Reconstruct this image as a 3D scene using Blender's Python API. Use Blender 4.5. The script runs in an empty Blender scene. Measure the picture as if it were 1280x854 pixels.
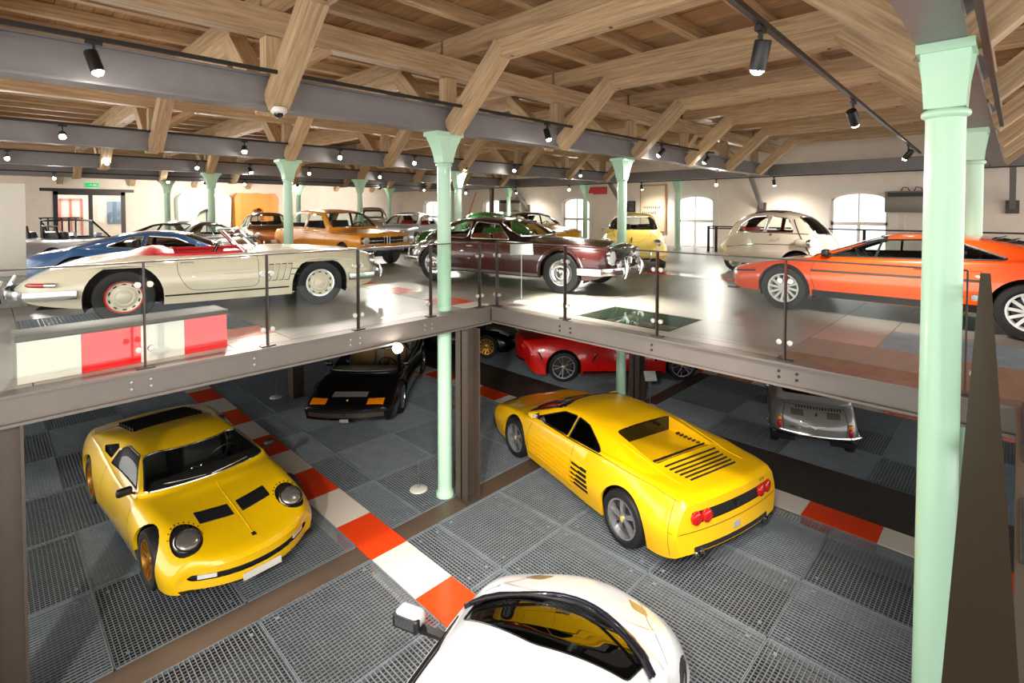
import bpy, bmesh, math, random
from mathutils import Vector, Matrix
from mathutils.bvhtree import BVHTree

SC = bpy.context.scene
COL = SC.collection
random.seed(7)
R = math.radians
PI = math.pi

# ---------------------------------------------------------------- camera
# X runs along the long balcony edge (away to the right), Y along the other one
# (away to the left); z = 0 is the upper floor, z = ZL the lower floor.
CAM_H = 1.40
ZL = -2.61
YAW = R(44.37)
PITCH = R(1.6)
F_PX = 646.0
cam_d = bpy.data.cameras.new('camera')
cam = bpy.data.objects.new('camera', cam_d)
COL.objects.link(cam)
cam_d.sensor_fit = 'HORIZONTAL'
cam_d.sensor_width = 36.0
cam_d.lens = 36.0 * F_PX / 1280.0
cam_d.shift_y = -(427.0 - 280.0) / 1280.0
cam_d.clip_start = 0.05
cam_d.clip_end = 200
cam.location = (0, 0, CAM_H)
cam.rotation_euler = (R(90) - PITCH, 0, YAW - R(90))
SC.camera = cam

# ---------------------------------------------------------------- world, exposure
world = bpy.data.worlds.new('daylight')
SC.world = world
world.use_nodes = True
_bg = world.node_tree.nodes['Background']
_bg.inputs[0].default_value = (1.0, 0.97, 0.93, 1)
_bg.inputs[1].default_value = 1.0
SC.view_settings.view_transform = 'Standard'
SC.view_settings.look = 'None'
SC.view_settings.gamma = 1.0
SC.view_settings.use_curve_mapping = False
SC.view_settings.exposure = 1.65
SC.cycles.max_bounces = 8
SC.cycles.transparent_max_bounces = 24
SC.cycles.sample_clamp_indirect = 6.0
SC.cycles.caustics_reflective = False
SC.cycles.caustics_refractive = False

# ================================================================ helpers
MATS = {}

def _srgb(c):
    return tuple((v / 12.92 if v <= 0.04045 else ((v + 0.055) / 1.055) ** 2.4) for v in c)

def rgb(r, g, b):
    return _srgb((r / 255.0, g / 255.0, b / 255.0))

def mat(name, col=(0.5, 0.5, 0.5), rough=0.5, metal=0.0, coat=0.0, emit=None, estr=0.0, spec=0.5,
        noise=0.0, nscale=8.0, bump=0.0, stretch=None, col2=None):
    """Plain principled material, with optional procedural mottling between col and col2."""
    if name in MATS:
        return MATS[name]
    m = bpy.data.materials.new(name)
    m.use_nodes = True
    nt = m.node_tree
    b = nt.nodes['Principled BSDF']
    b.inputs['Base Color'].default_value = (*col, 1)
    b.inputs['Roughness'].default_value = rough
    b.inputs['Metallic'].default_value = metal
    b.inputs['Specular IOR Level'].default_value = spec
    b.inputs['Coat Weight'].default_value = coat
    b.inputs['Coat Roughness'].default_value = 0.03
    if emit:
        b.inputs['Emission Color'].default_value = (*emit, 1)
        b.inputs['Emission Strength'].default_value = estr
    if noise > 0 or bump > 0:
        tc = nt.nodes.new('ShaderNodeTexCoord')
        mp = nt.nodes.new('ShaderNodeMapping')
        nt.links.new(tc.outputs['Object'], mp.inputs['Vector'])
        if stretch:
            mp.inputs['Scale'].default_value = stretch
        nz = nt.nodes.new('ShaderNodeTexNoise')
        nz.inputs['Scale'].default_value = nscale
        nz.inputs['Detail'].default_value = 5
        nt.links.new(mp.outputs['Vector'], nz.inputs['Vector'])
        if noise > 0:
            cr = nt.nodes.new('ShaderNodeValToRGB')
            c2 = col2 or tuple(max(0, v * (1 - noise)) for v in col)
            cr.color_ramp.elements[0].position = 0.32
            cr.color_ramp.elements[1].position = 0.68
            cr.color_ramp.elements[0].color = (*c2, 1)
            cr.color_ramp.elements[1].color = (*col, 1)
            nt.links.new(nz.outputs['Fac'], cr.inputs['Fac'])
            nt.links.new(cr.outputs['Color'], b.inputs['Base Color'])
        if bump > 0:
            bp = nt.nodes.new('ShaderNodeBump')
            bp.inputs['Strength'].default_value = bump
            bp.inputs['Distance'].default_value = 0.02
            nt.links.new(nz.outputs['Fac'], bp.inputs['Height'])
            nt.links.new(bp.outputs['Normal'], b.inputs['Normal'])
    MATS[name] = m
    return m

def mat_glass(name, tint=(1, 1, 1), refl=1.0, ior=1.5):
    """Thin pane: lets light straight through and mirrors by Fresnel."""
    if name in MATS:
        return MATS[name]
    m = bpy.data.materials.new(name)
    m.use_nodes = True
    nt = m.node_tree
    for n in list(nt.nodes):
        nt.nodes.remove(n)
    out = nt.nodes.new('ShaderNodeOutputMaterial')
    tr = nt.nodes.new('ShaderNodeBsdfTransparent')
    tr.inputs[0].default_value = (*tint, 1)
    gl = nt.nodes.new('ShaderNodeBsdfGlossy')
    gl.inputs['Roughness'].default_value = 0.01
    gl.inputs[0].default_value = (refl, refl, refl, 1)
    fr = nt.nodes.new('ShaderNodeFresnel')
    # same mirror strength from either side of the sheet
    ge = nt.nodes.new('ShaderNodeNewGeometry')
    mr = nt.nodes.new('ShaderNodeMapRange')
    mr.inputs['To Min'].default_value = ior
    mr.inputs['To Max'].default_value = 1.0 / ior
    nt.links.new(ge.outputs['Backfacing'], mr.inputs['Value'])
    nt.links.new(mr.outputs[0], fr.inputs[0])
    mx = nt.nodes.new('ShaderNodeMixShader')
    nt.links.new(fr.outputs[0], mx.inputs[0])
    nt.links.new(tr.outputs[0], mx.inputs[1])
    nt.links.new(gl.outputs[0], mx.inputs[2])
    nt.links.new(mx.outputs[0], out.inputs[0])
    MATS[name] = m
    return m

def mat_wood(name, base, dark, axis):
    """Sawn timber: grain stretched along one object axis, a few knots."""
    if name in MATS:
        return MATS[name]
    m = bpy.data.materials.new(name)
    m.use_nodes = True
    nt = m.node_tree
    b = nt.nodes['Principled BSDF']
    b.inputs['Roughness'].default_value = 0.62
    tc = nt.nodes.new('ShaderNodeTexCoord')
    oi = nt.nodes.new('ShaderNodeObjectInfo')
    mp = nt.nodes.new('ShaderNodeMapping')
    sc = [16.0, 16.0, 16.0]
    sc[axis] = 0.8
    mp.inputs['Scale'].default_value = sc
    nt.links.new(tc.outputs['Object'], mp.inputs['Vector'])
    ad = nt.nodes.new('ShaderNodeVectorMath')
    ad.operation = 'MULTIPLY_ADD'
    ad.inputs[1].default_value = (1, 1, 1)
    cx = nt.nodes.new('ShaderNodeCombineXYZ')
    ml = nt.nodes.new('ShaderNodeMath')
    ml.operation = 'MULTIPLY'
    ml.inputs[1].default_value = 40
    nt.links.new(oi.outputs['Random'], ml.inputs[0])
    for i in range(3):
        nt.links.new(ml.outputs[0], cx.inputs[i])
    nt.links.new(mp.outputs['Vector'], ad.inputs[0])
    nt.links.new(cx.outputs[0], ad.inputs[2])
    nz = nt.nodes.new('ShaderNodeTexNoise')
    nz.inputs['Scale'].default_value = 2.2
    nz.inputs['Detail'].default_value = 6
    nz.inputs['Distortion'].default_value = 0.6
    nt.links.new(ad.outputs[0], nz.inputs['Vector'])
    cr = nt.nodes.new('ShaderNodeValToRGB')
    cr.color_ramp.elements[0].position = 0.30
    cr.color_ramp.elements[1].position = 0.66
    cr.color_ramp.elements[0].color = (*dark, 1)
    cr.color_ramp.elements[1].color = (*base, 1)
    nt.links.new(nz.outputs['Fac'], cr.inputs['Fac'])
    hs = nt.nodes.new('ShaderNodeHueSaturation')
    mr = nt.nodes.new('ShaderNodeMapRange')
    mr.inputs['To Min'].default_value = 0.82
    mr.inputs['To Max'].default_value = 1.14
    nt.links.new(oi.outputs['Random'], mr.inputs['Value'])
    nt.links.new(mr.outputs[0], hs.inputs['Value'])
    nt.links.new(cr.outputs['Color'], hs.inputs['Color'])
    nt.links.new(hs.outputs['Color'], b.inputs['Base Color'])
    bp = nt.nodes.new('ShaderNodeBump')
    bp.inputs['Strength'].default_value = 0.25
    bp.inputs['Distance'].default_value = 0.01
    nt.links.new(nz.outputs['Fac'], bp.inputs['Height'])
    nt.links.new(bp.outputs['Normal'], b.inputs['Normal'])
    MATS[name] = m
    return m

# ---- object linking
def link(name, me, material=None, parent=None, loc=None, rot=None):
    o = bpy.data.objects.new(name, me)
    COL.objects.link(o)
    if me is not None and material is not None:
        if len(me.materials) == 0:
            me.materials.append(material)
    if parent is not None:
        o.parent = parent
    if loc is not None:
        o.location = loc
    if rot is not None:
        o.rotation_euler = rot
    return o

def tag(o, label=None, cat=None, group=None, kind=None):
    if label: o['label'] = label
    if cat: o['category'] = cat
    if group: o['group'] = group
    if kind: o['kind'] = kind
    return o

def empty(name, loc=(0, 0, 0), rotz=0.0, label=None, cat=None, group=None, kind=None):
    o = bpy.data.objects.new(name, None)
    COL.objects.link(o)
    o.empty_display_size = 0.1
    o.location = loc
    o.rotation_euler = (0, 0, rotz)
    return tag(o, label, cat, group, kind)

# ---- mesh building
class MB:
    """Collects verts and faces, builds one mesh object."""
    def __init__(s):
        s.v = []; s.f = []
    def add(s, vs, fs):
        k = len(s.v)
        s.v += [tuple(p) for p in vs]
        s.f += [tuple(i + k for i in f) for f in fs]
        return s
    def box(s, a, b):
        (x0, y0, z0), (x1, y1, z1) = a, b
        x0, x1 = min(x0, x1), max(x0, x1); y0, y1 = min(y0, y1), max(y0, y1); z0, z1 = min(z0, z1), max(z0, z1)
        return s.add([(x0, y0, z0), (x1, y0, z0), (x1, y1, z0), (x0, y1, z0), (x0, y0, z1), (x1, y0, z1), (x1, y1, z1), (x0, y1, z1)],
                     [(0, 3, 2, 1), (4, 5, 6, 7), (0, 1, 5, 4), (1, 2, 6, 5), (2, 3, 7, 6), (3, 0, 4, 7)])
    def bar(s, p, q, w, h, up=(0, 0, 1)):
        """Box of width w, height h from p to q."""
        p = Vector(p); q = Vector(q); d = (q - p).normalized(); u = Vector(up)
        r = d.cross(u)
        if r.length < 1e-4:
            r = d.cross(Vector((1, 0, 0)))
        r.normalize(); u = r.cross(d).normalized()
        vs = []
        for c in (p, q):
            for (i, j) in ((-1, -1), (1, -1), (1, 1), (-1, 1)):
                vs.append(c + r * (i * w / 2) + u * (j * h / 2))
        return s.add(vs, [(3, 2, 1, 0), (4, 5, 6, 7), (0, 1, 5, 4), (1, 2, 6, 5), (2, 3, 7, 6), (3, 0, 4, 7)])
    def tube(s, pts, r, n=8, closed=False, cap=True):
        """Round tube along a polyline; r a number or one per point."""
        pts = [Vector(p) for p in pts]; m = len(pts)
        rings = []
        prev = None
        for i, p in enumerate(pts):
            if closed:
                d = (pts[(i + 1) % m] - pts[i - 1])
            else:
                d = pts[min(i + 1, m - 1)] - pts[max(i - 1, 0)]
            d.normalize()
            if prev is None:
                a = d.cross(Vector((0, 0, 1)))
                if a.length < 1e-3:
                    a = d.cross(Vector((1, 0, 0)))
            else:
                a = prev - d * prev.dot(d)
            a.normalize(); prev = a; b = d.cross(a)
            rr = r[i] if isinstance(r, (list, tuple)) else r
            rings.append([p + a * (rr * math.cos(2 * PI * k / n)) + b * (rr * math.sin(2 * PI * k / n)) for k in range(n)])
        vs = [v for ring in rings for v in ring]
        fs = []
        for i in range(m if closed else m - 1):
            j = (i + 1) % m
            for k in range(n):
                k2 = (k + 1) % n
                fs.append((i * n + k, i * n + k2, j * n + k2, j * n + k))
        if not closed and cap:
            fs.append(tuple(range(n - 1, -1, -1)))
            fs.append(tuple((m - 1) * n + k for k in range(n)))
        return s.add(vs, fs)
    def lathe(s, prof, n=24, mtx=None, a0=0.0, a1=2 * PI):
        """Revolve (r, h) profile about local z; mtx places it."""
        full = abs(a1 - a0 - 2 * PI) < 1e-6
        cols = n if full else n + 1
        vs = []; fs = []
        for (r, h) in prof:
            for k in range(cols):
                a = a0 + (a1 - a0) * k / n
                vs.append(Vector((r * math.cos(a), r * math.sin(a), h)))
        for i in range(len(prof) - 1):
            for k in range(n):
                k2 = (k + 1) % cols if full else k + 1
                fs.append((i * cols + k, i * cols + k2, (i + 1) * cols + k2, (i + 1) * cols + k))
        if mtx is not None:
            vs = [mtx @ v for v in vs]
        return s.add(vs, fs)
    def prism(s, poly, z0, z1, mtx=None):
        """Extrude a 2D polygon (ccw) from z0 to z1."""
        n = len(poly)
        vs = [Vector((x, y, z0)) for x, y in poly] + [Vector((x, y, z1)) for x, y in poly]
        if mtx is not None:
            vs = [mtx @ v for v in vs]
        fs = [tuple(range(n - 1, -1, -1)), tuple(range(n, 2 * n))]
        fs += [(i, (i + 1) % n, n + (i + 1) % n, n + i) for i in range(n)]
        return s.add(vs, fs)
    def mesh(s, name, smooth=None):
        me = bpy.data.meshes.new(name)
        me.from_pydata([tuple(v) for v in s.v], [], s.f)
        bm = bmesh.new(); bm.from_mesh(me)
        bmesh.ops.remove_doubles(bm, verts=bm.verts, dist=1e-5)
        bmesh.ops.recalc_face_normals(bm, faces=bm.faces)
        bm.to_mesh(me); bm.free()
        if smooth is not None:
            smooth_mesh(me, smooth)
        return me
    def build(s, name, material, parent=None, smooth=None, loc=None, rot=None):
        return link(name, s.mesh(name, smooth), material, parent, loc, rot)

def smooth_mesh(me, angle=35):
    me.shade_smooth()
    me.set_sharp_from_angle(angle=R(angle))

def bevel_mesh(me, w=0.01, seg=2):
    bm = bmesh.new(); bm.from_mesh(me)
    bmesh.ops.bevel(bm, geom=[e for e in bm.edges if e.calc_face_angle(0) > 0.5], offset=w, segments=seg, affect='EDGES', profile=0.5)
    bm.to_mesh(me); bm.free()
    smooth_mesh(me, 50)

def rbox(name, a, b, w, material, parent=None, seg=2, loc=None, rot=None):
    """Rounded box."""
    me = MB().box(a, b).mesh(name)
    bevel_mesh(me, w, seg)
    return link(name, me, material, parent, loc, rot)

def axis_mtx(p, d, roll_up=(0, 0, 1)):
    """Matrix whose local z points along d, at p."""
    d = Vector(d).normalized(); u = Vector(roll_up)
    x = u.cross(d)
    if x.length < 1e-4:
        x = Vector((1, 0, 0)).cross(d)
    x.normalize(); y = d.cross(x)
    m = Matrix((x, y, d)).transposed().to_4x4()
    m.translation = Vector(p)
    return m

def text_mesh(s, size=0.1, extrude=0.002, font_bold=False):
    """Lettering as a mesh in the local XY plane, centred."""
    c = bpy.data.curves.new('lettering', 'FONT')
    c.body = s; c.size = size; c.extrude = extrude
    c.align_x = 'CENTER'; c.align_y = 'CENTER'
    if font_bold: c.offset = size * 0.02
    o = bpy.data.objects.new('lettering', c)
    COL.objects.link(o)
    dg = bpy.context.evaluated_depsgraph_get()
    me = bpy.data.meshes.new_from_object(o.evaluated_get(dg))
    bpy.data.objects.remove(o)
    bpy.data.curves.remove(c)
    return me

# ---- common materials
STEEL_BROWN = mat('steel_brown', rgb(86, 75, 67), 0.42, 0.25, noise=0.12, nscale=6)
STEEL_GREY = mat('steel_grey', rgb(136, 133, 135), 0.45, 0.2, noise=0.1, nscale=5)
MINT = mat('mint_paint', rgb(186, 228, 200), 0.33, 0.0, coat=0.25)
BLACK = mat('black_satin', rgb(24, 23, 24), 0.42)
BLACKM = mat('black_matt', rgb(14, 14, 15), 0.8)
RUBBER = mat('tyre_rubber', rgb(26, 26, 27), 0.62, noise=0.15, nscale=30)
CHROME = mat('chrome', rgb(225, 226, 228), 0.09, 1.0)
ALU = mat('alloy_silver', rgb(190, 192, 196), 0.28, 0.85)
STAINLESS = mat('stainless', rgb(170, 170, 172), 0.3, 0.9)
GLASS_RAIL = mat_glass('rail_glass', (0.955, 0.98, 0.97), 0.42, 1.33)
GLASS_CAR = mat_glass('car_glass', (0.86, 0.91, 0.89), 0.9, 1.45)
GLASS_DARK = mat_glass('car_glass_dark', (0.28, 0.31, 0.31), 1.0, 1.5)
GLASS_LENS = mat_glass('lens_glass', (0.95, 0.96, 0.97), 1.0, 1.5)
RED_LENS = mat('red_lens', rgb(190, 20, 22), 0.12, coat=1.0)
ORANGE_LENS = mat('orange_lens', rgb(255, 140, 10), 0.15, coat=1.0)
WHITE_LENS = mat('white_lens', rgb(225, 228, 230), 0.12, coat=1.0)
LEATHER_BLACK = mat('leather_black', rgb(52, 50, 50), 0.5)
LEATHER_RED = mat('leather_red', rgb(205, 22, 34), 0.42)
LEATHER_TAN = mat('leather_tan', rgb(190, 140, 80), 0.5)
LEATHER_CREAM = mat('leather_cream', rgb(215, 196, 165), 0.5)

# ================================================================ car builder
def pchip(pts):
    """Monotone cubic through (x, y) points; constant beyond the ends."""
    pts = sorted(pts)
    xs = [float(p[0]) for p in pts]; ys = [float(p[1]) for p in pts]; n = len(xs)
    if n == 1:
        return lambda x: ys[0]
    h = [xs[i + 1] - xs[i] for i in range(n - 1)]
    d = [(ys[i + 1] - ys[i]) / h[i] for i in range(n - 1)]
    m = [0.0] * n
    m[0], m[-1] = d[0], d[-1]
    for i in range(1, n - 1):
        if d[i - 1] * d[i] > 0:
            w1 = 2 * h[i] + h[i - 1]; w2 = h[i] + 2 * h[i - 1]
            m[i] = (w1 + w2) / (w1 / d[i - 1] + w2 / d[i])
    def f(x):
        if x <= xs[0]: return ys[0]
        if x >= xs[-1]: return ys[-1]
        i = 0
        while x > xs[i + 1]: i += 1
        t = (x - xs[i]) / h[i]
        return ((1 + 2 * t) * (1 - t) ** 2 * ys[i] + t * (1 - t) ** 2 * h[i] * m[i]
                + t * t * (3 - 2 * t) * ys[i + 1] + t * t * (t - 1) * h[i] * m[i + 1])
    return f

def curve(c):
    return pchip(c) if isinstance(c, (list, tuple)) else (lambda x: float(c))

def sstep(t):
    t = max(0.0, min(1.0, t)); return t * t * (3 - 2 * t)

def in_poly(p, poly):
    x, y = p; c = False; n = len(poly); j = n - 1
    for i in range(n):
        xi, yi = poly[i]; xj, yj = poly[j]
        if (yi > y) != (yj > y) and x < (xj - xi) * (y - yi) / (yj - yi) + xi:
            c = not c
        j = i
    return c

def rpoly(poly, r=0.05, n=3):
    """Round the corners of a 2D polygon; r a number or one per corner."""
    out = []; m = len(poly)
    for i in range(m):
        a, p, b = Vector(poly[i - 1]), Vector(poly[i]), Vector(poly[(i + 1) % m])
        rr = r[i] if isinstance(r, (list, tuple)) else r
        da, db = (a - p), (b - p)
        k = min(rr, da.length * 0.45, db.length * 0.45)
        if k < 1e-4:
            out.append(tuple(p)); continue
        p0 = p + da.normalized() * k; p1 = p + db.normalized() * k
        for j in range(n + 1):
            t = j / n
            q = p0 * (1 - t) ** 2 + p * (2 * t * (1 - t)) + p1 * t * t
            out.append((q.x, q.y))
    return out

def circ(cx, cz, r, n=24, a0=0.0, a1=2 * PI):
    full = abs(a1 - a0 - 2 * PI) < 1e-6
    return [(cx + r * math.cos(a0 + (a1 - a0) * k / n), cz + r * math.sin(a0 + (a1 - a0) * k / n)) for k in range(n if full else n + 1)]

class Car:
    def __init__(s, name, S, paint, scale=1.0, fine=0.045, passes=2):
        s.S = S; s.paint = paint
        s.root = empty(name)
        s.root.scale = (scale,) * 3
        C_ = {k: curve(S[k]) for k in ('zb', 'ww', 'zw', 'ws', 'zs', 'zc')}
        s.C = C_
        tuck = curve(S.get('tuck', 0.05))
        x1, x0 = S['x1'], S['x0']
        gh = None; hmax = 1.0
        if 'roof' in S:
            gp = sorted(S['roof']); gx0, gx1 = gp[0][0], gp[-1][0]
            gh = pchip(gp)
            hmax = max(gh(gx0 + (gx1 - gx0) * i / 60) - C_['zc'](gx0 + (gx1 - gx0) * i / 60) for i in range(61))
            wg = curve(S['wg']); wr = curve(S['wr']); crown = S.get('crown', 0.06)
        s.gh = gh
        keys = {x0, x1}
        for k in ('zb', 'ww', 'zw', 'ws', 'zs', 'zc', 'roof'):
            if isinstance(S.get(k), list):
                keys |= {p[0] for p in S[k] if x0 <= p[0] <= x1}
        xs = sorted(keys); st = [xs[0]]
        for a, b in zip(xs, xs[1:]):
            n = max(1, int(math.ceil((b - a) / fine)))
            st += [a + (b - a) * (i + 1) / n for i in range(n)]
        st2 = [st[0]]
        for x in st[1:]:
            if x - st2[-1] > 0.006 or x == st[-1]: st2.append(x)
        st = st2
        rat = S.get('sharp', {})
        def section(x):
            zb, ww, zw, ws, zs, zc = (C_[k](x) for k in ('zb', 'ww', 'zw', 'ws', 'zs', 'zc'))
            zw = max(zb + 0.02, min(zw, zs - 0.02))
            hood = []
            for t in (0.3, 0.55, 0.8, 1.0):
                hood.append((ws * (1 - t), zs + (zc - zs) * math.sin(t * PI / 2)))
            c = hood
            if gh is not None and gx0 <= x <= gx1:
                hg = gh(x) - zc
                if hg > 0:
                    k = min(1.0, hg / hmax)
                    w0 = min(wg(x), ws - 0.012)
                    wt = w0 + (wr(x) - w0) * k
                    zt = gh(x)
                    ze = max(zs + 0.02, zt - crown * (0.35 + 0.65 * k))
                    g = [(w0, zs + 0.008), (wt, ze), (wt * 0.6, zt - crown * k * 0.22), (0.0, zt)]
                    b = sstep(hg / 0.07)
                    c = [(p[0] + (q[0] - p[0]) * b, p[1] + (q[1] - p[1]) * b) for p, q in zip(hood, g)]
            return [(ww - tuck(x), zb), (ww, zw), (ws, zs)] + c, ww
        bm = bmesh.new()
        vl = bm.faces.layers.float.new('v')
        rows = []; vpar = None
        nb, nf = S.get('nose', (0.1, 0.6)); tb, tf = S.get('tail', (0.08, 0.5))
        wsb = S.get('wsbow', 0.0); rwb = S.get('rwbow', 0.0)
        if gh is not None:
            xc, xt = S.get('screen', (gx1, gx1 - 0.6)); xrc, xrt = S.get('rscreen', (gx0, gx0 + 0.6))
        for x in st:
            c, ww = section(x)
            full = [(y, z, float(i)) for i, (y, z) in enumerate(c)]
            full = full + [(-y, z, v) for (y, z, v) in reversed(full[:-1])]
            for ps in range(passes):
                out = [full[0]]
                for i in range(1, len(full) - 1):
                    p = full[i]; r = 0.25
                    if ps == 0:
                        r = rat.get(int(round(p[2])), 0.25)
                    elif rat.get(int(round(p[2])), 0.25) < 0.2:
                        r = 0.25
                    for q in (full[i - 1], full[i + 1]):
                        out.append(tuple(p[k] + (q[k] - p[k]) * r for k in range(3)))
                out.append(full[-1])
                full = out
            row = []
            for (y, z, v) in full:
                X = x
                ay = min(1.0, abs(y) / max(ww, 1e-3))
                if x > x1 - nf:
                    X -= nb * ((x - x1 + nf) / nf) ** 2 * ay ** S.get('nexp', 2.2)
                if x < x0 + tf:
                    X += tb * ((x0 + tf - x) / tf) ** 2 * ay ** S.get('texp', 2.2)
                if gh is not None and v > 2.6:
                    if wsb:
                        w = sstep((xc + 0.35 - x) / 0.35) * sstep((x - xt + 0.5) / 0.5)
                        X += wsb * w * (1 - ay * ay)
                    if rwb:
                        w = sstep((x - xrc + 0.35) / 0.35) * sstep((xrt + 0.5 - x) / 0.5)
                        X -= rwb * w * (1 - ay * ay)
                row.append(bm.verts.new((X, y, z)))
            rows.append(row); vpar = [p[2] for p in full]
        n = len(rows[0])
        for a, b in zip(rows, rows[1:]):
            for j in range(n - 1):
                f = bm.faces.new((a[j], a[j + 1], b[j + 1], b[j]))
                f[vl] = (vpar[j] + vpar[j + 1]) / 2
        # closed nose and tail: rows across that keep the plan curve of the end
        mseg = 12
        for row, x_e, bow, ex, sgn in ((rows[0], x0, tb, S.get('texp', 2.2), 1), (rows[-1], x1, nb, S.get('nexp', 2.2), -1)):
            we = C_['ww'](x_e); strips = []
            for j in range(n // 2):
                L_, R_ = row[j], row[n - 1 - j]
                if j == n // 2 - 1 and n % 2 == 0:
                    strips.append([L_, R_]); continue
                st_ = [L_]
                for k in range(1, mseg):
                    y = L_.co.y + (R_.co.y - L_.co.y) * k / mseg
                    st_.append(bm.verts.new((x_e + sgn * bow * min(1.0, abs(y) / we) ** ex, y, L_.co.z)))
                st_.append(R_); strips.append(st_)
            for A_, B_ in zip(strips, strips[1:]):
                if len(B_) == 2:
                    h = mseg // 2
                    for k in range(mseg):
                        q = [A_[k], A_[k + 1], B_[1] if k >= h else B_[0]]
                        if k == h: q.append(B_[0])
                        f = bm.faces.new(q); f[vl] = -1.0
                else:
                    for k in range(mseg):
                        f = bm.faces.new((A_[k], A_[k + 1], B_[k + 1], B_[k])); f[vl] = -1.0
        bmesh.ops.recalc_face_normals(bm, faces=bm.faces)
        bm.normal_update()
        if sum(f.normal.dot(f.calc_center_median() - Vector((0, 0, 0.45))) * f.calc_area() for f in bm.faces) < 0:
            bmesh.ops.reverse_faces(bm, faces=bm.faces)
            bm.normal_update()
        s.bm = bm; s.vl = vl
        s.bvh = BVHTree.FromBMesh(bm)

    # ---- ray helpers: point and normal on the outer skin
    def side(s, x, z, sg=1):
        h = s.bvh.ray_cast(Vector((x, sg * 3, z)), Vector((0, -sg, 0)))
        return (h[0], h[1]) if h[0] is not None else (Vector((x, sg * s.C['ww'](x), z)), Vector((0, sg, 0)))
    def front(s, y, z):
        h = s.bvh.ray_cast(Vector((6, y, z)), Vector((-1, 0, 0)))
        return (h[0], h[1]) if h[0] is not None else (Vector((s.S['x1'], y, z)), Vector((1, 0, 0)))
    def rear(s, y, z):
        h = s.bvh.ray_cast(Vector((-6, y, z)), Vector((1, 0, 0)))
        return (h[0], h[1]) if h[0] is not None else (Vector((s.S['x0'], y, z)), Vector((-1, 0, 0)))
    def top(s, x, y):
        h = s.bvh.ray_cast(Vector((x, y, 5)), Vector((0, 0, -1)))
        return (h[0], h[1]) if h[0] is not None else (Vector((x, y, s.C['zc'](x))), Vector((0, 0, 1)))

    # ---- cutting the skin along a projected outline
    def cut(s, axis, poly, flt):
        ia, ib = {'x': (1, 2), 'y': (0, 2), 'z': (0, 1)}[axis]
        bm = s.bm
        a0 = min(p[0] for p in poly); a1 = max(p[0] for p in poly)
        b0 = min(p[1] for p in poly); b1 = max(p[1] for p in poly)
        vl = s.vl
        cand = []
        for f in bm.faces:
            ca = [v.co[ia] for v in f.verts]; cb = [v.co[ib] for v in f.verts]
            if max(ca) < a0 or min(ca) > a1 or max(cb) < b0 or min(cb) > b1:
                continue
            c = f.calc_center_median()
            if flt(c, f[vl], f.normal):
                cand.append(f)
        n = len(poly)
        for i in range(n):
            p, q = poly[i], poly[(i + 1) % n]
            d = (q[0] - p[0], q[1] - p[1])
            if abs(d[0]) + abs(d[1]) < 1e-6 or not cand:
                continue
            co = [0, 0, 0]; no = [0, 0, 0]
            co[ia], co[ib] = p; no[ia], no[ib] = d[1], -d[0]
            # only faces near this edge need splitting
            e0a, e1a = min(p[0], q[0]) - 1e-4, max(p[0], q[0]) + 1e-4
            e0b, e1b = min(p[1], q[1]) - 1e-4, max(p[1], q[1]) + 1e-4
            near = []; rest = []
            for f in cand:
                ca = [v.co[ia] for v in f.verts]; cb = [v.co[ib] for v in f.verts]
                if max(ca) < e0a or min(ca) > e1a or max(cb) < e0b or min(cb) > e1b:
                    rest.append(f)
                else:
                    near.append(f)
            if not near:
                continue
            ge = set(near)
            for f in near:
                ge.update(f.edges); ge.update(f.verts)
            r = bmesh.ops.bisect_plane(bm, geom=list(ge), dist=1e-5, plane_co=co, plane_no=no)
            got = {f for f in r['geom'] if isinstance(f, bmesh.types.BMFace)}
            got.update(f for f in near if f.is_valid)
            cand = [f for f in rest if f.is_valid] + list(got)
        res = []
        for f in cand:
            c = f.calc_center_median()
            if in_poly((c[ia], c[ib]), poly):
                res.append(f)
        return res
    def take(s, faces, name, material, off=0.0, parent=None, frame=None, keep=False, thick=0.0):
        """Lift faces off the skin as a part of their own; frame=(radius, material) edges it."""
        if not faces:
            return None
        nb = bmesh.new(); mp = {}
        for f in faces:
            vs = []
            for v in f.verts:
                if v not in mp:
                    mp[v] = nb.verts.new(v.co)
                vs.append(mp[v])
            try: nb.faces.new(vs)
            except ValueError: pass
        nb.normal_update()
        loops = []
        if frame:
            be = [e for e in nb.edges if len(e.link_faces) == 1]
            adj = {}
            for e in be:
                a, b = e.verts
                adj.setdefault(a, []).append(b); adj.setdefault(b, []).append(a)
            seen = set()
            for v0 in adj:
                if v0 in seen: continue
                lp = [v0]; seen.add(v0); cur = v0
                while True:
                    nx = [w for w in adj[cur] if w not in seen]
                    if not nx: break
                    cur = nx[0]; seen.add(cur); lp.append(cur)
                loops.append([(v.co + v.normal * frame[2] if len(frame) > 2 else v.co).copy() for v in lp])
        if off:
            vn = {v: v.normal.copy() for v in nb.verts}
            for v in nb.verts: v.co += vn[v] * off
        if thick:
            r = bmesh.ops.solidify(nb, geom=list(nb.faces), thickness=thick)
        me = bpy.data.meshes.new(name); nb.to_mesh(me); nb.free()
        smooth_mesh(me, 40)
        o = link(name, me, material, parent or s.root)
        if frame:
            for lp in loops:
                if len(lp) > 3:
                    pts = [lp[0]]
                    for p in lp[1:]:
                        if (p - pts[-1]).length > 0.008: pts.append(p)
                    MB().tube(pts, frame[0], 5, closed=True).build('frame', frame[1], o, smooth=60)
        if not keep:
            bmesh.ops.delete(s.bm, geom=faces, context='FACES')
        return o
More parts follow.
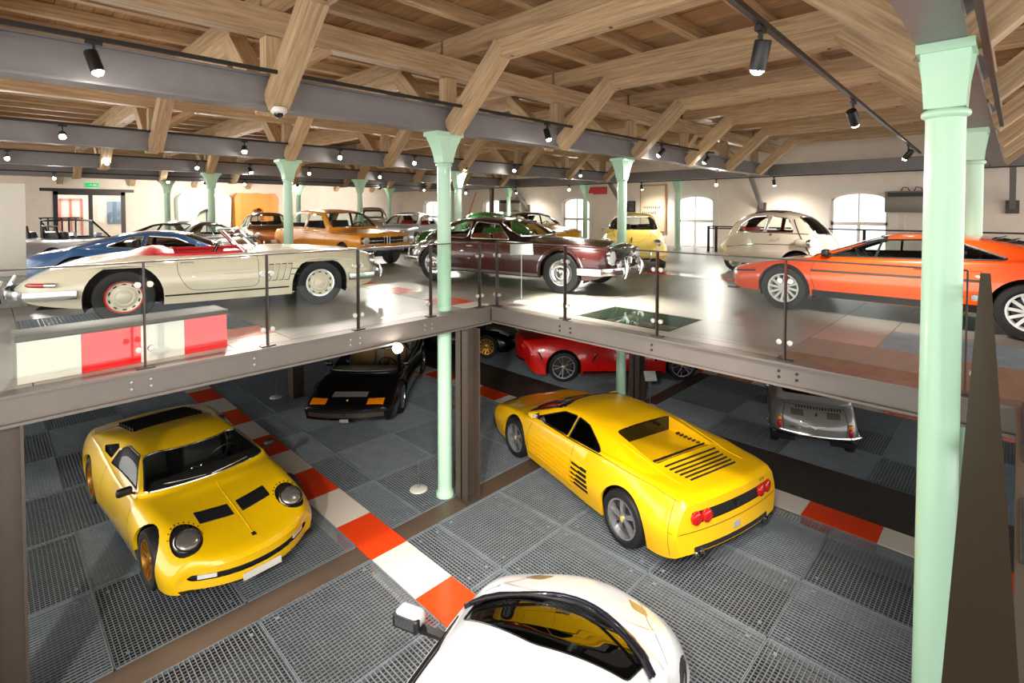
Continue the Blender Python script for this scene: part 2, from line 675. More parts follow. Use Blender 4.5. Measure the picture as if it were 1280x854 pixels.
    def side_part(s, name, poly, material, off=0.0, v=(1.2, 4.25), frame=None, sides=(1, -1), thick=0.0, delete=False):
        res = []
        for sg in sides:
            fs = s.cut('y', poly, lambda c, vv, n: c.y * sg > 0.05 and v[0] < vv < v[1])
            if delete:
                bmesh.ops.delete(s.bm, geom=fs, context='FACES')
            else:
                res.append(s.take(fs, name, material, off, frame=frame, thick=thick))
        return res
    def front_part(s, name, poly, material, off=0.0, xr=(0, 9), v=(-2, 9), frame=None, thick=0.0, nx=0.15):
        fs = s.cut('x', poly, lambda c, vv, n: xr[0] < c.x < xr[1] and v[0] < vv < v[1] and n.x > nx)
        return s.take(fs, name, material, off, frame=frame, thick=thick)
    def rear_part(s, name, poly, material, off=0.0, xr=(-9, 0), v=(-2, 9), frame=None, thick=0.0, nx=0.15):
        fs = s.cut('x', poly, lambda c, vv, n: xr[0] < c.x < xr[1] and v[0] < vv < v[1] and n.x < -nx)
        return s.take(fs, name, material, off, frame=frame, thick=thick)
    def top_part(s, name, poly, material, off=0.0, v=(-2, 9), frame=None, thick=0.0, nz=0.2, zr=(-1, 9), delete=False):
        fs = s.cut('z', poly, lambda c, vv, n: v[0] < vv < v[1] and n.z > nz and zr[0] < c.z < zr[1])
        if delete:
            bmesh.ops.delete(s.bm, geom=fs, context='FACES'); return None
        return s.take(fs, name, material, off, frame=frame, thick=thick)
    def arch(s, x, z, r, zb=-1, flat_top=None, yo=None):
        """Wheel arch opening on both sides with an inturned lip and a dark liner."""
        a = -0.35 if zb < -0.5 else 0
        poly = circ(x, z, r, 30)
        if flat_top is not None:
            poly = [(px, min(pz, flat_top)) for px, pz in poly]
            q = [poly[0]]
            for p in poly[1:]:
                if abs(p[0] - q[-1][0]) + abs(p[1] - q[-1][1]) > 1e-4: q.append(p)
            poly = q
        # open the arch down to the ground
        poly2 = [p for p in poly if p[1] >= z - 1e-6]
        poly2 = sorted(poly2, key=lambda p: math.atan2(p[1] - z + 1e-9, p[0] - x))
        poly2 = poly2 + [(x - r, z - 0.6), (x + r, z - 0.6)]
        for sg in (1, -1):
            fs = s.cut('y', poly2, lambda c, vv, n: c.y * sg > 0.2 and -0.5 < vv < 3.4)
            bmesh.ops.delete(s.bm, geom=fs, context='FACES')
            be = []
            for e in s.bm.edges:
                if len(e.link_faces) != 1: continue
                m = (e.verts[0].co + e.verts[1].co) / 2
                if m.y * sg > 0.2 and math.hypot(m.x - x, m.z - z) < r + 0.012 and m.z > s.C['zb'](x) + 0.02:
                    be.append(e)
            if be:
                ex = bmesh.ops.extrude_edge_only(s.bm, edges=be)
                for g in ex['geom']:
                    if isinstance(g, bmesh.types.BMVert): g.co.y -= sg * 0.035
                    if isinstance(g, bmesh.types.BMFace): g[s.vl] = -2.0
            w = s.C['ww'](x)
            me = MB()
            y0, y1 = sg * (w - 0.36), sg * (w - 0.03)
            mt = Matrix(((1, 0, 0, x), (0, 0, sg, 0), (0, 1, 0, z), (0, 0, 0, 1)))
            yo_ = yo or min(w - 0.05, s.C['ws'](x) - 0.03, s.C['ws'](x - r * 0.7) - 0.03, s.C['ws'](x + r * 0.7) - 0.03)
            me.lathe([(0.01, w - 0.40), (r + 0.012, w - 0.40), (r + 0.012, yo_)], 20, mt, -0.4, PI + 0.4)
            zm = (flat_top if flat_top is not None else z + r) + 0.012
            zm = min(zm, s.C['zs'](x) - 0.02)
            me.v = [(p[0], p[1], min(p[2], zm)) for p in me.v]
            me.build('wheel_well', BLACKM, s.root, smooth=50)
    def ribbon(s, name, hits, w, material, lift=0.0025, parent=None, up=None):
        """Thin strip lying on the skin along (point, normal) samples."""
        pts = [Vector(h[0]) + Vector(h[1]) * lift for h in hits]; ns = [Vector(h[1]) for h in hits]
        vs = []; fs = []; m = len(pts)
        for i in range(m):
            t = pts[min(i + 1, m - 1)] - pts[max(i - 1, 0)]
            b = t.cross(ns[i])
            if b.length < 1e-9: b = Vector((0, 0, 1))
            b.normalize()
            vs += [pts[i] - b * (w / 2), pts[i] + b * (w / 2)]
        for i in range(m - 1):
            fs.append((2 * i, 2 * i + 1, 2 * i + 3, 2 * i + 2))
        return MB().add(vs, fs).build(name, material, parent or s.root, smooth=60)
    def line_side(s, name, pts, w, material, lift=0.0025, sides=(1, -1), step=0.05):
        for sg in sides:
            h = []
            for (a, b) in zip(pts, pts[1:]):
                n = max(1, int(math.hypot(b[0] - a[0], b[1] - a[1]) / step))
                for i in range(n):
                    t = i / n
                    h.append(s.side(a[0] + (b[0] - a[0]) * t, a[1] + (b[1] - a[1]) * t, sg))
            h.append(s.side(pts[-1][0], pts[-1][1], sg))
            s.ribbon(name, h, w, material, lift)
    def line_top(s, name, pts, w, material, lift=0.0025, step=0.05):
        h = []
        for (a, b) in zip(pts, pts[1:]):
            n = max(1, int(math.hypot(b[0] - a[0], b[1] - a[1]) / step))
            h += [s.top(a[0] + (b[0] - a[0]) * i / n, a[1] + (b[1] - a[1]) * i / n) for i in range(n)]
        h.append(s.top(*pts[-1]))
        s.ribbon(name, h, w, material, lift)
    def line_end(s, name, pts, w, material, which='rear', lift=0.0025, step=0.05):
        fn = s.rear if which == 'rear' else s.front
        h = []
        for (a, b) in zip(pts, pts[1:]):
            n = max(1, int(math.hypot(b[0] - a[0], b[1] - a[1]) / step))
            h += [fn(a[0] + (b[0] - a[0]) * i / n, a[1] + (b[1] - a[1]) * i / n) for i in range(n)]
        h.append(fn(*pts[-1]))
        s.ribbon(name, h, w, material, lift)
    def ridge(s, name, hits, r, material):
        """Raised rib on the skin along (point, normal) samples, tapering at both ends."""
        m = len(hits)
        MB().tube([Vector(h[0]) + Vector(h[1]) * (r * 0.2) for h in hits], [r * (0.35 + 0.65 * math.sin(PI * (i + .5) / m)) for i in range(m)], 6).build(name, material, s.root, smooth=60)
    def bumper(s, name, which, z, h, material, wrap=0.35, off=0.05, w=None, thick=0.035, ymax=None):
        """Bumper bar following the plan of the nose or tail."""
        S = s.S
        xe = S['x1'] if which == 'front' else S['x0']
        sg = 1 if which == 'front' else -1
        fn = s.front if which == 'front' else s.rear
        W = ymax or s.C['ww'](xe - sg * 0.25)
        pts = []
        ys = [W * 0.9 * math.sin(t * PI / 2) for t in [i / 8 for i in range(-8, 9)]]
        for y in ys:
            p, n = fn(y, z); pts.append(Vector((p.x + sg * off, y, z)))
        if wrap > 0:
            for end, k in ((0, -1), (-1, 1)):
                xx = pts[end].x - sg * wrap
                p, n = s.side(xx, z, k)
                q = Vector((xx, p.y + k * off * 0.8, z))
                mid = Vector((pts[end].x - sg * 0.06, (q.y + pts[end].y) / 2 + k * 0.04, z))
                mid.y = k * min(abs(mid.y), abs(q.y))
                if end == 0: pts = [q, mid] + pts
                else: pts = pts + [mid, q]
        vs = []; fs = []; m = len(pts)
        prof = [(-thick / 2, -h / 2), (thick * 0.35, -h / 2), (thick / 2, -h * 0.25), (thick * 0.6, 0), (thick / 2, h * 0.25), (thick * 0.35, h / 2), (-thick / 2, h / 2)]
        for i, p in enumerate(pts):
            t = pts[min(i + 1, m - 1)] - pts[max(i - 1, 0)]
            o = Vector((t.y, -t.x, 0)).normalized()
            if o.x * sg < -0.2 or (abs(o.x) <= 0.2 and o.y * p.y < 0): o = -o
            for (a, b) in prof: vs.append(p + o * a + Vector((0, 0, b)))
        k = len(prof)
        for i in range(m - 1):
            for j in range(k):
                j2 = (j + 1) % k
                fs.append((i * k + j, i * k + j2, (i + 1) * k + j2, (i + 1) * k + j))
        fs += [tuple(range(k)), tuple((m - 1) * k + j for j in range(k - 1, -1, -1))]
        return MB().add(vs, fs).build(name, material, s.root, smooth=50)
    def lamp(s, name, p, d, r, lens=None, ring=CHROME, depth=0.05, bulge=0.3, parent=None):
        """Round lamp: chrome ring, lens dome."""
        m = axis_mtx(p, d)
        o = MB().lathe([(r * 1.0, -depth), (r * 1.14, -depth * 0.3), (r * 1.16, 0.0), (r * 1.1, 0.012), (r * 0.98, 0.012), (r * 0.95, -0.004), (0.001, -depth * 0.7)], 24, m).build(name, ring, parent or s.root, smooth=40)
        prof = [(r * 0.97 * math.cos(a), 0.004 + r * bulge * math.sin(a)) for a in [i * PI / 2 / 5 for i in range(6)]]
        prof[-1] = (0.0005, prof[-1][1])
        MB().lathe(prof, 24, m).build('lens', lens or WHITE_LENS, o, smooth=60)
        return o
    def plate(s, name, c, size, normal, material, th=0.008, text=None, tmat=None):
        m = axis_mtx(c, normal)
        o = MB().prism([(-size[0] / 2, -size[1] / 2), (size[0] / 2, -size[1] / 2), (size[0] / 2, size[1] / 2), (-size[0] / 2, size[1] / 2)], 0, th, m).build(name, material, s.root)
        if text:
            me = text_mesh(text, size[1] * 0.7, 0.001)
            t = link('lettering', me, tmat or BLACK, o)
            t.matrix_local = m @ Matrix.Translation((0, 0, th + 0.001))
        return o
    def wheel_set(s, xf, xr, rf, rr, style, w=0.19, inset=0.02, wr=None):
        for (x, r, wd) in ((xf, rf, w), (xr, rr, wr or w)):
            for sg in (1, -1):
                y = sg * (s.C['ww'](x) - inset - wd / 2)
                o = wheel(s.root, style, r, wd)
                o.location = (x, y, r)
                o.rotation_euler = (0, 0, 0 if sg > 0 else PI)
    def underbody(s, x0, x1, z=None, w=None):
        n = 14; vs = []; fs = []
        for i in range(n + 1):
            x = x0 + (x1 - x0) * i / n
            zz = s.C['zb'](x) + 0.015 if z is None else z
            ww = (s.C['ww'](x) - 0.10) if w is None else w
            vs += [(x, -ww, zz), (x, ww, zz)]
        for i in range(n): fs.append((2 * i, 2 * i + 1, 2 * i + 3, 2 * i + 2))
        MB().add(vs, fs).build('underbody', BLACKM, s.root)
    def seat(s, x, y, z, w, leather, h=0.55, d=0.5, lean=0.25, name='seat'):
        me = MB().box((x - d / 2, y - w / 2, z), (x + d / 2, y + w / 2, z + 0.16))
        b0 = Vector((x - d / 2, y, z + 0.12)); b1 = b0 + Vector((-lean * h, 0, h))
        me.bar(b0, b1, w, 0.13, (1, 0, 0))
        m = me.mesh(name); bevel_mesh(m, 0.035, 2)
        return link(name, m, leather, s.root)
    def steering(s, x, y, z, r=0.18, material=BLACK, tilt=0.45):
        d = Vector((math.cos(tilt) * -1, 0, math.sin(tilt)))
        m = axis_mtx((x, y, z), d)
        mb = MB().tube([m @ Vector((r * math.cos(a), r * math.sin(a), 0)) for a in [2 * PI * k / 20 for k in range(20)]], 0.013, 6, closed=True)
        for a in (PI / 2 + 0.3, PI + 0.9, 0.6 - 1.5):
            mb.bar(m @ Vector((0, 0, -0.02)), m @ Vector((r * math.cos(a), r * math.sin(a), 0)), 0.03, 0.006, d)
        mb.bar(m @ Vector((0, 0, 0)), m @ Vector((0, 0, -0.4)), 0.03, 0.03)
        return mb.build('steering_wheel', material, s.root, smooth=50)
    def interior(s, xs, z, leather, xd=None, w=0.52, gap=0.36, rear=None, steer=1, dash=BLACK, zt=None, h=0.55):
        """Front seats, dashboard, steering wheel (steer=+1 left-hand drive)."""
        for sg in (1, -1):
            s.seat(xs, sg * gap, z, w, leather, h)
        if rear is not None:
            s.seat(rear, 0, z, gap * 2 + w * 0.9, leather, h * 0.9, name='rear_seat')
        if xd is not None:
            zt = zt or (s.C['zs'](xd) - 0.04)
            ww = s.C['ws'](xd) - 0.07
            rbox('dashboard', (xd - 0.02, -ww, zt - 0.28), (xd + 0.3, ww, zt), 0.04, dash, s.root)
            s.steering(xd - 0.14, steer * gap, zt - 0.02)
    def mirror(s, x, z, sg, material, size=(0.1, 0.15, 0.1), arm=0.08):
        p, n = s.side(x, z, sg)
        c = p + Vector((0, sg * arm, 0.06))
        o = rbox('mirror', (c.x - size[0] / 2, c.y - size[1] / 2, c.z - size[2] / 2), (c.x + size[0] / 2, c.y + size[1] / 2, c.z + size[2] / 2), 0.03, material, s.root)
        MB().bar(p - Vector((0, sg * 0.01, 0)), c, 0.03, 0.02).build('mirror_arm', material, o)
        x2 = c.x - size[0] / 2 - 0.001
        MB().add([(x2, c.y - size[1] * 0.4, c.z - size[2] * 0.36), (x2, c.y + size[1] * 0.4, c.z - size[2] * 0.36), (x2, c.y + size[1] * 0.4, c.z + size[2] * 0.36), (x2, c.y - size[1] * 0.4, c.z + size[2] * 0.36)], [(0, 1, 2, 3)]).build('mirror_glass', CHROME, o)
    def handle(s, x, z, material=CHROME, l=0.13, sides=(1, -1)):
        for sg in sides:
            p, n = s.side(x, z, sg); q, n2 = s.side(x - l, z, sg)
            MB().tube([p, p + n * 0.03, q + n2 * 0.03, q], 0.009, 6).build('door_handle', material, s.root, smooth=60)
    def wiper(s, a, b, material=BLACK, fn=None):
        """Wiper arm between two screen points given as (y, z) seen from the front."""
        h = []
        for i in range(7):
            t = i / 6
            p, n = s.front(a[0] + (b[0] - a[0]) * t, a[1] + (b[1] - a[1]) * t)
            h.append(p + n * 0.018)
        MB().tube(h, 0.007, 5).build('wiper', material, s.root)
    def done(s, loc, heading, label, cat='car', group=None, material=None, smooth=28):
        me = bpy.data.meshes.new('body')
        s.bm.to_mesh(me); s.bm.free(); s.bm = None
        smooth_mesh(me, smooth)
        o = link('body', me, material or s.paint, s.root)
        s.root.location = loc
        s.root.rotation_euler = (0, 0, R(heading))
        tag(s.root, label, cat, group)
        return s.root

# ---- wheels (axis along local +y, outer face at +y); the mesh data is shared
WHEEL_CACHE = {}
def _wm():
    return Matrix(((1, 0, 0, 0), (0, 0, 1, 0), (0, 1, 0, 0), (0, 0, 0, 1)))

def wheel(parent, style, r, w):
    key = (style, round(r, 3), round(w, 3))
    if key not in WHEEL_CACHE:
        WHEEL_CACHE[key] = _make_wheel(style, r, w)
    parts = WHEEL_CACHE[key]
    o = None
    for i, (nm, me, mt) in enumerate(parts):
        q = link(nm, me, mt, parent if i == 0 else o)
        if i == 0: o = q
    return o

def _make_wheel(style, r, w):
    kind = style.split(':')[0]; arg = style.split(':')[1:] if ':' in style else []
    M_ = _wm(); hw = w / 2
    rr = r * {'disc': 0.60, 'hub': 0.60, 'star5': 0.70, 'spoke': 0.74, 'wide5': 0.70, 'turbine': 0.66, 'lace': 0.66}.get(kind, 0.64)
    tyre = MB().lathe([(rr, hw * 0.78), (rr + (r - rr) * 0.3, hw), (r * 0.955, hw * 0.94), (r * 0.99, hw * 0.72), (r, hw * 0.3), (r, -hw * 0.3), (r * 0.99, -hw * 0.72), (r * 0.955, -hw * 0.94), (rr + (r - rr) * 0.3, -hw), (rr, -hw * 0.78)], 36, M_)
    parts = [('wheel', tyre.mesh('wheel', 40), RUBBER)]
    if kind in ('disc', 'hub'):
        # pressed steel disc with a chromed or painted cap; arg: disc colour, cap colour
        dm = MATS[arg[0]] if arg else ALU
        cm = MATS[arg[1]] if len(arg) > 1 else CHROME
        disc = MB().lathe([(rr * 1.02, hw * 0.80), (rr * 0.95, hw * 0.86), (rr * 0.90, hw * 0.62), (rr * 0.72, hw * 0.50), (rr * 0.62, hw * 0.60), (0.001, hw * 0.60)], 32, M_)
        parts.append(('rim', disc.mesh('rim', 35), dm))
        cap = MB().lathe([(rr * 0.64, hw * 0.60), (rr * 0.60, hw * 0.74), (rr * 0.50, hw * 0.80), (rr * 0.44, hw * 0.76), (rr * 0.40, hw * 0.84), (rr * 0.2, hw * 0.95), (0.001, hw * 0.98)], 32, M_)
        parts.append(('hubcap', cap.mesh('hubcap', 30), cm))
        trim = MB().lathe([(rr * 1.04, hw * 0.80), (rr * 1.03, hw * 0.90), (rr * 0.93, hw * 0.88), (rr * 0.92, hw * 0.70)], 32, M_)
        parts.append(('trim_ring', trim.mesh('trim_ring', 40), CHROME))
        if kind == 'disc':
            holes = MB()
            for k in range(10):
                a = 2 * PI * k / 10
                holes.box((-0.022, hw * 0.50, -0.012), (0.022, hw * 0.585, 0.012))
                n = len(holes.v)
                for i in range(n - 8, n):
                    x, y, z = holes.v[i]; z += rr * 0.82
                    holes.v[i] = (x * math.cos(a) - z * math.sin(a), y, x * math.sin(a) + z * math.cos(a))
            parts.append(('slots', holes.mesh('slots'), BLACKM))
    else:
        nsp = {'star5': 5, 'wide5': 5, 'spoke': 10, 'turbine': 12, 'lace': 16}[kind]
        sm = MATS[arg[0]] if arg else ALU
        ring = MB().lathe([(rr * 1.03, hw * 0.80), (rr * 1.02, hw * 0.92), (rr * 0.93, hw * 0.90), (rr * 0.90, hw * 0.55), (rr * 0.88, -hw * 0.6), (rr * 1.0, -hw * 0.8)], 36, M_)
        for k in range(nsp):
            a = 2 * PI * k / nsp
            def pt(rad, ang, y): return Vector((rad * math.cos(ang), y, rad * math.sin(ang)))
            if kind == 'star5':
                ring.add([pt(rr * .16, a - .45, hw * .74), pt(rr * .16, a + .45, hw * .74), pt(rr * .55, a + .34, hw * .7), pt(rr * .92, a + .36, hw * .62), pt(rr * .92, a + .02, hw * .62), pt(rr * .55, a - .10, hw * .70),
                          pt(rr * .16, a - .45, hw * .4), pt(rr * .16, a + .45, hw * .4), pt(rr * .55, a + .34, hw * .4), pt(rr * .92, a + .36, hw * .3), pt(rr * .92, a + .02, hw * .3), pt(rr * .55, a - .10, hw * .4)],
                         [(0, 1, 2, 5), (5, 2, 3, 4), (1, 7, 8, 2), (2, 8, 9, 3), (0, 5, 11, 6), (5, 4, 10, 11)])
            elif kind == 'spoke':
                for da in (-0.13, 0.13):
                    if k % 2 == 0: ring.bar(pt(rr * .14, a, hw * .62), pt(rr * .93, a + da * 1.6, hw * .78), rr * 0.085, hw * 0.16, (0, 1, 0))
            elif kind == 'wide5':
                ring.bar(pt(rr * .12, a, hw * .66), pt(rr * .93, a, hw * .72), rr * 0.34, hw * 0.2, (0, 1, 0))
            elif kind == 'turbine':
                ring.bar(pt(rr * .26, a, hw * .5), pt(rr * .92, a + 0.12, hw * .7), rr * 0.16, hw * 0.12, (0, 1, 0))
            else:
                ring.bar(pt(rr * .26, a, hw * .8), pt(rr * .92, a + (0.2 if k % 2 else -0.2), hw * .7), rr * 0.03, rr * 0.03, (0, 1, 0))
        hubr = 0.3 if kind in ('turbine', 'lace') else 0.2
        ring.lathe([(rr * hubr, hw * .3), (rr * hubr, hw * .72), (rr * hubr * .6, hw * .82), (0.001, hw * .84)], 20, M_)
        parts.append(('rim', ring.mesh('rim', 35), sm))
        disc = MB().lathe([(rr * .8, hw * .15), (rr * .8, hw * .22), (0.001, hw * .22)], 28, M_)
        parts.append(('brake_disc', disc.mesh('brake_disc', 40), mat('brake_steel', rgb(70, 70, 72), 0.45, 0.6)))
        bk = MB().lathe([(rr * .9, -hw * .1), (0.001, -hw * .1)], 24, M_)
        parts.append(('rim_barrel', bk.mesh('rim_barrel'), BLACKM))
        if len(arg) > 1:
            cp = MB().lathe([(rr * hubr * .62, hw * .83), (rr * hubr * .5, hw * .88), (0.001, hw * .89)], 16, M_)
            parts.append(('hubcap', cp.mesh('hubcap', 40), MATS[arg[1]]))
    return parts

# ================================================================ the hall
ROWS = [0.36, 5.70, 11.15, 16.70, 22.30]          # Y of the beam rows
XC = [4.50, 9.25, 14.10]                            # X of the column lines
ZB, ZBT = 2.455, 2.80                               # underside and top of the steel beams
X_WALL, Y_WALL = 18.5, 27.8
X0, Y0 = -4.0, -5.0                                 # where the hall goes on behind the camera

WALL_M = mat('limewash', rgb(250, 238, 224), 0.85, noise=0.06, nscale=3, bump=0.08)
FLOOR_UP = mat('upper_floor_resin', rgb(148, 143, 134), 0.36, noise=0.16, nscale=1.4)
FLOOR_WOOD = mat('walkway_brown', rgb(142, 116, 98), 0.6, noise=0.25, nscale=2.2, stretch=(1, 4, 1))
TAUPE = mat('taupe_sheet', rgb(92, 82, 74), 0.5, noise=0.15, nscale=4)
TAN_STRIP = mat('channel_tan', rgb(94, 78, 66), 0.5, noise=0.2, nscale=3)
ASPHALT = mat('dark_lane', rgb(66, 60, 56), 0.55, noise=0.25, nscale=22)
PIT = mat('pit_dark', rgb(66, 62, 60), 0.8)
GRATE_M = mat('galvanised_grating', rgb(150, 160, 168), 0.4, 0.3, noise=0.18, nscale=5)
KERB_W = mat('kerb_white', rgb(236, 228, 216), 0.25, coat=0.3)
KERB_R = mat('kerb_red', rgb(240, 72, 26), 0.25, coat=0.3)

# ---- floors
mb = MB()
mb.box((X0, 5.50, -0.22), (X_WALL, Y_WALL, -0.02))
mb.box((5.22, Y0, -0.22), (X_WALL, 5.50, -0.02))
mb.box((X0, Y0, -0.22), (5.22, -0.04, -0.02))
floor_u = mb.build('floor', TAUPE)
tag(floor_u, kind='structure')

def floor_panel(x0, y0, x1, y1, m, z=0.0, name='floor_panel', parent=None, th=0.02, gap=0.004):
    o = MB().box((x0 + gap, y0 + gap, z - th), (x1 - gap, y1 - gap, z)).build(name, m, parent or floor_u)
    return o

GRATES = {}
def grate(x0, y0, x1, y1, z, parent, along='x', pitch=0.040, cross=None, thick=0.0052):
    """One steel grating panel: bearing bars, cross bars and edge frame, in shared mesh data."""
    sx, sy = round(x1 - x0, 2), round(y1 - y0, 2)
    key = (sx, sy, along, pitch, cross)
    if key not in GRATES:
        m = MB()
        a, b = (sx, sy) if along == 'x' else (sy, sx)
        # bars run along local a
        def bx(u0, v0, u1, v1, zt, zb):
            p = [(u0, v0), (u1, v0), (u1, v1), (u0, v1)]
            if along != 'x': p = [(v, u) for u, v in p]
            k = [(x, y, zb) for x, y in p] + [(x, y, zt) for x, y in p]
            m.add(k, [(4, 5, 6, 7), (0, 1, 5, 4), (1, 2, 6, 5), (2, 3, 7, 6), (3, 0, 4, 7)])
        n = int(b / pitch)
        for i in range(1, n):
            v = b * i / n
            bx(0.006, v - thick / 2, a - 0.006, v + thick / 2, -0.001, -0.016)
        cr = cross or pitch
        n = int(a / cr)
        for i in range(1, n):
            u = a * i / n
            bx(u - thick * 0.30, 0.006, u + thick * 0.30, b - 0.006, -0.005, -0.012)
        for (u0, v0, u1, v1) in ((0.003, 0.003, a - 0.003, 0.010), (0.003, b - 0.010, a - 0.003, b - 0.003), (0.003, 0.003, 0.010, b - 0.003), (a - 0.010, 0.003, a - 0.003, b - 0.003)):
            bx(u0, v0, u1, v1, 0.0, -0.032)
        for (u, v) in ((0.12, 0.10), (a - 0.16, 0.10), (0.12, b - 0.13), (a - 0.16, b - 0.13)):
            bx(u, v, u + 0.035, v + 0.03, 0.001, -0.004)
        me = bpy.data.meshes.new('grating_panel')
        me.from_pydata(m.v, [], m.f)
        GRATES[key] = me
    return link('grating_panel', GRATES[key], GRATE_M, parent, (x0, y0, z))

# lower level: dark pit under the gratings, gratings panel by panel
mb = MB(); mb.box((X0, Y0, ZL - 0.5), (X_WALL, Y_WALL, ZL - 0.22))
floor_l = mb.build('floor_lower', PIT); tag(floor_l, kind='structure')

def grid(xs, ys, z, parent, alt=0):
    for i in range(len(xs) - 1):
        for j in range(len(ys) - 1):
            al = 'x' if (i * 3 + j * 2 + alt) % 5 < 2 else 'y'
            cr = None
            grate(xs[i], ys[j], xs[i + 1], ys[j + 1], z, parent, al, 0.040, cr)

def frange(a, b, step):
    n = max(1, int(round((b - a) / step))); return [round(a + (b - a) * i / n, 3) for i in range(n + 1)]

KL0, KL1 = 3.03, 3.50        # left kerb
KR0, KR1 = 7.42, 7.87        # right kerb
ST0, ST1 = 5.23, 5.55        # channel strip along X
grid([3.50, 3.98, 5.06, 6.13, 7.20, 7.42], [-0.80, 0.40, 1.60, 2.85, 4.05, 5.23], ZL, floor_l, 0)
grid([3.50, 3.98, 5.06, 6.13, 7.20, 7.42], [5.55, 6.75, 7.95, 9.15, 10.35, 11.55, 12.75, 13.95], ZL, floor_l, 1)
grid([-1.50, -0.40, 0.72, 1.80, 3.03], [5.55, 6.90, 8.30, 9.70, 11.10, 12.50, 13.90], ZL, floor_l, 2)
grid([0.72, 1.80, 3.03], [1.30, 2.60, 3.93, 5.23], ZL, floor_l, 3)
grid([9.05, 10.13, 11.21, 12.30], frange(-1.0, 5.23, 1.25), ZL, floor_l, 4)
grid([9.05, 10.13, 11.21, 12.30], frange(5.55, 10.5, 1.24), ZL, floor_l, 0)
grid([12.75, 13.85, 14.95], frange(-1.0, 8.75, 1.22), ZL, floor_l, 2)
def slab(name, x0, y0, x1, y1, m, z=ZL, th=0.2, gap=0.003):
    return MB().box((x0 + gap, y0 + gap, z - th), (x1 - gap, y1 - gap, z)).build(name, m, floor_l)
slab('channel_cover', X0, ST0, KL0, ST1, TAN_STRIP, ZL - 0.012)
slab('channel_cover', KL1, ST0, KR0, ST1, TAN_STRIP, ZL - 0.012)
slab('channel_cover', KR1, ST0, 12.3, ST1, TAN_STRIP, ZL - 0.012)
slab('dark_lane', KR1, Y0, 9.05, ST0, ASPHALT)
slab('dark_lane', KR1, ST1, 9.05, 14.0, ASPHALT)
slab('concrete_slab', X0, 13.95, X_WALL, Y_WALL, ASPHALT)
slab('concrete_slab', 12.3, 8.75, X_WALL, 13.95, ASPHALT)
slab('concrete_slab', 14.95, Y0, X_WALL, 8.75, ASPHALT)
slab('concrete_slab', 9.05, 10.5, 12.3, 13.95, ASPHALT)
slab('concrete_slab', X0, Y0, 0.72, 5.23, ASPHALT)
slab('concrete_slab', 0.72, Y0, 3.03, 1.3, ASPHALT)
slab('concrete_slab', 3.5, Y0, 7.42, -0.8, ASPHALT)
slab('concrete_slab', 9.05, Y0, 12.3, -1.0, ASPHALT)
# support rails under the gratings
for x in (3.98, 5.06, 6.13, 7.20):
    MB().box((x - 0.02, -0.8, ZL - 0.22), (x + 0.02, 5.23, ZL - 0.034)).build('grating_bearer', STEEL_GREY, floor_l)
# striped kerbs, block by block
def kerb(x0, x1, ya, yb, y_ref, step, z, parent, red_first, th=0.2):
    k = math.floor((ya - y_ref) / step)
    y = y_ref + k * step
    while y < yb - 1e-6:
        a, b = max(y, ya), min(y + step, yb)
        if b - a > 0.02:
            m = KERB_R if (k % 2 == 0) == red_first else KERB_W
            MB().box((x0 + 0.002, a + 0.001, z - th), (x1 - 0.002, b - 0.001, z + 0.004)).build('kerb_block', m, parent)
        y += step; k += 1
kerb(KL0, KL1, -1.0, 13.9, 5.20, 0.85, ZL, floor_l, True)
kerb(KR0, KR1, -1.0, 13.9, 1.13, 0.83, ZL, floor_l, True)
kerb(12.30, 12.75, -1.0, 8.7, 1.0, 0.83, ZL, floor_l, True)

# upper level: resin panels, inlaid gratings, striped kerbs, glass light well
for (a, b, c, d) in ((-4, 5.57, 0.25, 9.6), (-4, 9.6, 0.25, 14)):
    floor_panel(a, b, c, d, FLOOR_UP)
grid([0.25, 1.30, 2.30], [6.55, 7.75, 8.95], 0.0, floor_u, 0)
floor_panel(0.25, 5.57, 1.74, 6.55, FLOOR_UP); floor_panel(2.30, 5.57, 4.75, 8.95, FLOOR_UP)
floor_panel(0.25, 8.95, 4.75, 14, FLOOR_UP)
for k, m in enumerate((KERB_W, KERB_R)):
    floor_panel(1.74, 5.57 + k * 0.45, 2.30, 6.02 + k * 0.53, m, name='kerb_block')
kerb(4.75, 5.20, 5.57, 14.0, 5.86, 0.70, 0.0, floor_u, True, 0.02)
for i, x in enumerate(frange(5.2, 10.2, 1.25)[:-1]):
    for y in frange(5.57, 14, 2.1)[:-1]:
        floor_panel(x, y, x + 1.25, y + 2.1075, FLOOR_UP)
# in front of the right-hand railing
gl = MB().box((5.49, 2.86, -0.012), (6.33, 4.10, 0.001)).build('floor_glass', mat_glass('floor_glass', (0.5, 0.6, 0.52), 1.0, 1.5), floor_u)
MB().box((5.46, 2.83, -0.3), (6.36, 4.13, -0.018)).build('light_well', mat('well_green', rgb(120, 128, 96), 0.5, noise=0.4, nscale=6), floor_u)
floor_panel(5.26, 4.13, 6.36, 5.57, FLOOR_UP); floor_panel(5.26, 1.6, 5.46, 4.13, FLOOR_UP); floor_panel(5.46, 1.6, 6.36, 2.83, FLOOR_UP)
floor_panel(6.36, 1.6, 10.2, 5.57, FLOOR_UP)
floor_panel(5.26, -1.6, 6.30, 1.6, FLOOR_WOOD); floor_panel(5.22, Y0, 6.30, -1.6, FLOOR_WOOD)
grid([6.30, 7.30], [-1.4, -0.2, 1.0], 0.0, floor_u, 1)
floor_panel(6.30, 1.0, 10.2, 1.6, FLOOR_UP)
floor_panel(7.30, Y0, 10.2, 1.0, FLOOR_UP); floor_panel(6.3, Y0, 7.3, -1.4, FLOOR_UP)
kerb(10.2, 10.65, Y0, 14.0, 5.30, 0.80, 0.0, floor_u, True, 0.02)
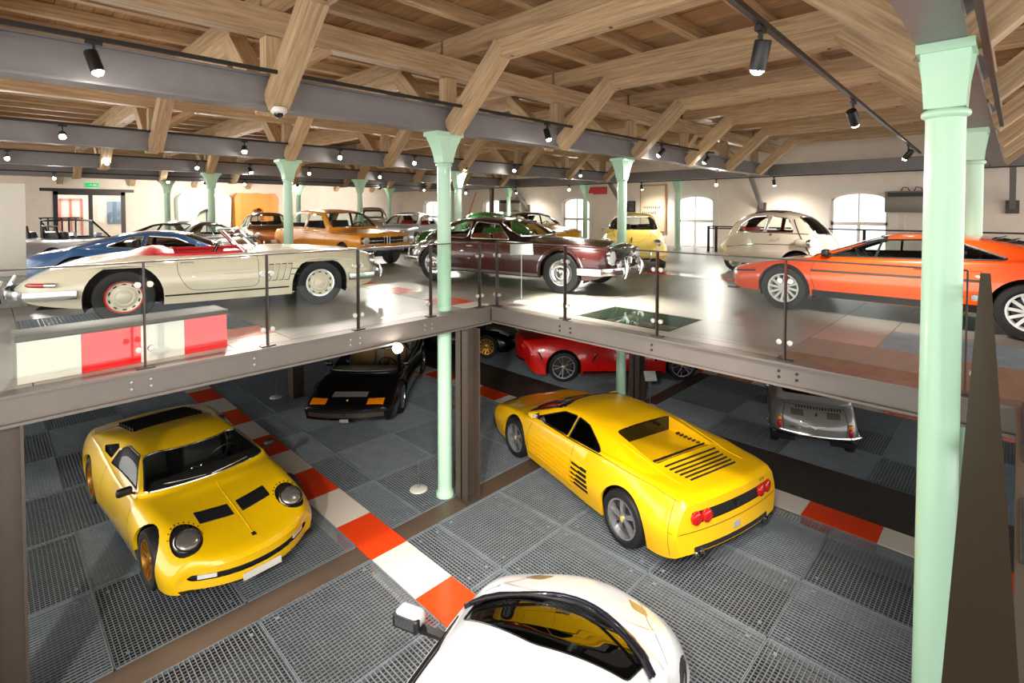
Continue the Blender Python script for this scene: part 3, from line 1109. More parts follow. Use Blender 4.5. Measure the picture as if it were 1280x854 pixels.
for y in frange(Y0, 14, 2.4)[:-1]:
    for x in (10.65, 13.25, 15.85):
        floor_panel(x, y, min(x + 2.6, X_WALL), y + 2.375, FLOOR_UP)
for y in frange(14, Y_WALL, 2.3)[:-1]:
    for x in frange(X0, X_WALL, 3.2)[:-1]:
        floor_panel(x, y, x + 3.214, y + 2.3, FLOOR_UP)
# where the photographer stands
floor_panel(X0, Y0, 5.22, -0.085, FLOOR_WOOD)
o = rbox('floor_mat', (2.84, -0.95, 0.0), (3.48, -0.035, 0.012), 0.005, mat('mat_charcoal', rgb(70, 68, 66), 0.95, noise=0.4, nscale=40)); tag(o, 'charcoal floor mat on the brown walkway beside the wide handrail', 'mat')
o = rbox('floor_mat', (4.0, -0.95, 0.0), (5.1, -0.045, 0.012), 0.005, MATS['mat_charcoal']); tag(o, 'second charcoal floor mat on the walkway, nearer the green column', 'mat')

# ---- steel edge beams of the gallery
EDGE_STEEL = mat('edge_beam_steel', rgb(112, 105, 99), 0.43, 0.22, noise=0.08, nscale=5)
def channel(name, p, q, zt, zb, face, w=0.14, m=EDGE_STEEL):
    """Rolled channel: web with top and bottom flanges; face is the outward direction of the web."""
    p = Vector(p); q = Vector(q); f = Vector(face)
    mb = MB()
    def blk(d0, d1, z0, z1):
        vs = []
        for z in (z0, z1):
            for e in (p + f * d0, q + f * d0, q + f * d1, p + f * d1):
                vs.append((e.x, e.y, z))
        mb.add(vs, [(0, 3, 2, 1), (4, 5, 6, 7), (0, 1, 5, 4), (1, 2, 6, 5), (2, 3, 7, 6), (3, 0, 4, 7)])
    blk(-w, 0.0, zt - 0.022, zt)
    blk(-w, 0.0, zb, zb + 0.022)
    blk(-0.055, -0.035, zb + 0.02, zt - 0.02)
    return mb.build(name, m)
o = channel('gallery_edge_beam', (X0, 5.39, 0), (5.10, 5.39, 0), 0.0, -0.245, (0, -1, 0), 0.17); tag(o, 'dark steel channel edging the gallery floor above the yellow and black cars', 'beam')
beamA = o
o = channel('gallery_edge_beam', (5.08, 5.42, 0), (5.08, -0.05, 0), 0.0, -0.225, (-1, 0, 0), 0.17, EDGE_STEEL); tag(o, 'grey steel channel edging the gallery above the red coupe', 'beam')
beamB = o
o = channel('gallery_edge_beam', (5.08, -0.02, 0), (X0, -0.02, 0), 0.0, -0.245, (0, 1, 0), 0.06); tag(o, 'dark steel channel under the wide handrail beside the walkway', 'beam')
for (x, z) in [(xx, zz) for xx in (0.86, 1.0, 1.86, 2.9, 3.02, 3.94, 4.05) for zz in (-0.09, -0.15)]:
    MB().lathe([(0.0001, 0.012), (0.012, 0.010), (0.014, 0.0)], 8, axis_mtx((x, 5.425, z), (0, -1, 0))).build('bolt', STAINLESS, beamA)
for (y, z) in [(yy, zz) for yy in (4.15, 3.98, 2.85, 1.55, 1.40, 0.42) for zz in (-0.09, -0.145)]:
    MB().lathe([(0.0001, 0.012), (0.012, 0.010), (0.014, 0.0)], 8, axis_mtx((5.115, y, z), (-1, 0, 0))).build('bolt', BLACK, beamB)
# posts below
def hpost(x, y, label, ztop=-0.245, w=0.24):
    mb = MB()
    mb.box((x - w / 2, y - w / 2, ZL), (x - w / 2 + 0.02, y + w / 2, ztop))
    mb.box((x + w / 2 - 0.02, y - w / 2, ZL), (x + w / 2, y + w / 2, ztop))
    mb.box((x - w / 2, y - 0.012, ZL), (x + w / 2, y + 0.012, ztop))
    mb.box((x - w / 2 - 0.02, y - w / 2 - 0.01, ZL - 0.01), (x + w / 2 + 0.02, y + w / 2 + 0.01, ZL + 0.018))
    o = mb.build('steel_post', STEEL_BROWN); tag(o, label, 'post', 'steel posts carrying the gallery')
    return o
hpost(4.64, 5.395, 'brown steel H-post beside the green column at the gallery corner')
hpost(0.06, 5.52, 'brown steel H-post under the gallery edge left of the round-nosed yellow car')
hpost(9.45, 5.60, 'brown steel H-post beside the green column in front of the red coupe', -0.22)
hpost(4.62, 11.0, 'brown steel H-post beside the black sports car', -0.22)
# under-floor joists of the gallery
for x in frange(5.8, 18, 1.7):
    o = MB().box((x - 0.05, -4.8, -0.235), (x + 0.05, 27, -0.20)).build('floor_joist', STEEL_BROWN, floor_u)
for x in frange(-3.4, 4.7, 1.6):
    MB().box((x - 0.05, 5.6, -0.235), (x + 0.05, 27, -0.20)).build('floor_joist', STEEL_BROWN, floor_u)

# ---- walls
WINS = [3.45, 8.62, 14.12, 19.45, 24.75]            # window centres along the far wall
WW, WZ0, WZ1 = 0.74, -0.02, 1.92
mb = MB()
ys = [Y0] + [v for c in WINS for v in (c - WW, c + WW)] + [Y_WALL + 0.3]
for i in range(0, len(ys), 2):
    mb.box((X_WALL, ys[i], ZL - 0.2), (X_WALL + 0.35, ys[i + 1], 4.3))
for c in WINS:
    mb.box((X_WALL, c - WW, ZL - 0.2), (X_WALL + 0.35, c + WW, WZ0))
    n = 12
    arc = [(c + WW * math.cos(PI * k / n), WZ1 - 0.22 + 0.22 * math.sin(PI * k / n)) for k in range(n + 1)]
    for k in range(n):
        (ya, za), (yb, zb) = arc[k], arc[k + 1]
        mb.add([(X_WALL, ya, za), (X_WALL, yb, zb), (X_WALL, yb, 4.3), (X_WALL, ya, 4.3), (X_WALL + .35, ya, za), (X_WALL + .35, yb, zb), (X_WALL + .35, yb, 4.3), (X_WALL + .35, ya, 4.3)],
               [(0, 1, 2, 3), (7, 6, 5, 4), (0, 4, 5, 1)])
w = mb.build('wall_far', WALL_M); tag(w, kind='structure')
WIN_W = mat('window_white', rgb(240, 234, 226), 0.45)
for i, c in enumerate(WINS):
    e = empty('window_%d' % (i + 1), (X_WALL + 0.12, c, 0), kind='structure')
    m = MB()
    for s_ in (-1, 1):
        m.box((-0.03, s_ * WW - s_ * 0.07, WZ0), (0.04, s_ * WW, WZ1 - 0.2))
    m.box((-0.03, -WW, WZ0), (0.04, WW, WZ0 + 0.07))
    n = 14
    for k in range(n):
        a, b = PI * k / n, PI * (k + 1) / n
        P = lambda r, t: (r * WW * math.cos(t), WZ1 - 0.22 + r * 0.22 * math.sin(t) - (1 - r) * 0.30)
        q = [P(1, a), P(1, b), P(.9, b), P(.9, a)]
        m.add([(-.03, y, z) for y, z in q] + [(.04, y, z) for y, z in q], [(0, 1, 2, 3), (7, 6, 5, 4), (3, 2, 6, 7), (0, 4, 5, 1)])
    m.build('frame', WIN_W, e)
    MB().box((-0.03, -WW, 0.92), (0.04, WW, 1.02)).build('transom', WIN_W, e)
    MB().box((-0.028, -0.04, WZ0), (0.038, 0.04, 0.92)).build('mullion', WIN_W, e)
    MB().box((-0.02, -0.018, 1.02), (0.03, 0.018, WZ1)).build('mullion', WIN_W, e)
    for (a, b, z0, z1) in ((-WW + .07, -.04, WZ0 + .07, .92), (.04, WW - .07, WZ0 + .07, .92), (-WW + .07, -.018, 1.02, WZ1 - .03), (.018, WW - .07, 1.02, WZ1 - .03)):
        MB().box((0.0, a, z0), (0.006, b, z1)).build('pane', GLASS_LENS, e)
    # plaster surround and sill
    s_ = MB(); s_.box((-0.16, -WW - .22, WZ0 - .02), (-0.118, -WW - .02, WZ1 + .18)); s_.box((-0.16, WW + .02, WZ0 - .02), (-0.118, WW + .22, WZ1 + .18)); s_.box((-0.16, -WW - .02, WZ1 + .02), (-0.118, WW + .02, WZ1 + .18))
    s_.build('surround', WIN_W, e)
DX0, DX1, DZ = 1.98, 4.30, 2.16
mb = MB()
mb.box((X0, Y_WALL, ZL - 0.2), (DX0, Y_WALL + 0.3, 4.3)); mb.box((DX1, Y_WALL, ZL - 0.2), (X_WALL, Y_WALL + 0.3, 4.3))
mb.box((DX0, Y_WALL, DZ), (DX1, Y_WALL + 0.3, 4.3)); mb.box((DX0, Y_WALL, ZL - 0.2), (DX1, Y_WALL + 0.3, -0.02))
w = mb.build('wall_left', WALL_M); tag(w, kind='structure')
d = empty('door_1', ((DX0 + DX1) / 2, Y_WALL - 0.02, 0), kind='structure')
hw = (DX1 - DX0) / 2
DARK = mat('door_dark', rgb(52, 48, 46), 0.5)
m = MB(); m.box((-hw - .02, -.05, 0), (-hw + .13, .05, DZ)); m.box((hw - .13, -.05, 0), (hw + .02, .05, DZ)); m.box((-hw, -.05, DZ - .16), (hw, .05, DZ)); m.build('frame', DARK, d)
MB().box((-.07, -.04, 0), (.07, .04, DZ - .1)).build('mullion', DARK, d)
MB().box((-hw - .42, -.10, DZ - .02), (hw + .32, -.04, DZ + .10)).build('sliding_rail', DARK, d)
for a, b in ((-hw + .13, -.07), (.07, hw - .13)):
    MB().box((a, -.005, .05), (b, .005, DZ - .16)).build('pane', GLASS_LENS, d)
# room seen through the glass door
o = MB().box((DX0 - 2, Y_WALL + 2.4, -0.02), (DX1 + 2, Y_WALL + 2.5, 3.0)).build('wall_lobby', WALL_M); tag(o, kind='structure')
o = MB().box((DX0 - 2, Y_WALL + .3, -0.1), (DX1 + 2, Y_WALL + 2.4, -0.02)).build('floor_lobby', FLOOR_UP); tag(o, kind='structure')
e = empty('red_doorway', (2.72, Y_WALL + 2.36, 0), 0, 'red framed glass doorway seen through the sliding glass door', 'doorway')
RF = mat('red_frame', rgb(214, 130, 120), 0.5)
for x in (-.38, 0, .38): MB().box((x - .035, -.03, 0), (x + .035, .03, 1.85)).build('post', RF, e)
for z in (1.0, 1.85): MB().box((-.4, -.03, z - .04), (.4, .03, z + .04)).build('rail', RF, e)
o = empty('wall_screen', (4.28, Y_WALL + 2.37, 1.25), 0, 'blue-grey screen on the lobby wall seen through the glass door', 'screen')
rbox('panel', (-.28, -.02, -.52), (.28, .02, .52), .01, mat('screen_blue', rgb(120, 150, 175), .3), o)

# ---- ceiling: boards, joists
WOOD_X = mat_wood('timber_x', rgb(208, 180, 142), rgb(164, 135, 100), 0)
WOOD_Y = mat_wood('timber_y', rgb(202, 170, 130), rgb(140, 106, 72), 1)
WOOD_Z = mat_wood('timber_z', rgb(208, 178, 136), rgb(150, 116, 80), 2)
BOARD_M = mat_wood('roof_board', rgb(186, 148, 102), rgb(152, 116, 76), 1)
ZBD = 3.86
ceil = MB().box((X0, Y0, ZBD + 0.05), (X_WALL + 0.3, Y_WALL + 0.3, ZBD + 0.20)).build('ceiling', mat('roof_deck', rgb(150, 112, 72), 0.8)); tag(ceil, kind='structure')
bw = 0.185
x = X0 + 0.2
bme = MB().box((0.003, 0, 0), (bw - 0.003, Y_WALL - Y0, 0.028)).mesh('board')
k = 0
while x < X_WALL - bw:
    link('board', bme, BOARD_M, ceil, (x, Y0, ZBD + 0.004 * ((k * 7) % 3)))
    x += bw; k += 1
jme = MB().box((X0, -0.06, 0), (X_WALL, 0.06, 0.15)).mesh('joist')
for y in frange(Y0 + 0.4, Y_WALL - 0.4, 0.86):
    link('joist', jme, WOOD_X, ceil, (0, y, ZBD - 0.152))

# ---- steel beams along the rows, the cross beam by the windows
def ibeam(name, p, q, label, w=0.25, zb=ZB, zt=ZBT):
    p = Vector(p); q = Vector(q); d = (q - p).normalized(); r = Vector((-d.y, d.x, 0))
    mb = MB()
    for (d0, d1, z0, z1) in ((-w / 2, w / 2, zb, zb + 0.022), (-w / 2, w / 2, zt - 0.022, zt), (-0.075, 0.075, zb + 0.02, zt - 0.02)):
        vs = []
        for z in (z0, z1):
            for e in (p + r * d0, q + r * d0, q + r * d1, p + r * d1): vs.append((e.x, e.y, z))
        mb.add(vs, [(0, 3, 2, 1), (4, 5, 6, 7), (0, 1, 5, 4), (1, 2, 6, 5), (2, 3, 7, 6), (3, 0, 4, 7)])
    o = mb.build(name, STEEL_GREY); tag(o, label, 'beam', 'grey steel roof beams')
    return o
XB = 17.35
names = ['over the walkway and the near green column', 'over the gallery corner column', 'over the second row of green columns', 'over the third row of green columns', 'over the row of columns nearest the door wall']
for y, nm in zip(ROWS, names):
    ibeam('steel_beam', (X0, y, 0), (XB - 0.1, y, 0), 'long grey steel beam ' + nm)
ibeam('steel_beam', (XB, Y0, 0), (XB, Y_WALL, 0), 'grey steel cross beam running in front of the windowed wall')

# ---- timber trusses
ORD = ['first', 'second', 'third', 'fourth', 'fifth', 'sixth', 'seventh', 'eighth', 'ninth']
TX = [-0.20, 2.17, 4.55, 6.93, 9.30, 11.65, 14.00, 16.25]
BAYS = list(zip([Y0 - 0.3] + ROWS, ROWS + [Y_WALL]))
def timber(name, p, q, w, h, m, parent):
    """Squared timber with its own axis along local x so that grain follows it."""
    p = Vector(p); q = Vector(q); L = (q - p).length
    me = MB().box((0, -w / 2, -h / 2), (L, w / 2, h / 2)).mesh(name)
    o = link(name, me, m, parent)
    d = (q - p).normalized()
    up = Vector((0, 0, 1))
    if abs(d.z) > 0.98: up = Vector((1, 0, 0))
    y = up.cross(d).normalized(); z = d.cross(y)
    mt = Matrix((d, y, z)).transposed().to_4x4(); mt.translation = p
    o.matrix_local = mt
    return o
def bay_truss(root, y0, y1, k):
    """Struts rising from both beams to a collar, a tie above, a post on the beam."""
    e = empty('roof_truss', (0, 0, 0), 0)
    s0, s1 = (y0 + 0.10, 2.50), (y0 + 1.10, 3.40)
    t0, t1 = (y1 - 0.10, 2.50), (y1 - 1.10, 3.40)
    timber('strut', (0, s0[0], s0[1]), (0, s1[0] + 0.02, s1[1] + 0.02), 0.20, 0.22, WOOD_X, e)
    timber('strut', (0, t0[0], t0[1]), (0, t1[0] - 0.02, t1[1] + 0.02), 0.20, 0.22, WOOD_X, e)
    timber('collar_beam', (0, y0 + 1.00, 3.385), (0, y1 - 1.00, 3.385), 0.19, 0.22, WOOD_X, e)
    timber('tie_beam', (0, y0 + 0.02, 3.605), (0, y1 - 0.02, 3.605), 0.20, 0.215, WOOD_X, e)
    timber('post', (0, y1, ZBT), (0, y1, 3.21), 0.17, 0.17, WOOD_X, e)
    for yy in (y0 + 1.25, y1 - 1.25, (y0 + y1) / 2):
        MB().lathe([(0.0001, 0.012), (0.02, 0.010), (0.022, 0)], 8, axis_mtx((0, yy, 3.276), (0, 0, -1))).build('bolt', STEEL_BROWN, e)
    return e
def copy_tree(o, parent=None):
    c = o.copy(); COL.objects.link(c)
    if parent is not None:
        c.parent = parent
    for ch in list(o.children):
        copy_tree(ch, c)
    return c
bay_names = ['over the walkway', 'over the open well', 'over the ivory roadster', 'over the amber saloon', 'over the brown coupe', 'by the door wall']
for j, (a, b) in enumerate(BAYS):
    proto = None
    for k, x in enumerate(TX):
        if proto is None:
            proto = bay_truss(None, a, b, 0); t = proto
        else:
            t = copy_tree(proto)
        t.location = (x, 0, 0)
        tag(t, ORD[len(TX) - 1 - k] + ' timber roof truss from the windowed wall ' + bay_names[j], 'truss', 'timber trusses ' + bay_names[j])
# long purlins on the posts above every beam row
for y in ROWS:
    p = timber('purlin', (X0, y, 3.355), (X_WALL - 0.2, y, 3.355), 0.2, 0.27, WOOD_X, ceil)
# short diagonal braces from post to purlin along the rows
for y in ROWS:
    for x in TX[1:-1:2]:
        timber('brace', (x + 0.08, y, 2.84), (x + 0.62, y, 3.24), 0.12, 0.14, WOOD_X, ceil)

# ---- cast-iron columns
def column_meshes(r, zb_, cw=0.21):
    H = ZB - zb_
    sh = MB()
    sh.lathe([(r * 1.25, 0), (r * 1.25, 0.05), (r * 1.02, 0.08), (r, 0.16), (r * 0.93, H - 0.42), (r * 0.93, H - 0.40)], 24)
    ring = MB().lathe([(r * 0.93, H - 0.47), (r * 1.12, H - 0.455), (r * 1.15, H - 0.44), (r * 1.12, H - 0.425), (r * 0.93, H - 0.41)], 24)
    cap = MB()
    n = 8; secs = []
    for i in range(n + 1):
        t = i / n; z = H - 0.41 + t * 0.35
        a = r * 0.93 + (cw - r * 0.93) * t ** 1.7; b = r * 0.93 + (min(cw, 0.13) - r * 0.93) * t
        secs.append([(-a, -b, z), (a, -b, z), (a, b, z), (-a, b, z)])
    vs = [v for s in secs for v in s]; fs = []
    for i in range(n):
        for k in range(4):
            k2 = (k + 1) % 4
            fs.append((i * 4 + k, i * 4 + k2, (i + 1) * 4 + k2, (i + 1) * 4 + k))
    cap.add(vs, fs)
    cap.box((-0.10, -0.02, H - 0.40), (0.10, 0.02, H - 0.06))
    pl = MB().box((-cw - 0.025, -min(cw, 0.13) - 0.02, H - 0.06), (cw + 0.025, min(cw, 0.13) + 0.02, H - 0.002))
    for s_ in (-1, 1):
        cap.prism([(0, 0), (0.0, 0.30), (0.045, 0.30)], -0.012, 0.012, Matrix(((0, 0, 1, 0), (s_, 0, 0, s_ * r * 0.9), (0, 1, 0, H - 0.38), (0, 0, 0, 1))))
    return [('shaft', sh.mesh('shaft', 40)), ('neck_ring', ring.mesh('neck_ring', 50)), ('capital', cap.mesh('capital', 25)), ('cap_plate', pl.mesh('cap_plate'))]
COLM = {}
def column(x, y, zb_=0.0, r=0.10, label=None, cw=0.21):
    key = (round(zb_, 2), r, cw)
    if key not in COLM: COLM[key] = column_meshes(r, zb_, cw)
    e = empty('cast_iron_column', (x, y, zb_), 0, label or 'mint green cast-iron column with a flared capital standing among the upstairs cars', 'column', 'mint green cast-iron columns')
    for nm, me in COLM[key]: link(nm, me, MINT, e)
    return e
column(4.36, 0.345, ZL, 0.112, 'mint green cast-iron column right beside the wide brown handrail', 0.125)
column(9.10, 0.42, ZL, 0.105, 'mint green cast-iron column behind the orange sports car', 0.12)
column(4.46, 5.68, ZL, 0.10, 'mint green cast-iron column at the gallery corner beside the steel post')
column(9.28, 5.88, ZL, 0.10, 'mint green cast-iron column by the nose of the maroon coupe')
for (x, y, nm) in ((4.55, 11.13, 'behind the ivory roadster'), (4.62, 16.7, 'in front of the mint body shell'), (4.72, 22.3, 'near the sliding glass door'), (9.25, 11.15, 'behind the maroon coupe'), (9.3, 16.6, 'behind the amber saloon'), (9.6, 22.4, 'near the orange body shell'),
                   (14.1, 22.3, 'near the corner of the two white walls'), (14.1, 16.9, 'behind the silver-grey coupe'), (XB, 8.68, 'under the cross beam by the second arched window'), (XB, 12.75, 'under the cross beam in front of the red banner'), (XB, 17.2, 'under the cross beam by the far wall heater'), (XB, 21.5, 'under the cross beam near the wall corner')):
    column(x, y, 0.0, 0.10, 'mint green cast-iron column ' + nm)

# ---- brackets: steel struts from the cross beam to the far wall
for y, nm in ((6.2, 'behind the bubble car'), (11.6, 'beside the small framed picture'), (0.1, 'behind the orange sports car'), (17.0, 'beside the heater behind the maroon coupe')):
    e = empty('wall_strut', (XB, y, ZB), 0, 'slanted grey steel strut on the far wall ' + nm, 'strut', 'steel struts on the far wall')
    timber('bar', (0, 0, 0.05), (1.1, 0.0, -1.0), 0.12, 0.12, STEEL_GREY, e)
    MB().box((1.06, -0.13, -1.16), (1.15, 0.13, -0.82)).build('wall_plate', STEEL_BROWN, e)

# ================================================================ railings
RAIL_STEEL = mat('rail_steel', rgb(74, 68, 66), 0.38, 0.6)
CLAMP_M = mat('clamp_steel', rgb(196, 190, 182), 0.3, 0.7)
def railing(name, p, d, stations, label, zt=0.94, side=(0, 0), hand=(0.045, 0.012)):
    """Glass railing: twin-bar posts, clamped panes, thin handrail. stations are distances along d from p."""
    p = Vector(p); d = Vector(d).normalized(); n = Vector((-d.y, d.x, 0))
    e = empty(name, p, 0, label, 'railing')
    for s in stations:
        c = d * s
        mb = MB()
        for k in (-1, 1):
            a = c + d * (0.0) + n * (k * 0.012)
            mb.bar(a + Vector((0, 0, 0.0)), a + Vector((0, 0, zt)), 0.010, 0.034, n)
        mb.build('post', RAIL_STEEL, e)
        m = MB().bar(c - d * 0.07 + Vector((0, 0, 0.006)), c + d * 0.07 + Vector((0, 0, 0.006)), 0.07, 0.012)
        m.build('base_plate', RAIL_STEEL, e)
        for z in (0.17, 0.74):
            for k in (-1, 1):
                q = c + d * (k * 0.045) + Vector((0, 0, z))
                mt = axis_mtx(q - n * 0.016, n)
                MB().lathe([(0.0005, 0), (0.024, 0.001), (0.027, 0.006), (0.027, 0.026), (0.024, 0.031), (0.0005, 0.032)], 14, mt).build('clamp', CLAMP_M, e, smooth=40)
    for a, b in zip(stations, stations[1:]):
        if b - a < 0.2: continue
        q0, q1 = d * (a + 0.022), d * (b - 0.022)
        mb = MB()
        vs = []
        for z in (0.10, zt - 0.012):
            for e_ in (q0 - n * 0.005, q1 - n * 0.005, q1 + n * 0.005, q0 + n * 0.005): vs.append((e_.x, e_.y, z))
        mb.add(vs, [(0, 3, 2, 1), (4, 5, 6, 7), (0, 1, 5, 4), (1, 2, 6, 5), (2, 3, 7, 6), (3, 0, 4, 7)])
        mb.build('glass_panel', GLASS_RAIL, e)
    MB().bar(d * stations[0] + Vector((0, 0, zt)), d * stations[-1] + Vector((0, 0, zt)), hand[0], hand[1]).build('handrail', RAIL_STEEL, e)
    return e
railing('glass_railing', (-1.12, 5.47, 0.0), (1, 0, 0), [0, 1.05, 2.09, 3.13, 4.15, 5.19, 6.05], 'glass railing along the gallery edge in front of the ivory roadster')
railing('glass_railing', (5.17, 5.36, 0.0), (0, -1, 0), [0, 1.25, 2.54, 3.84, 5.10], 'glass railing along the gallery edge in front of the maroon and orange cars')
# wide flat handrail beside the photographer
e = empty('walkway_railing', (0.30, 0.005, 0), 0, 'wide flat brown handrail on glass beside the walkway mats', 'railing')
WIDE = mat('handrail_bronze', rgb(66, 56, 46), 0.42, 0.35, noise=0.1, nscale=9)
a, b = Vector((0.0, 0.0, 0.895)), Vector((5.15, 0.165, 0.895))
MB().bar(a, b, 0.06, 0.02).build('handrail', WIDE, e)
dd = (b - a).normalized()
for s in (0.2, 1.6, 3.0, 4.3, 5.05):
    c = a + dd * s
    MB().bar((c.x, c.y - 0.0, 0.0), (c.x, c.y, 0.885), 0.012, 0.05, (1, 0, 0)).build('post', RAIL_STEEL, e)
MB().bar(Vector((a.x + .22, a.y, 0.49)), Vector((b.x - .12, b.y, 0.49)), 0.010, 0.76).build('glass_panel', GLASS_RAIL, e)
# railing by the windows
e = empty('window_railing', (16.9, 0, 0), 0, 'thin black handrail with posts in front of the arched windows', 'railing')
MB().bar((0, -2.5, 0.84), (0, 7.4, 0.84), 0.04, 0.04).build('handrail', BLACK, e)
for y in (7.36, 7.10, 6.55, 5.2, 3.0, 0.8, -1.4):
    MB().box((-0.03, y - 0.035, 0), (0.03, y + 0.035, 0.84)).build('post', BLACK, e)
MB().box((-0.02, 6.55, 0.76), (0.02, 7.4, 0.80)).build('gate_bar', BLACK, e)
e = empty('far_railing', (1.2, 21.0, 0), 0, 'black slatted railing by the glass sliding door', 'railing')
for k in range(6): MB().box((k * .16 - .02, -.02, 0), (k * .16 + .02, .02, 1.15)).build('post', BLACK, e)
MB().box((-.05, -.03, 1.12), (.9, .03, 1.16)).build('handrail', BLACK, e)

# ================================================================ lighting tracks and spots
TRACK_M = mat('track_black', rgb(22, 21, 22), 0.4)
def track(x0, x1, y0, y1, z, label):
    o = MB().bar((x0, y0, z), (x1, y1, z), 0.035, 0.035).build('lighting_track', TRACK_M); tag(o, label, 'track', 'black lighting tracks')
    return o
track(-3.5, 12.4, 5.29, 5.29, 2.765, 'black lighting track hung along the steel beam over the gallery corner column')
track(-3.5, 16.5, 10.86, 10.86, 2.765, 'black lighting track along the second steel beam')
track(-3.5, 16.5, 16.42, 16.42, 2.765, 'black lighting track along the third steel beam')
track(-3.5, 16.5, 22.02, 22.02, 2.60, 'black lighting track along the steel beam nearest the door wall')
track(1.2, 13.0, 1.06, 1.40, 2.52, 'black lighting track running freely over the right side of the open well')
track(XB - .25, XB - .25, -3.0, 24.0, 2.42, 'black lighting track under the cross beam by the windows')
track(-3.5, 8.8, 0.16, 0.16, 2.437, 'black lighting track under the steel beam over the walkway and the near green column')
LAMP_ON = mat('lamp_lit', (1, 0.95, 0.86), 0.5, emit=(1.0, 0.93, 0.82), estr=90)
_spot_cache = {}
def spot_meshes():
    if not _spot_cache:
        _spot_cache['b'] = MB().lathe([(0.0005, -0.085), (0.045, -0.085), (0.048, -0.08), (0.048, 0.085), (0.043, 0.09), (0.040, 0.075), (0.0005, 0.070)], 16).mesh('housing', 40)
        _spot_cache['l'] = MB().lathe([(0.042, 0.082), (0.039, 0.098), (0.028, 0.112), (0.014, 0.119), (0.0005, 0.121)], 16).mesh('lens', 60)
        _spot_cache['a'] = MB().box((-0.008, -0.012, 0.0), (0.008, 0.012, 0.14)).mesh('arm')
        _spot_cache['p'] = MB().box((-0.055, -0.018, -0.035), (0.055, 0.018, -0.006)).mesh('adapter')
    return _spot_cache
def spot(p, aim, label, on=True, power=0, size=62, group='track spotlights', col=(1.0, 0.92, 0.82), lname='spot_light'):
    """Track spotlight hanging at p, pointing at aim; power > 0 adds the lamp's own light."""
    S = spot_meshes(); p = Vector(p); aim = Vector(aim)
    e = empty('track_spotlight', p, 0, label, 'spotlight', group)
    link('adapter', S['p'], TRACK_M, e)
    link('arm', S['a'], TRACK_M, e, (0, 0, -0.14))
    h = link('housing', S['b'], TRACK_M, e)
    d = (aim - p - Vector((0, 0, -0.16))).normalized()
    mt = axis_mtx((0, 0, -0.17), d); h.matrix_local = mt
    link('lens', S['l'], LAMP_ON if (on or power > 0) else WHITE_LENS, h)
    if power > 0:
        l = bpy.data.lights.new(lname, 'SPOT'); l.energy = power; l.color = col
        l.spot_size = R(size); l.spot_blend = 0.9; l.shadow_soft_size = 0.14
        lo = bpy.data.objects.new(lname, l); COL.objects.link(lo); lo.parent = e
        m2 = mt @ Matrix.Translation((0, 0, 0.20)) @ Matrix.Rotation(PI, 4, 'X')
        lo.matrix_local = m2
    return e
SP = 0.5
SW = 1.55
# over the open well (tracks at Y = 5.29 and Y = 1.1)
spot((0.64, 5.29, 2.75), (1.9, 3.9, ZL), 'black spotlight on the corner-column track, over the striped plinth', False, 190 * SW)
spot((6.2, 5.29, 2.75), (6.3, 3.6, ZL), 'black spotlight on the corner-column track, over the wedge-shaped yellow car', False, 520 * SW)
spot((9.83, 5.29, 2.75), (8.3, 6.9, 0.3), 'lit spotlight on the corner-column track, over the maroon coupe', True, 300 * SP)
spot((12.0, 5.29, 2.75), (11.2, 6.6, 0.3), 'lit spotlight at the window end of the corner-column track', True, 300 * SP)
spot((3.3, 1.13, 2.505), (4.6, 2.6, ZL), 'black spotlight at the near end of the free-hanging track', False, 220 * SW)
spot((6.2, 1.215, 2.505), (8.4, 1.0, 0.2), 'black spotlight in the middle of the free-hanging track', False, 300 * SP)
spot((11.0, 1.345, 2.505), (12.0, 3.0, 0.2), 'black spotlight at the window end of the free-hanging track', False, 260 * SP)
for k, (x, aim) in enumerate(((-2.8, (2.0, 6.6, ZL + .4)), (-1.2, (5.2, 4.6, ZL + .4)), (0.5, (4.6, 3.4, ZL + .4)))):
    spot((x, 0.16, 2.422), aim, ORD[k] + ' spotlight on the track above the walkway', True, 260 * SW, 52, 'spotlights above the walkway', lname='walkway_lamp_%s_offscreen' % ORD[k])
# second row
for k, (x, on, aim) in enumerate(((0.9, True, (1.6, 8.0, .5)), (3.6, False, (2.8, 8.4, .4)), (5.6, True, (5.4, 7.6, .4)), (7.6, True, (7.0, 7.2, .4)), (9.3, False, (9.5, 12.5, .4)), (11.2, True, (11, 11, .4)), (14.5, True, (14, 9, .2)))):
    aim = (x * .45, 5.2, 0.2) if on else aim
    spot((x, 10.86, 2.75), aim, ORD[k] + ' spotlight along the second steel beam, counted from the partition end', on, (130 if on else 320) * SP, 84, 'spotlights on the second beam')
for k, (x, on, aim) in enumerate(((0.4, True, (1.8, 13, .4)), (2.2, True, (2.4, 13.5, .4)), (4.2, True, (4, 13, .4)), (5.6, False, (6, 15, .4)), (7.4, True, (7.4, 14, .4)), (10.0, True, (10, 14.5, .4)), (13.2, True, (13, 14, .2)))):
    aim = (x * .55, 10.0, 0.2) if on else aim
    spot((x, 16.42, 2.75), aim, ORD[k] + ' spotlight along the third steel beam, counted from the partition end', on, 300 * SP, 84, 'spotlights on the third beam')
for k, (x, on, aim) in enumerate(((1.6, True, (2.2, 18.5, .2)), (4.7, True, (4.8, 18.5, .2)), (7.3, True, (7.0, 18, .2)), (9.4, False, (9.4, 27.5, 1.2)), (5.9, False, (6.2, 27.5, 1)), (13.4, False, (13.5, 27.5, 1.4)), (16, True, (14, 19, .4)))):
    aim = (x * .6, 15.0, 0.2) if on else aim
    spot((x, 22.02, 2.585), aim, ORD[k] + ' spotlight on the track nearest the door wall, counted from the partition end', on, (300 if on else 900) * SP, 92, 'spotlights near the door wall')
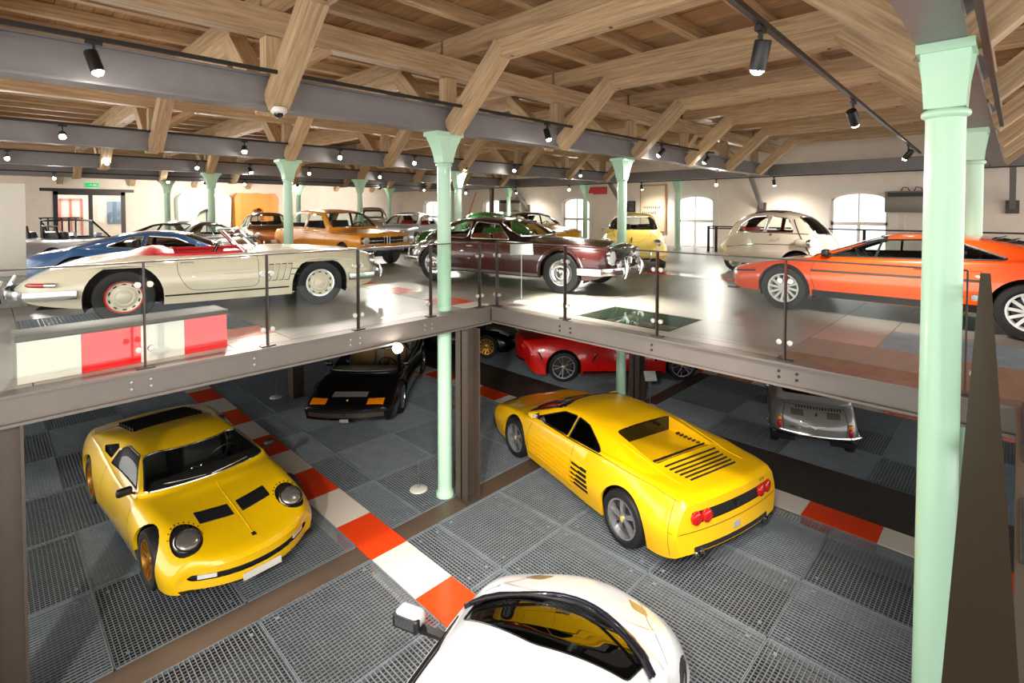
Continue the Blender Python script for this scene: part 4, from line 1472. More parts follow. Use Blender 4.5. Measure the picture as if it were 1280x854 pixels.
for k, (y, on) in enumerate(((5.4, True), (7.2, True), (10.0, True), (13.4, True), (16.5, True), (20.0, True))):
    spot((XB - .25, y, 2.405), ((10.0, y * .6, 0.2) if k % 2 else (X_WALL - .1, y, -.6)), ORD[5 - k] + ' lit spotlight under the cross beam, counted from the door wall', on, (140 if k % 2 else 130) * SP, 130, 'spotlights by the windows')
# lamp under the gallery beam by the black car
e = empty('gallery_spotlight', (3.57, 5.47, -0.245), 0, 'bright spotlight under the brown gallery beam by the black car', 'spotlight')
hh = link('housing', spot_meshes()['b'], TRACK_M, e); hh.matrix_local = axis_mtx((0, 0, -0.075), (-0.55, -0.75, 0.22)) @ Matrix.Scale(1.4, 4)
link('lens', spot_meshes()['l'], LAMP_ON, hh)
l = bpy.data.lights.new('spot_light', 'SPOT'); l.energy = 150; l.color = (1.0, 0.92, 0.82); l.spot_size = R(110); l.spot_blend = 0.9; l.shadow_soft_size = 0.06
lo = bpy.data.objects.new('spot_light', l); COL.objects.link(lo); lo.parent = hh
lo.matrix_local = Matrix.Translation((0, 0, 0.20)) @ Matrix.Rotation(PI, 4, 'X')

# ================================================================ things around the hall
# striped plinth behind the railing
e = empty('display_plinth', (0.16, 5.66, 0.0), R(2.5), 'low display plinth with white and red gloss panels below the ivory roadster', 'plinth')
rbox('top', (-0.01, -0.01, 0.34), (1.56, 0.36, 0.385), 0.006, mat('plinth_top', rgb(84, 78, 72), 0.6), e)
RG = mat('gloss_red', rgb(222, 20, 22), 0.12, coat=1.0); WG = mat('gloss_white', rgb(212, 208, 196), 0.15, coat=1.0)
for k, (a, b, m) in enumerate(((0, .40, WG), (.40, .82, RG), (.82, 1.17, WG), (1.17, 1.55, RG))):
    MB().box((a + .001, 0, 0.002), (b - .001, 0.34, 0.34)).build('panel', m, e)
# white partition at the left edge with a grey board over it
e = empty('partition_wall', (-1.0, 10.2, 0), 0, 'white partition screen at the end of the gallery beside the silver roadster', 'partition')
rbox('panel', (-1.6, 0, 0.45), (1.42, 0.10, 1.77), 0.008, mat('partition_white', rgb(226, 226, 220), 0.5), e)
rbox('perforated_base', (-1.6, 0.01, 0.0), (1.42, 0.09, 0.44), 0.006, mat('perf_grey', rgb(190, 192, 190), 0.5, noise=0.3, nscale=60), e)
rbox('upper_board', (-1.6, 0.02, 1.80), (1.16, 0.10, 2.25), 0.008, mat('board_olive', rgb(96, 92, 78), 0.6), e)
# body shells standing against the door wall
def body_shell(name, x, y, w, h, m, label, mirror=False):
    e = empty(name, (x, y, 0.0), 0, label, 'car body')
    out = rpoly([(-w * .46, .05), (-w * .40, .02), (w * .42, .02), (w * .47, .3), (w * .5, h * .9), (w * .42, h), (w * .12, h * .985), (0, h * 1.01), (-w * .12, h * .985), (-w * .42, h), (-w * .5, h * .9), (-w * .49, h * .5)], .12, 3)
    hole = rpoly([(.30, .25), (.30, h * .62), (.05, h * .68), (-.28, h * .60), (-.42, h * .40), (-.44, .25)], .14, 4)
    bm = bmesh.new()
    vo = [bm.verts.new((a, 0, b)) for a, b in out]; vh = [bm.verts.new((a, 0, b)) for a, b in hole]
    eo = [bm.edges.new((vo[i], vo[(i + 1) % len(vo)])) for i in range(len(vo))]
    eh = [bm.edges.new((vh[i], vh[(i + 1) % len(vh)])) for i in range(len(vh))]
    bmesh.ops.triangle_fill(bm, edges=eo + eh, use_beauty=True)
    r = bmesh.ops.extrude_face_region(bm, geom=list(bm.faces))
    for g in r['geom']:
        if isinstance(g, bmesh.types.BMVert): g.co.y -= 0.5
    bmesh.ops.recalc_face_normals(bm, faces=bm.faces)
    me = bpy.data.meshes.new('shell'); bm.to_mesh(me); bm.free()
    smooth_mesh(me, 35)
    link('shell', me, m, e)
    # inner window frame, ribs
    MB().tube([(a, -0.51, b) for a, b in hole], .022, 6, closed=True).build('opening_rim', m, e, smooth=60)
    for k in (-.34, .30): MB().tube([(w * k, -.5, .1), (w * k, -.53, h * .5), (w * k, -.5, h * .95)], .03, 6).build('rib', m, e, smooth=60)
    MB().box((.1, -.3, h * .60), (.34, -.24, h * .66)).build('bracket', BLACK, e)
    MB().box((.08, -.28, .2), (.12, -.24, h * .62)).build('strut', BLACK, e)
    rbox('stand', (-w * .42, -.42, 0), (w * .42, -.06, .05), .01, BLACK, e)
    return e
body_shell('car_body_shell', 7.25, 27.6, 2.25, 2.15, mat('shell_mint', rgb(196, 220, 204), .4), 'pale mint bare car body shell standing on end by the door wall')
body_shell('car_body_shell', 9.55, 27.6, 2.1, 2.22, mat('shell_orange', rgb(246, 160, 64), .4), 'orange bare car body shell standing on end by the door wall')
# far-wall fixtures
def heater(y, z, label):
    e = empty('wall_heater', (X_WALL - 0.02, y, z), 0, label, 'heater', 'wall heaters')
    rbox('case', (-.32, -.75, -.30), (0, .75, .30), .02, mat('heater_grey', rgb(138, 132, 122), .4, .3), e)
    MB().box((-.325, -.68, .14), (-.31, .68, .26)).build('outlet', BLACK, e)
    MB().box((-.325, -.60, -.26), (-.31, -.25, -.22)).build('badge', BLACK, e)
    for k in (-.4, -.1, .2): MB().tube([(-.1, k, .3), (-.1, k + .05, .4), (-.1, k + .15, .42), (-.1, k + .2, .3)], .015, 6).build('pipe', STEEL_BROWN, e)
    MB().tube([(-.05, .3, -.3), (-.05, .3, -1.2)], .012, 6).build('cable', WIN_W, e)
heater(17.95, 1.58, 'grey wall heater between arched windows behind the maroon coupe'); heater(2.0, 1.62, 'grey wall heater beside the arched window behind the orange car')
e = empty('signature_panel', (X_WALL - .03, 10.27, 1.45), 0, 'tall cream panel with black handwriting on the far wall', 'panel')
rbox('board', (-.08, -.52, -.9), (0, .52, .88), .01, mat('panel_cream', rgb(240, 222, 192), .6), e)
rbox('frame', (-.06, -.57, -.95), (.0, .57, .93), .01, mat('panel_edge', rgb(190, 150, 110), .6), e)
random.seed(3)
for line, (z, n, y0) in enumerate(((.02, 9, .36), (-.20, 8, .42))):
    for k in range(n):
        y = y0 - k * .082
        pts = [(-.086, y - .016 * math.sin(t * 2.2 + k), z + .05 * math.cos(t * (1.6 + .5 * random.random())) + .02 * random.random()) for t in range(5)]
        MB().tube(pts, .013, 4).build('handwriting', BLACK, e)
e = empty('red_banner', (X_WALL - .002, 13.1, 2.21), 0, 'red banner with white lettering behind a green column by the windows', 'sign')
rbox('board', (-.03, -.65, -.16), (0, .65, .16), .005, mat('banner_red', rgb(226, 62, 60), .5), e)
me = text_mesh('N', .26, .002); t = link('lettering', me, KERB_W, e); t.matrix_local = axis_mtx((-.034, .5, 0), (-1, 0, 0))
e = empty('framed_picture', (X_WALL - .03, 11.25, 1.52), 0, 'small dark framed picture on the far wall', 'picture')
rbox('frame', (-.04, -.18, -.22), (0, .18, .22), .008, BLACK, e); MB().box((-.044, -.14, -.18), (-.04, .14, .18)).build('print', mat('print_grey', rgb(110, 106, 100), .6, noise=.8, nscale=14), e)
e = empty('exit_sign', (3.2, Y_WALL - .06, 2.42), 0, 'green illuminated exit sign above the sliding glass door', 'sign')
rbox('box', (-.22, -.05, -.09), (.22, .03, .09), .01, mat('exit_green', rgb(0, 120, 70), .4, emit=rgb(0, 130, 70), estr=.8), e)
m = axis_mtx((0, -.052, 0), (0, -1, 0))
MB().prism([(.02, -.05), (.14, -.05), (.14, .05), (.02, .05)], 0, .003, m).build('door_symbol', KERB_W, e)
MB().prism([(-.14, -.012), (-.06, -.012), (-.06, -.045), (0, 0), (-.06, .045), (-.06, .012), (-.14, .012)], 0, .003, m).build('arrow_symbol', KERB_W, e)
o = MB().tube([(X_WALL - .9, 20.9, 0.0), (X_WALL - .05, 20.75, 2.3)], .03, 8).build('orange_pole', mat('pole_orange', rgb(226, 140, 70), .5)); tag(o, 'orange pole leaning against the far wall beside an arched window', 'pole')
o = MB().box((XB + .35, 18.72, 0.0), (XB + .5, 18.9, 2.44)).build('dark_pipe', STEEL_BROWN); tag(o, 'dark square downpipe standing in front of the far wall', 'pipe')
# dome camera on the strut
e = empty('security_camera', (2.17, 5.52, 2.46), 0, 'white dome security camera at the foot of a timber strut', 'camera')
MB().lathe([(.075, 0), (.08, -.02), (.078, -.05), (.055, -.062)], 22).build('housing', mat('cam_white', rgb(236, 234, 230), .35), e, smooth=40)
MB().lathe([(.055, -.055), (.05, -.08), (.032, -.10), (.0005, -.108)], 20).build('dome', mat('cam_dome', rgb(16, 16, 18), .08, coat=1), e, smooth=60)
# information stands: disc base, rod, tilted plaque
def info_stand(x, y, z, h, yaw, label, rope=False, size=(.30, .21)):
    e = empty('info_stand', (x, y, z), yaw, label, 'sign', 'information stands')
    MB().lathe([(.0005, .022), (.10, .022), (.115, .015), (.118, 0), (.0005, 0)], 22).build('base', mat('stand_white', rgb(224, 222, 216), .4), e, smooth=40)
    MB().tube([(0, 0, .02), (0, 0, h)], .008, 6).build('rod', STAINLESS, e)
    m = axis_mtx((0, 0, h), (-.7, 0, .7))
    MB().prism([(-size[0] / 2, -size[1] / 2), (size[0] / 2, -size[1] / 2), (size[0] / 2, size[1] / 2), (-size[0] / 2, size[1] / 2)], 0, .008, m).build('plaque', mat('plaque_pale', rgb(184, 184, 180), .4), e)
def rod_stand(x, y, h, label):
    e = empty('rope_stand', (x, y, ZL), 0, label, 'stand', 'slim rope stands')
    MB().lathe([(.0005, .02), (.11, .02), (.125, .012), (.128, 0), (.0005, 0)], 22).build('base', mat('stand_white', rgb(224, 222, 216), .4), e, smooth=40)
    MB().tube([(0, 0, .02), (0, 0, h)], .006, 6).build('rod', STAINLESS, e)
rod_stand(4.28, 6.06, .45, 'slim rod stand with white disc base beside the gallery corner post')
rod_stand(4.29, 11.25, .55, 'slim rod stand with white disc base beside the far steel post')
info_stand(9.42, 5.28, ZL, .62, R(45), 'slanted pale info plaque on a rod in front of the red coupe', size=(.24, .22))
info_stand(5.62, 5.30, 0.0, .80, R(45), 'slanted pale info plaque behind the corner railing by the maroon coupe', size=(.34, .2))
# ropes between stands
o = MB().tube([(5.75 + .9 * t, 7.3 + .6 * t, ZL + .55 - .9 * t + .6 * t * t) for t in [i / 10 for i in range(11)]], .012, 6).build('barrier_rope', mat('rope_grey', rgb(150, 146, 120), .7)); tag(o, 'pale barrier rope sagging beside the black car with gold wheels', 'rope')
# white kerb stone under the partition corner, little bollard at the left edge
e = empty('white_bollard', (0.30, 4.62, ZL), 0, 'small white bollard at the foot of the left steel post', 'bollard')
MB().lathe([(.045, 0), (.045, .34), (.062, .37), (.062, .42), (.05, .44), (.0005, .44)], 18).build('post', mat('stand_white', rgb(224, 222, 216), .4), e, smooth=40)

# ================================================================ the cars
def paint(name, c, metal=0.0, rough=0.3, coat=1.0):
    if name in MATS:
        return MATS[name]
    m = mat(name, c, rough, metal, coat=coat)
    # outside lacquer, inside dark trim: the panels are sheets with two different sides
    nt = m.node_tree; b = nt.nodes['Principled BSDF']
    g = nt.nodes.new('ShaderNodeNewGeometry')
    mx = nt.nodes.new('ShaderNodeMix'); mx.data_type = 'RGBA'
    mx.inputs['A'].default_value = (*c, 1); mx.inputs['B'].default_value = (*rgb(40, 37, 35), 1)
    nt.links.new(g.outputs['Backfacing'], mx.inputs['Factor'])
    nt.links.new(mx.outputs['Result'], b.inputs['Base Color'])
    return m

P_YELLOW = paint('paint_yellow', rgb(248, 200, 4))
P_YELLOW2 = paint('paint_yellow_warm', rgb(246, 192, 6))
P_ORANGE = paint('paint_orange_red', rgb(252, 84, 14))
P_CREAM = paint('paint_ivory', rgb(238, 228, 204))
P_RED = paint('paint_red', rgb(232, 22, 14))
P_BLACK = paint('paint_black', rgb(10, 10, 11), rough=0.2)
P_WHITE = paint('paint_white', rgb(194, 198, 204))
P_GREY = paint('paint_grey', rgb(126, 124, 120), metal=0.1)
P_AMBER = paint('paint_amber', rgb(250, 165, 30))
P_MAROON = paint('paint_maroon', rgb(66, 14, 13))
P_BEIGE = paint('paint_beige', rgb(224, 212, 194))
P_LEMON = paint('paint_pale_yellow', rgb(250, 222, 110))
P_BLUE = paint('paint_blue', rgb(44, 100, 160))
P_SILVER = paint('paint_silver', rgb(196, 202, 210), metal=0.2)
P_BROWN = paint('paint_brown', rgb(120, 70, 26))
P_GREEN = paint('paint_green', rgb(22, 120, 40))
P_GREYBROWN = paint('paint_grey_brown', rgb(150, 142, 138), metal=0.5)
mat('gold_wheel', rgb(205, 150, 60), 0.32, 0.85)
mat('silver_wheel', rgb(205, 206, 210), 0.25, 0.8)
mat('white_wheel', rgb(236, 236, 234), 0.35)
mat('yellow_cap', rgb(230, 190, 30), 0.35)
mat('cream_wheel', rgb(236, 226, 204), 0.3, coat=1.0)
mat('chrome_wheel', rgb(220, 220, 222), 0.12, 1.0)
mat('dark_wheel', rgb(60, 60, 64), 0.35, 0.6)
PANEL_Y = mat('panel_yellow_warm', rgb(246, 192, 6), 0.3, coat=1.0)
GRILLE_BLACK = mat('grille_black', rgb(18, 18, 19), 0.5)

def add_seam(c, polys, w=0.006):
    for p in polys:
        c.line_side('panel_gap', p, w, BLACKM, 0.0015)

def car_miura(loc, heading, scale, label):
    S = dict(x1=2.18, x0=-2.18,
        zc=[(2.18, .42), (2.14, .46), (1.9, .525), (1.5, .61), (1.0, .70), (.66, .755), (.2, .78), (-.6, .80), (-1.0, .84), (-1.5, .85), (-1.9, .83), (-2.12, .78), (-2.18, .72)],
        zs=[(2.18, .41), (2.13, .45), (1.85, .55), (1.3, .69), (.9, .705), (.5, .70), (0, .72), (-.6, .79), (-1.1, .85), (-1.5, .85), (-1.9, .81), (-2.12, .76), (-2.18, .70)],
        ws=[(2.18, .55), (2.0, .62), (1.4, .70), (.6, .77), (0, .78), (-1.2, .77), (-2.0, .70), (-2.18, .64)],
        ww=[(2.18, .66), (2.05, .76), (1.7, .84), (1.25, .87), (.5, .86), (0, .86), (-1.2, .88), (-1.9, .82), (-2.18, .70)],
        zw=[(2.18, .30), (1.3, .44), (-2.18, .55)],
        zb=[(2.18, .20), (2.1, .17), (1.7, .15), (-1.7, .18), (-2.0, .28), (-2.18, .42)],
        roof=[(.74, .752), (.28, .95), (.02, 1.03), (-.3, 1.06), (-.7, 1.03), (-1.2, .96), (-1.75, .86)],
        wg=.75, wr=.56, crown=.05, nose=(.30, .9), tail=(.16, .6), wsbow=.12, screen=(.74, .1), sharp={2: .22, 4: .18})
    c = Car('yellow_sports_car', S, P_YELLOW, scale, passes=3)
    c.arch(1.25, .31, .345); c.arch(-1.25, .32, .36)
    c.front_part('windscreen', rpoly([(-.69, .765), (.69, .765), (.53, 1.005), (-.53, 1.005)], .06), GLASS_CAR, -.004, xr=(-.3, 1.0), v=(3.7, 9), frame=(.009, CHROME))
    c.side_part('side_window', rpoly([(.52, .775), (.06, .975), (-.36, .985), (-.50, .93), (-.47, .79)], .03), GLASS_CAR, -.004, frame=(.008, CHROME))
    c.side_part('air_intake', rpoly([(-.55, .82), (-.56, .93), (-.66, .95), (-.92, .88), (-.80, .84)], .02), BLACKM, -.03)
    # slatted rear window between the rear buttresses
    c.top_part('rear_louvre_panel', rpoly([(-.78, -.44), (-.78, .44), (-1.62, .46), (-1.62, -.46)], .06), BLACKM, -.02)
    for k in range(6):
        x = -.82 - k * .14
        p, n = c.top(x, 0)
        MB().bar((x, -.43, p.z + .0), (x, .43, p.z + .0), .09, .015, (.35, 0, 1)).build('louvre', BLACK, c.root)
    # hood vents
    for sg in (1, -1):
        c.top_part('hood_vent', [(1.38, sg * .05), (1.58, sg * .05), (1.53, sg * .38), (1.33, sg * .38)][::sg], BLACKM, -.012, frame=(.006, BLACK))
        for k in range(4):
            x = 1.53 - k * .045
            MB().bar((x, sg * .06, c.top(x, sg * .06)[0].z), (x - .05, sg * .37, c.top(x - .05, sg * .37)[0].z), .012, .006).build('vent_slat', BLACK, c.root)
        # reclining round headlights in black ovals
        ov = [(1.66 + .215 * math.cos(a), sg * .555 + .145 * math.sin(a)) for a in [2 * PI * k / 22 for k in range(22)]]
        c.top_part('headlight_surround', ov, BLACKM, -.03, nz=.1)
        p, n = c.top(1.70, sg * .555)
        d = (n + Vector((.30, 0, .1))).normalized()
        c.lamp('headlight', p + d * .012, d, .118, lens=mat('headlamp_glass', rgb(150, 149, 146), .22, .7, coat=.6))
        # lashes
        for k in range(9):
            mb = MB()
            a = PI / 2 + (k - 4) * .28 + PI / 2
            x = 1.66 + .20 * math.cos(a); y = sg * .555 + .135 * math.sin(a)
            q, nn = c.top(x, y)
            mb.bar(q + Vector((0, 0, -.02)), c.top(1.66 + .245 * math.cos(a), sg * .555 + .165 * math.sin(a))[0] + Vector((0, 0, .004)), .012, .008)
            mb.build('headlight_lash', BLACK, c.root)
    c.ridge('bonnet_crease', [c.top(.92 + i * .05, 0) for i in range(24)], .007, P_YELLOW)
    c.front_part('front_grille', rpoly([(-.60, .285), (.60, .285), (.64, .31), (.60, .345), (-.60, .345), (-.64, .31)], .015), GRILLE_BLACK, -.02, xr=(1.2, 3), nx=.02)
    for sg in (1, -1):
        p, n = c.front(sg * .47, .315)
        MB().bar(c.front(sg * .40, .315)[0] + Vector((-.022, 0, 0)), c.front(sg * .55, .315)[0] + Vector((-.022, 0, 0)), .03, .042).build('fog_lamp', WHITE_LENS, c.root)
    p, n = c.front(0, .24)
    c.plate('number_plate', (p.x + .012, 0, .225), (.40, .07), (1, 0, .15), mat('plate_white', rgb(225, 225, 220), .4))
    p, n = c.top(1.98, 0)
    c.plate('badge', p + n * .002, (.04, .05), n, BLACK, .006)
    p, n = c.top(1.94, 0)
    c.mirror(.52, .74, -1, BLACK, (.07, .16, .1), .10); c.mirror(.52, .74, 1, BLACK, (.07, .16, .1), .10)
    add_seam(c, [[(.62, .72), (.66, .3), (.6, .2)], [(-.50, .76), (-.54, .25)], [(.6, .2), (-.54, .2)]])
    c.line_side('sill_trim', [(.85, .185), (-.82, .19)], .05, mat('sill_silver', rgb(150, 146, 140), .4, .5), .003)
    c.wiper((-.06, .775), (-.48, .80), CHROME); c.wiper((.45, .79), (.0, .77), CHROME)
    c.underbody(-1.9, 1.95, .2)
    MB().box((-.72, -.7, .25), (-.68, .7, .92)).build('bulkhead', BLACKM, c.root)
    c.interior(-.32, .26, LEATHER_BLACK, .36, zt=.74, h=.58, dash=LEATHER_BLACK)
    for y in (-.05, .06):
        m = axis_mtx((.34, y, .70), (-1, 0, .5))
        MB().lathe([(.045, 0), (.05, .01), (.04, .02), (.001, .015)], 16, m).build('gauge', CHROME, c.root, smooth=40)
    c.wheel_set(1.25, -1.25, .31, .32, 'turbine:gold_wheel', .19, .05, .22)
    return c.done(loc, heading, label)

def car_testarossa(loc, heading, scale, label):
    S = dict(x1=2.24, x0=-2.24,
        zc=[(2.24, .47), (2.18, .53), (1.9, .60), (1.5, .67), (1.0, .75), (0, .82), (-1, .87), (-1.8, .895), (-2.15, .875), (-2.24, .83)],
        zs=[(2.24, .46), (2.18, .52), (1.9, .61), (1.5, .69), (.9, .75), (0, .80), (-.6, .86), (-1.2, .915), (-1.8, .90), (-2.15, .87), (-2.24, .82)],
        ws=[(2.24, .70), (1.2, .80), (0, .83), (-1.0, .85), (-1.8, .83), (-2.24, .78)],
        ww=[(2.24, .77), (1.9, .84), (1.2, .89), (0, .93), (-1.0, .985), (-1.8, .98), (-2.24, .92)],
        zw=[(2.24, .40), (0, .46), (-2.24, .52)],
        zb=[(2.24, .33), (2.15, .22), (1.6, .15), (-1.8, .18), (-2.15, .24), (-2.24, .28)],
        roof=[(1.08, .745), (.55, .96), (.18, 1.10), (-.1, 1.14), (-.55, 1.125), (-.8, 1.09), (-1.3, .99), (-1.85, .895)],
        wg=.79, wr=.58, crown=.05, nose=(.22, .6), tail=(.10, .4), wsbow=.14, screen=(1.08, .3), sharp={2: .14, 4: .16}, tuck=.07)
    c = Car('yellow_wedge_sports_car', S, P_YELLOW2, scale, passes=3)
    c.arch(1.18, .31, .36); c.arch(-1.37, .32, .375)
    c.front_part('windscreen', rpoly([(-.72, .775), (.72, .775), (.55, 1.08), (-.55, 1.08)], .05), GLASS_DARK, -.004, xr=(.0, 1.4), v=(3.7, 9), frame=(.01, BLACK))
    c.side_part('side_window', rpoly([(.72, .80), (.16, 1.035), (-.12, 1.06), (-.12, .825)], .03), GLASS_DARK, -.005, frame=(.009, BLACK))
    c.side_part('quarter_window', rpoly([(-.16, .825), (-.16, 1.06), (-.42, 1.04), (-.86, .885)], .03), GLASS_DARK, -.005, frame=(.009, BLACK))
    c.line_side('window_strip', [(.76, .79), (-.1, .812), (-.9, .87)], .014, CHROME, .004)
    # recessed engine deck between the buttresses
    c.top_part('deck_opening', rpoly([(-.80, -.50), (-.80, .50), (-1.52, .54), (-1.52, -.54)], .06), P_YELLOW2, 0, delete=True)
    mb = MB()
    x0, x1 = -.78, -1.56
    zf = .84
    mb.add([(x0 + .0, -.56, .86), (x0, .56, .86), (x1, .58, .885), (x1, -.58, .885)], [(0, 1, 2, 3)])
    mb.build('engine_cover', PANEL_Y, c.root)
    for sg in (1, -1):
        vs = []; n = 10
        for k in range(n + 1):
            x = -.78 - k * (.78 / n)
            z = c.top(max(-1.53, min(-.79, x)), sg * .53)[0].z
            vs += [(x, sg * .525, .84), (x, sg * .525, z + .0)]
        MB().add(vs, [(2 * i, 2 * i + 1, 2 * i + 3, 2 * i + 2) for i in range(n)]).build('buttress_wall', PANEL_Y, c.root)
        for k in range(8):
            x = -.98 - k * .068
            MB().box((x, sg * .47, .868), (x + .03, sg * .57, .888)).build('vent_slat', BLACK, c.root)
        c.ridge('deck_edge', [c.top(-.9 - i * .06, sg * (.60 - .002 * i)) for i in range(18)], .009, P_YELLOW2)
    MB().add([(-.785, -.50, .86), (-.785, .50, .86), (-.785, .49, 1.06), (-.785, -.49, 1.06)], [(0, 1, 2, 3)]).build('rear_window', GLASS_DARK, c.root)
    MB().add([(-.74, -.7, .2), (-.74, .7, .2), (-.74, .62, 1.02), (-.74, -.62, 1.02)], [(0, 1, 2, 3)]).build('bulkhead', BLACKM, c.root)
    for k in range(9):
        x = -1.40 - k * .066
        y = .50 - k * .012
        h = [Vector((x, yy, (.90 if x > -1.55 else c.top(x, yy)[0].z) + .004)) for yy in (-y, -y / 2, 0, y / 2, y)]
        MB().tube(h, .012, 5).build('louvre', BLACK, c.root)
    # side strakes and the slotted intake
    for sg in (1, -1):
        for k in range(6):
            z = .30 + k * .062
            hs = []
            for i in range(13):
                x = .78 - i * .1 - k * .03
                p, n = c.side(x, z, sg); hs.append(p + n * (.002 + .012 * i / 12))
            MB().tube(hs, .009, 5).build('strake', P_YELLOW2, c.root, smooth=60)
    for k in range(5):
        z = .315 + k * .062
        c.side_part('intake_slot', [(-.36, z), (-.36, z + .042), (-.75 + k * .012, z + .05), (-.75 + k * .012, z + .008)], BLACKM, -.012, v=(-.5, 3))
    add_seam(c, [[(.70, .78), (.80, .5), (.72, .22)], [(-.34, .80), (-.34, .22)], [(-.9, .87), (-1.75, .875), (-2.1, .84)]])
    c.line_side('panel_gap', [(-2.05, .84), (-2.05, .25)], .006, BLACKM, .0015)
    c.line_side('panel_gap', [(-2.05, .52), (-2.2, .52)], .006, BLACKM, .0015)
    # tail
    c.rear_part('rear_grille', rpoly([(-.70, .60), (.70, .60), (.70, .735), (-.70, .735)], .02), GRILLE_BLACK, -.008, xr=(-3, -1.8), nx=.3)
    for sg in (1, -1):
        for y in (.64, .49):
            p, n = c.rear(sg * y, .665)
            c.lamp('tail_light', p + Vector((-.01, 0, 0)), (-1, sg * .1, 0), .066, RED_LENS, RED_LENS)
    p, n = c.rear(0, .67)
    c.plate('badge', (p.x - .012, 0, .67), (.05, .07), (-1, 0, 0), CHROME)
    p, n = c.rear(.52, .80)
    me = text_mesh('512 TR', .035, .001)
    t = link('model_script', me, BLACK, c.root); t.matrix_local = axis_mtx(c.rear(-.5, .79)[0] + Vector((-.006, 0, 0)), c.rear(-.5, .79)[1])
    c.line_end('panel_gap', [(-.85, .52), (.85, .52)], .008, BLACKM)
    p, n = c.rear(0, .42)
    c.plate('number_plate', (p.x - .004, .0, .43), (.12, .07), (-1, 0, 0), mat('plate_grey', rgb(165, 165, 160), .4))
    c.rear_part('rear_valance', rpoly([(-.66, .285), (.66, .285), (.66, .345), (-.66, .345)], .02), BLACKM, -.01, xr=(-3, -1.8), nx=.0)
    for sg in (1, -1):
        for d in (0, .1):
            MB().lathe([(.03, 0), (.036, 0), (.036, .06), (.03, .06), (.03, .02)], 14, axis_mtx((-2.16, sg * (.52 + d), .27), (-1, 0, 0))).build('exhaust_pipe', CHROME, c.root, smooth=40)
    for sg in (1, -1):
        p, n = c.top(2.0, sg * .42)
        c.top_part('headlight_lid', [(2.10, sg * .25), (2.10, sg * .60), (1.98, sg * .62), (1.98, sg * .25)][::-sg], GRILLE_BLACK, .001)
        m, n = c.side(-.92, .90, sg)
    p, n = c.side(-1.0, .93, 1)
    MB().lathe([(.085, 0), (.085, .003), (.001, .004)], 20, axis_mtx(p, n)).build('fuel_cap', P_YELLOW2, c.root)
    c.mirror(.68, .80, 1, P_YELLOW2, (.12, .16, .09), .06); c.mirror(.68, .80, -1, P_YELLOW2, (.12, .16, .09), .06)
    c.wiper((-.08, .785), (-.55, .80)); c.wiper((.5, .79), (.05, .785))
    c.underbody(-2.0, 1.95, .2)
    c.interior(-.18, .26, LEATHER_BLACK, .5, zt=.78, h=.55)
    c.wheel_set(1.18, -1.37, .31, .325, 'star5:silver_wheel:yellow_cap', .22, .02, .26)
    return c.done(loc, heading, label)

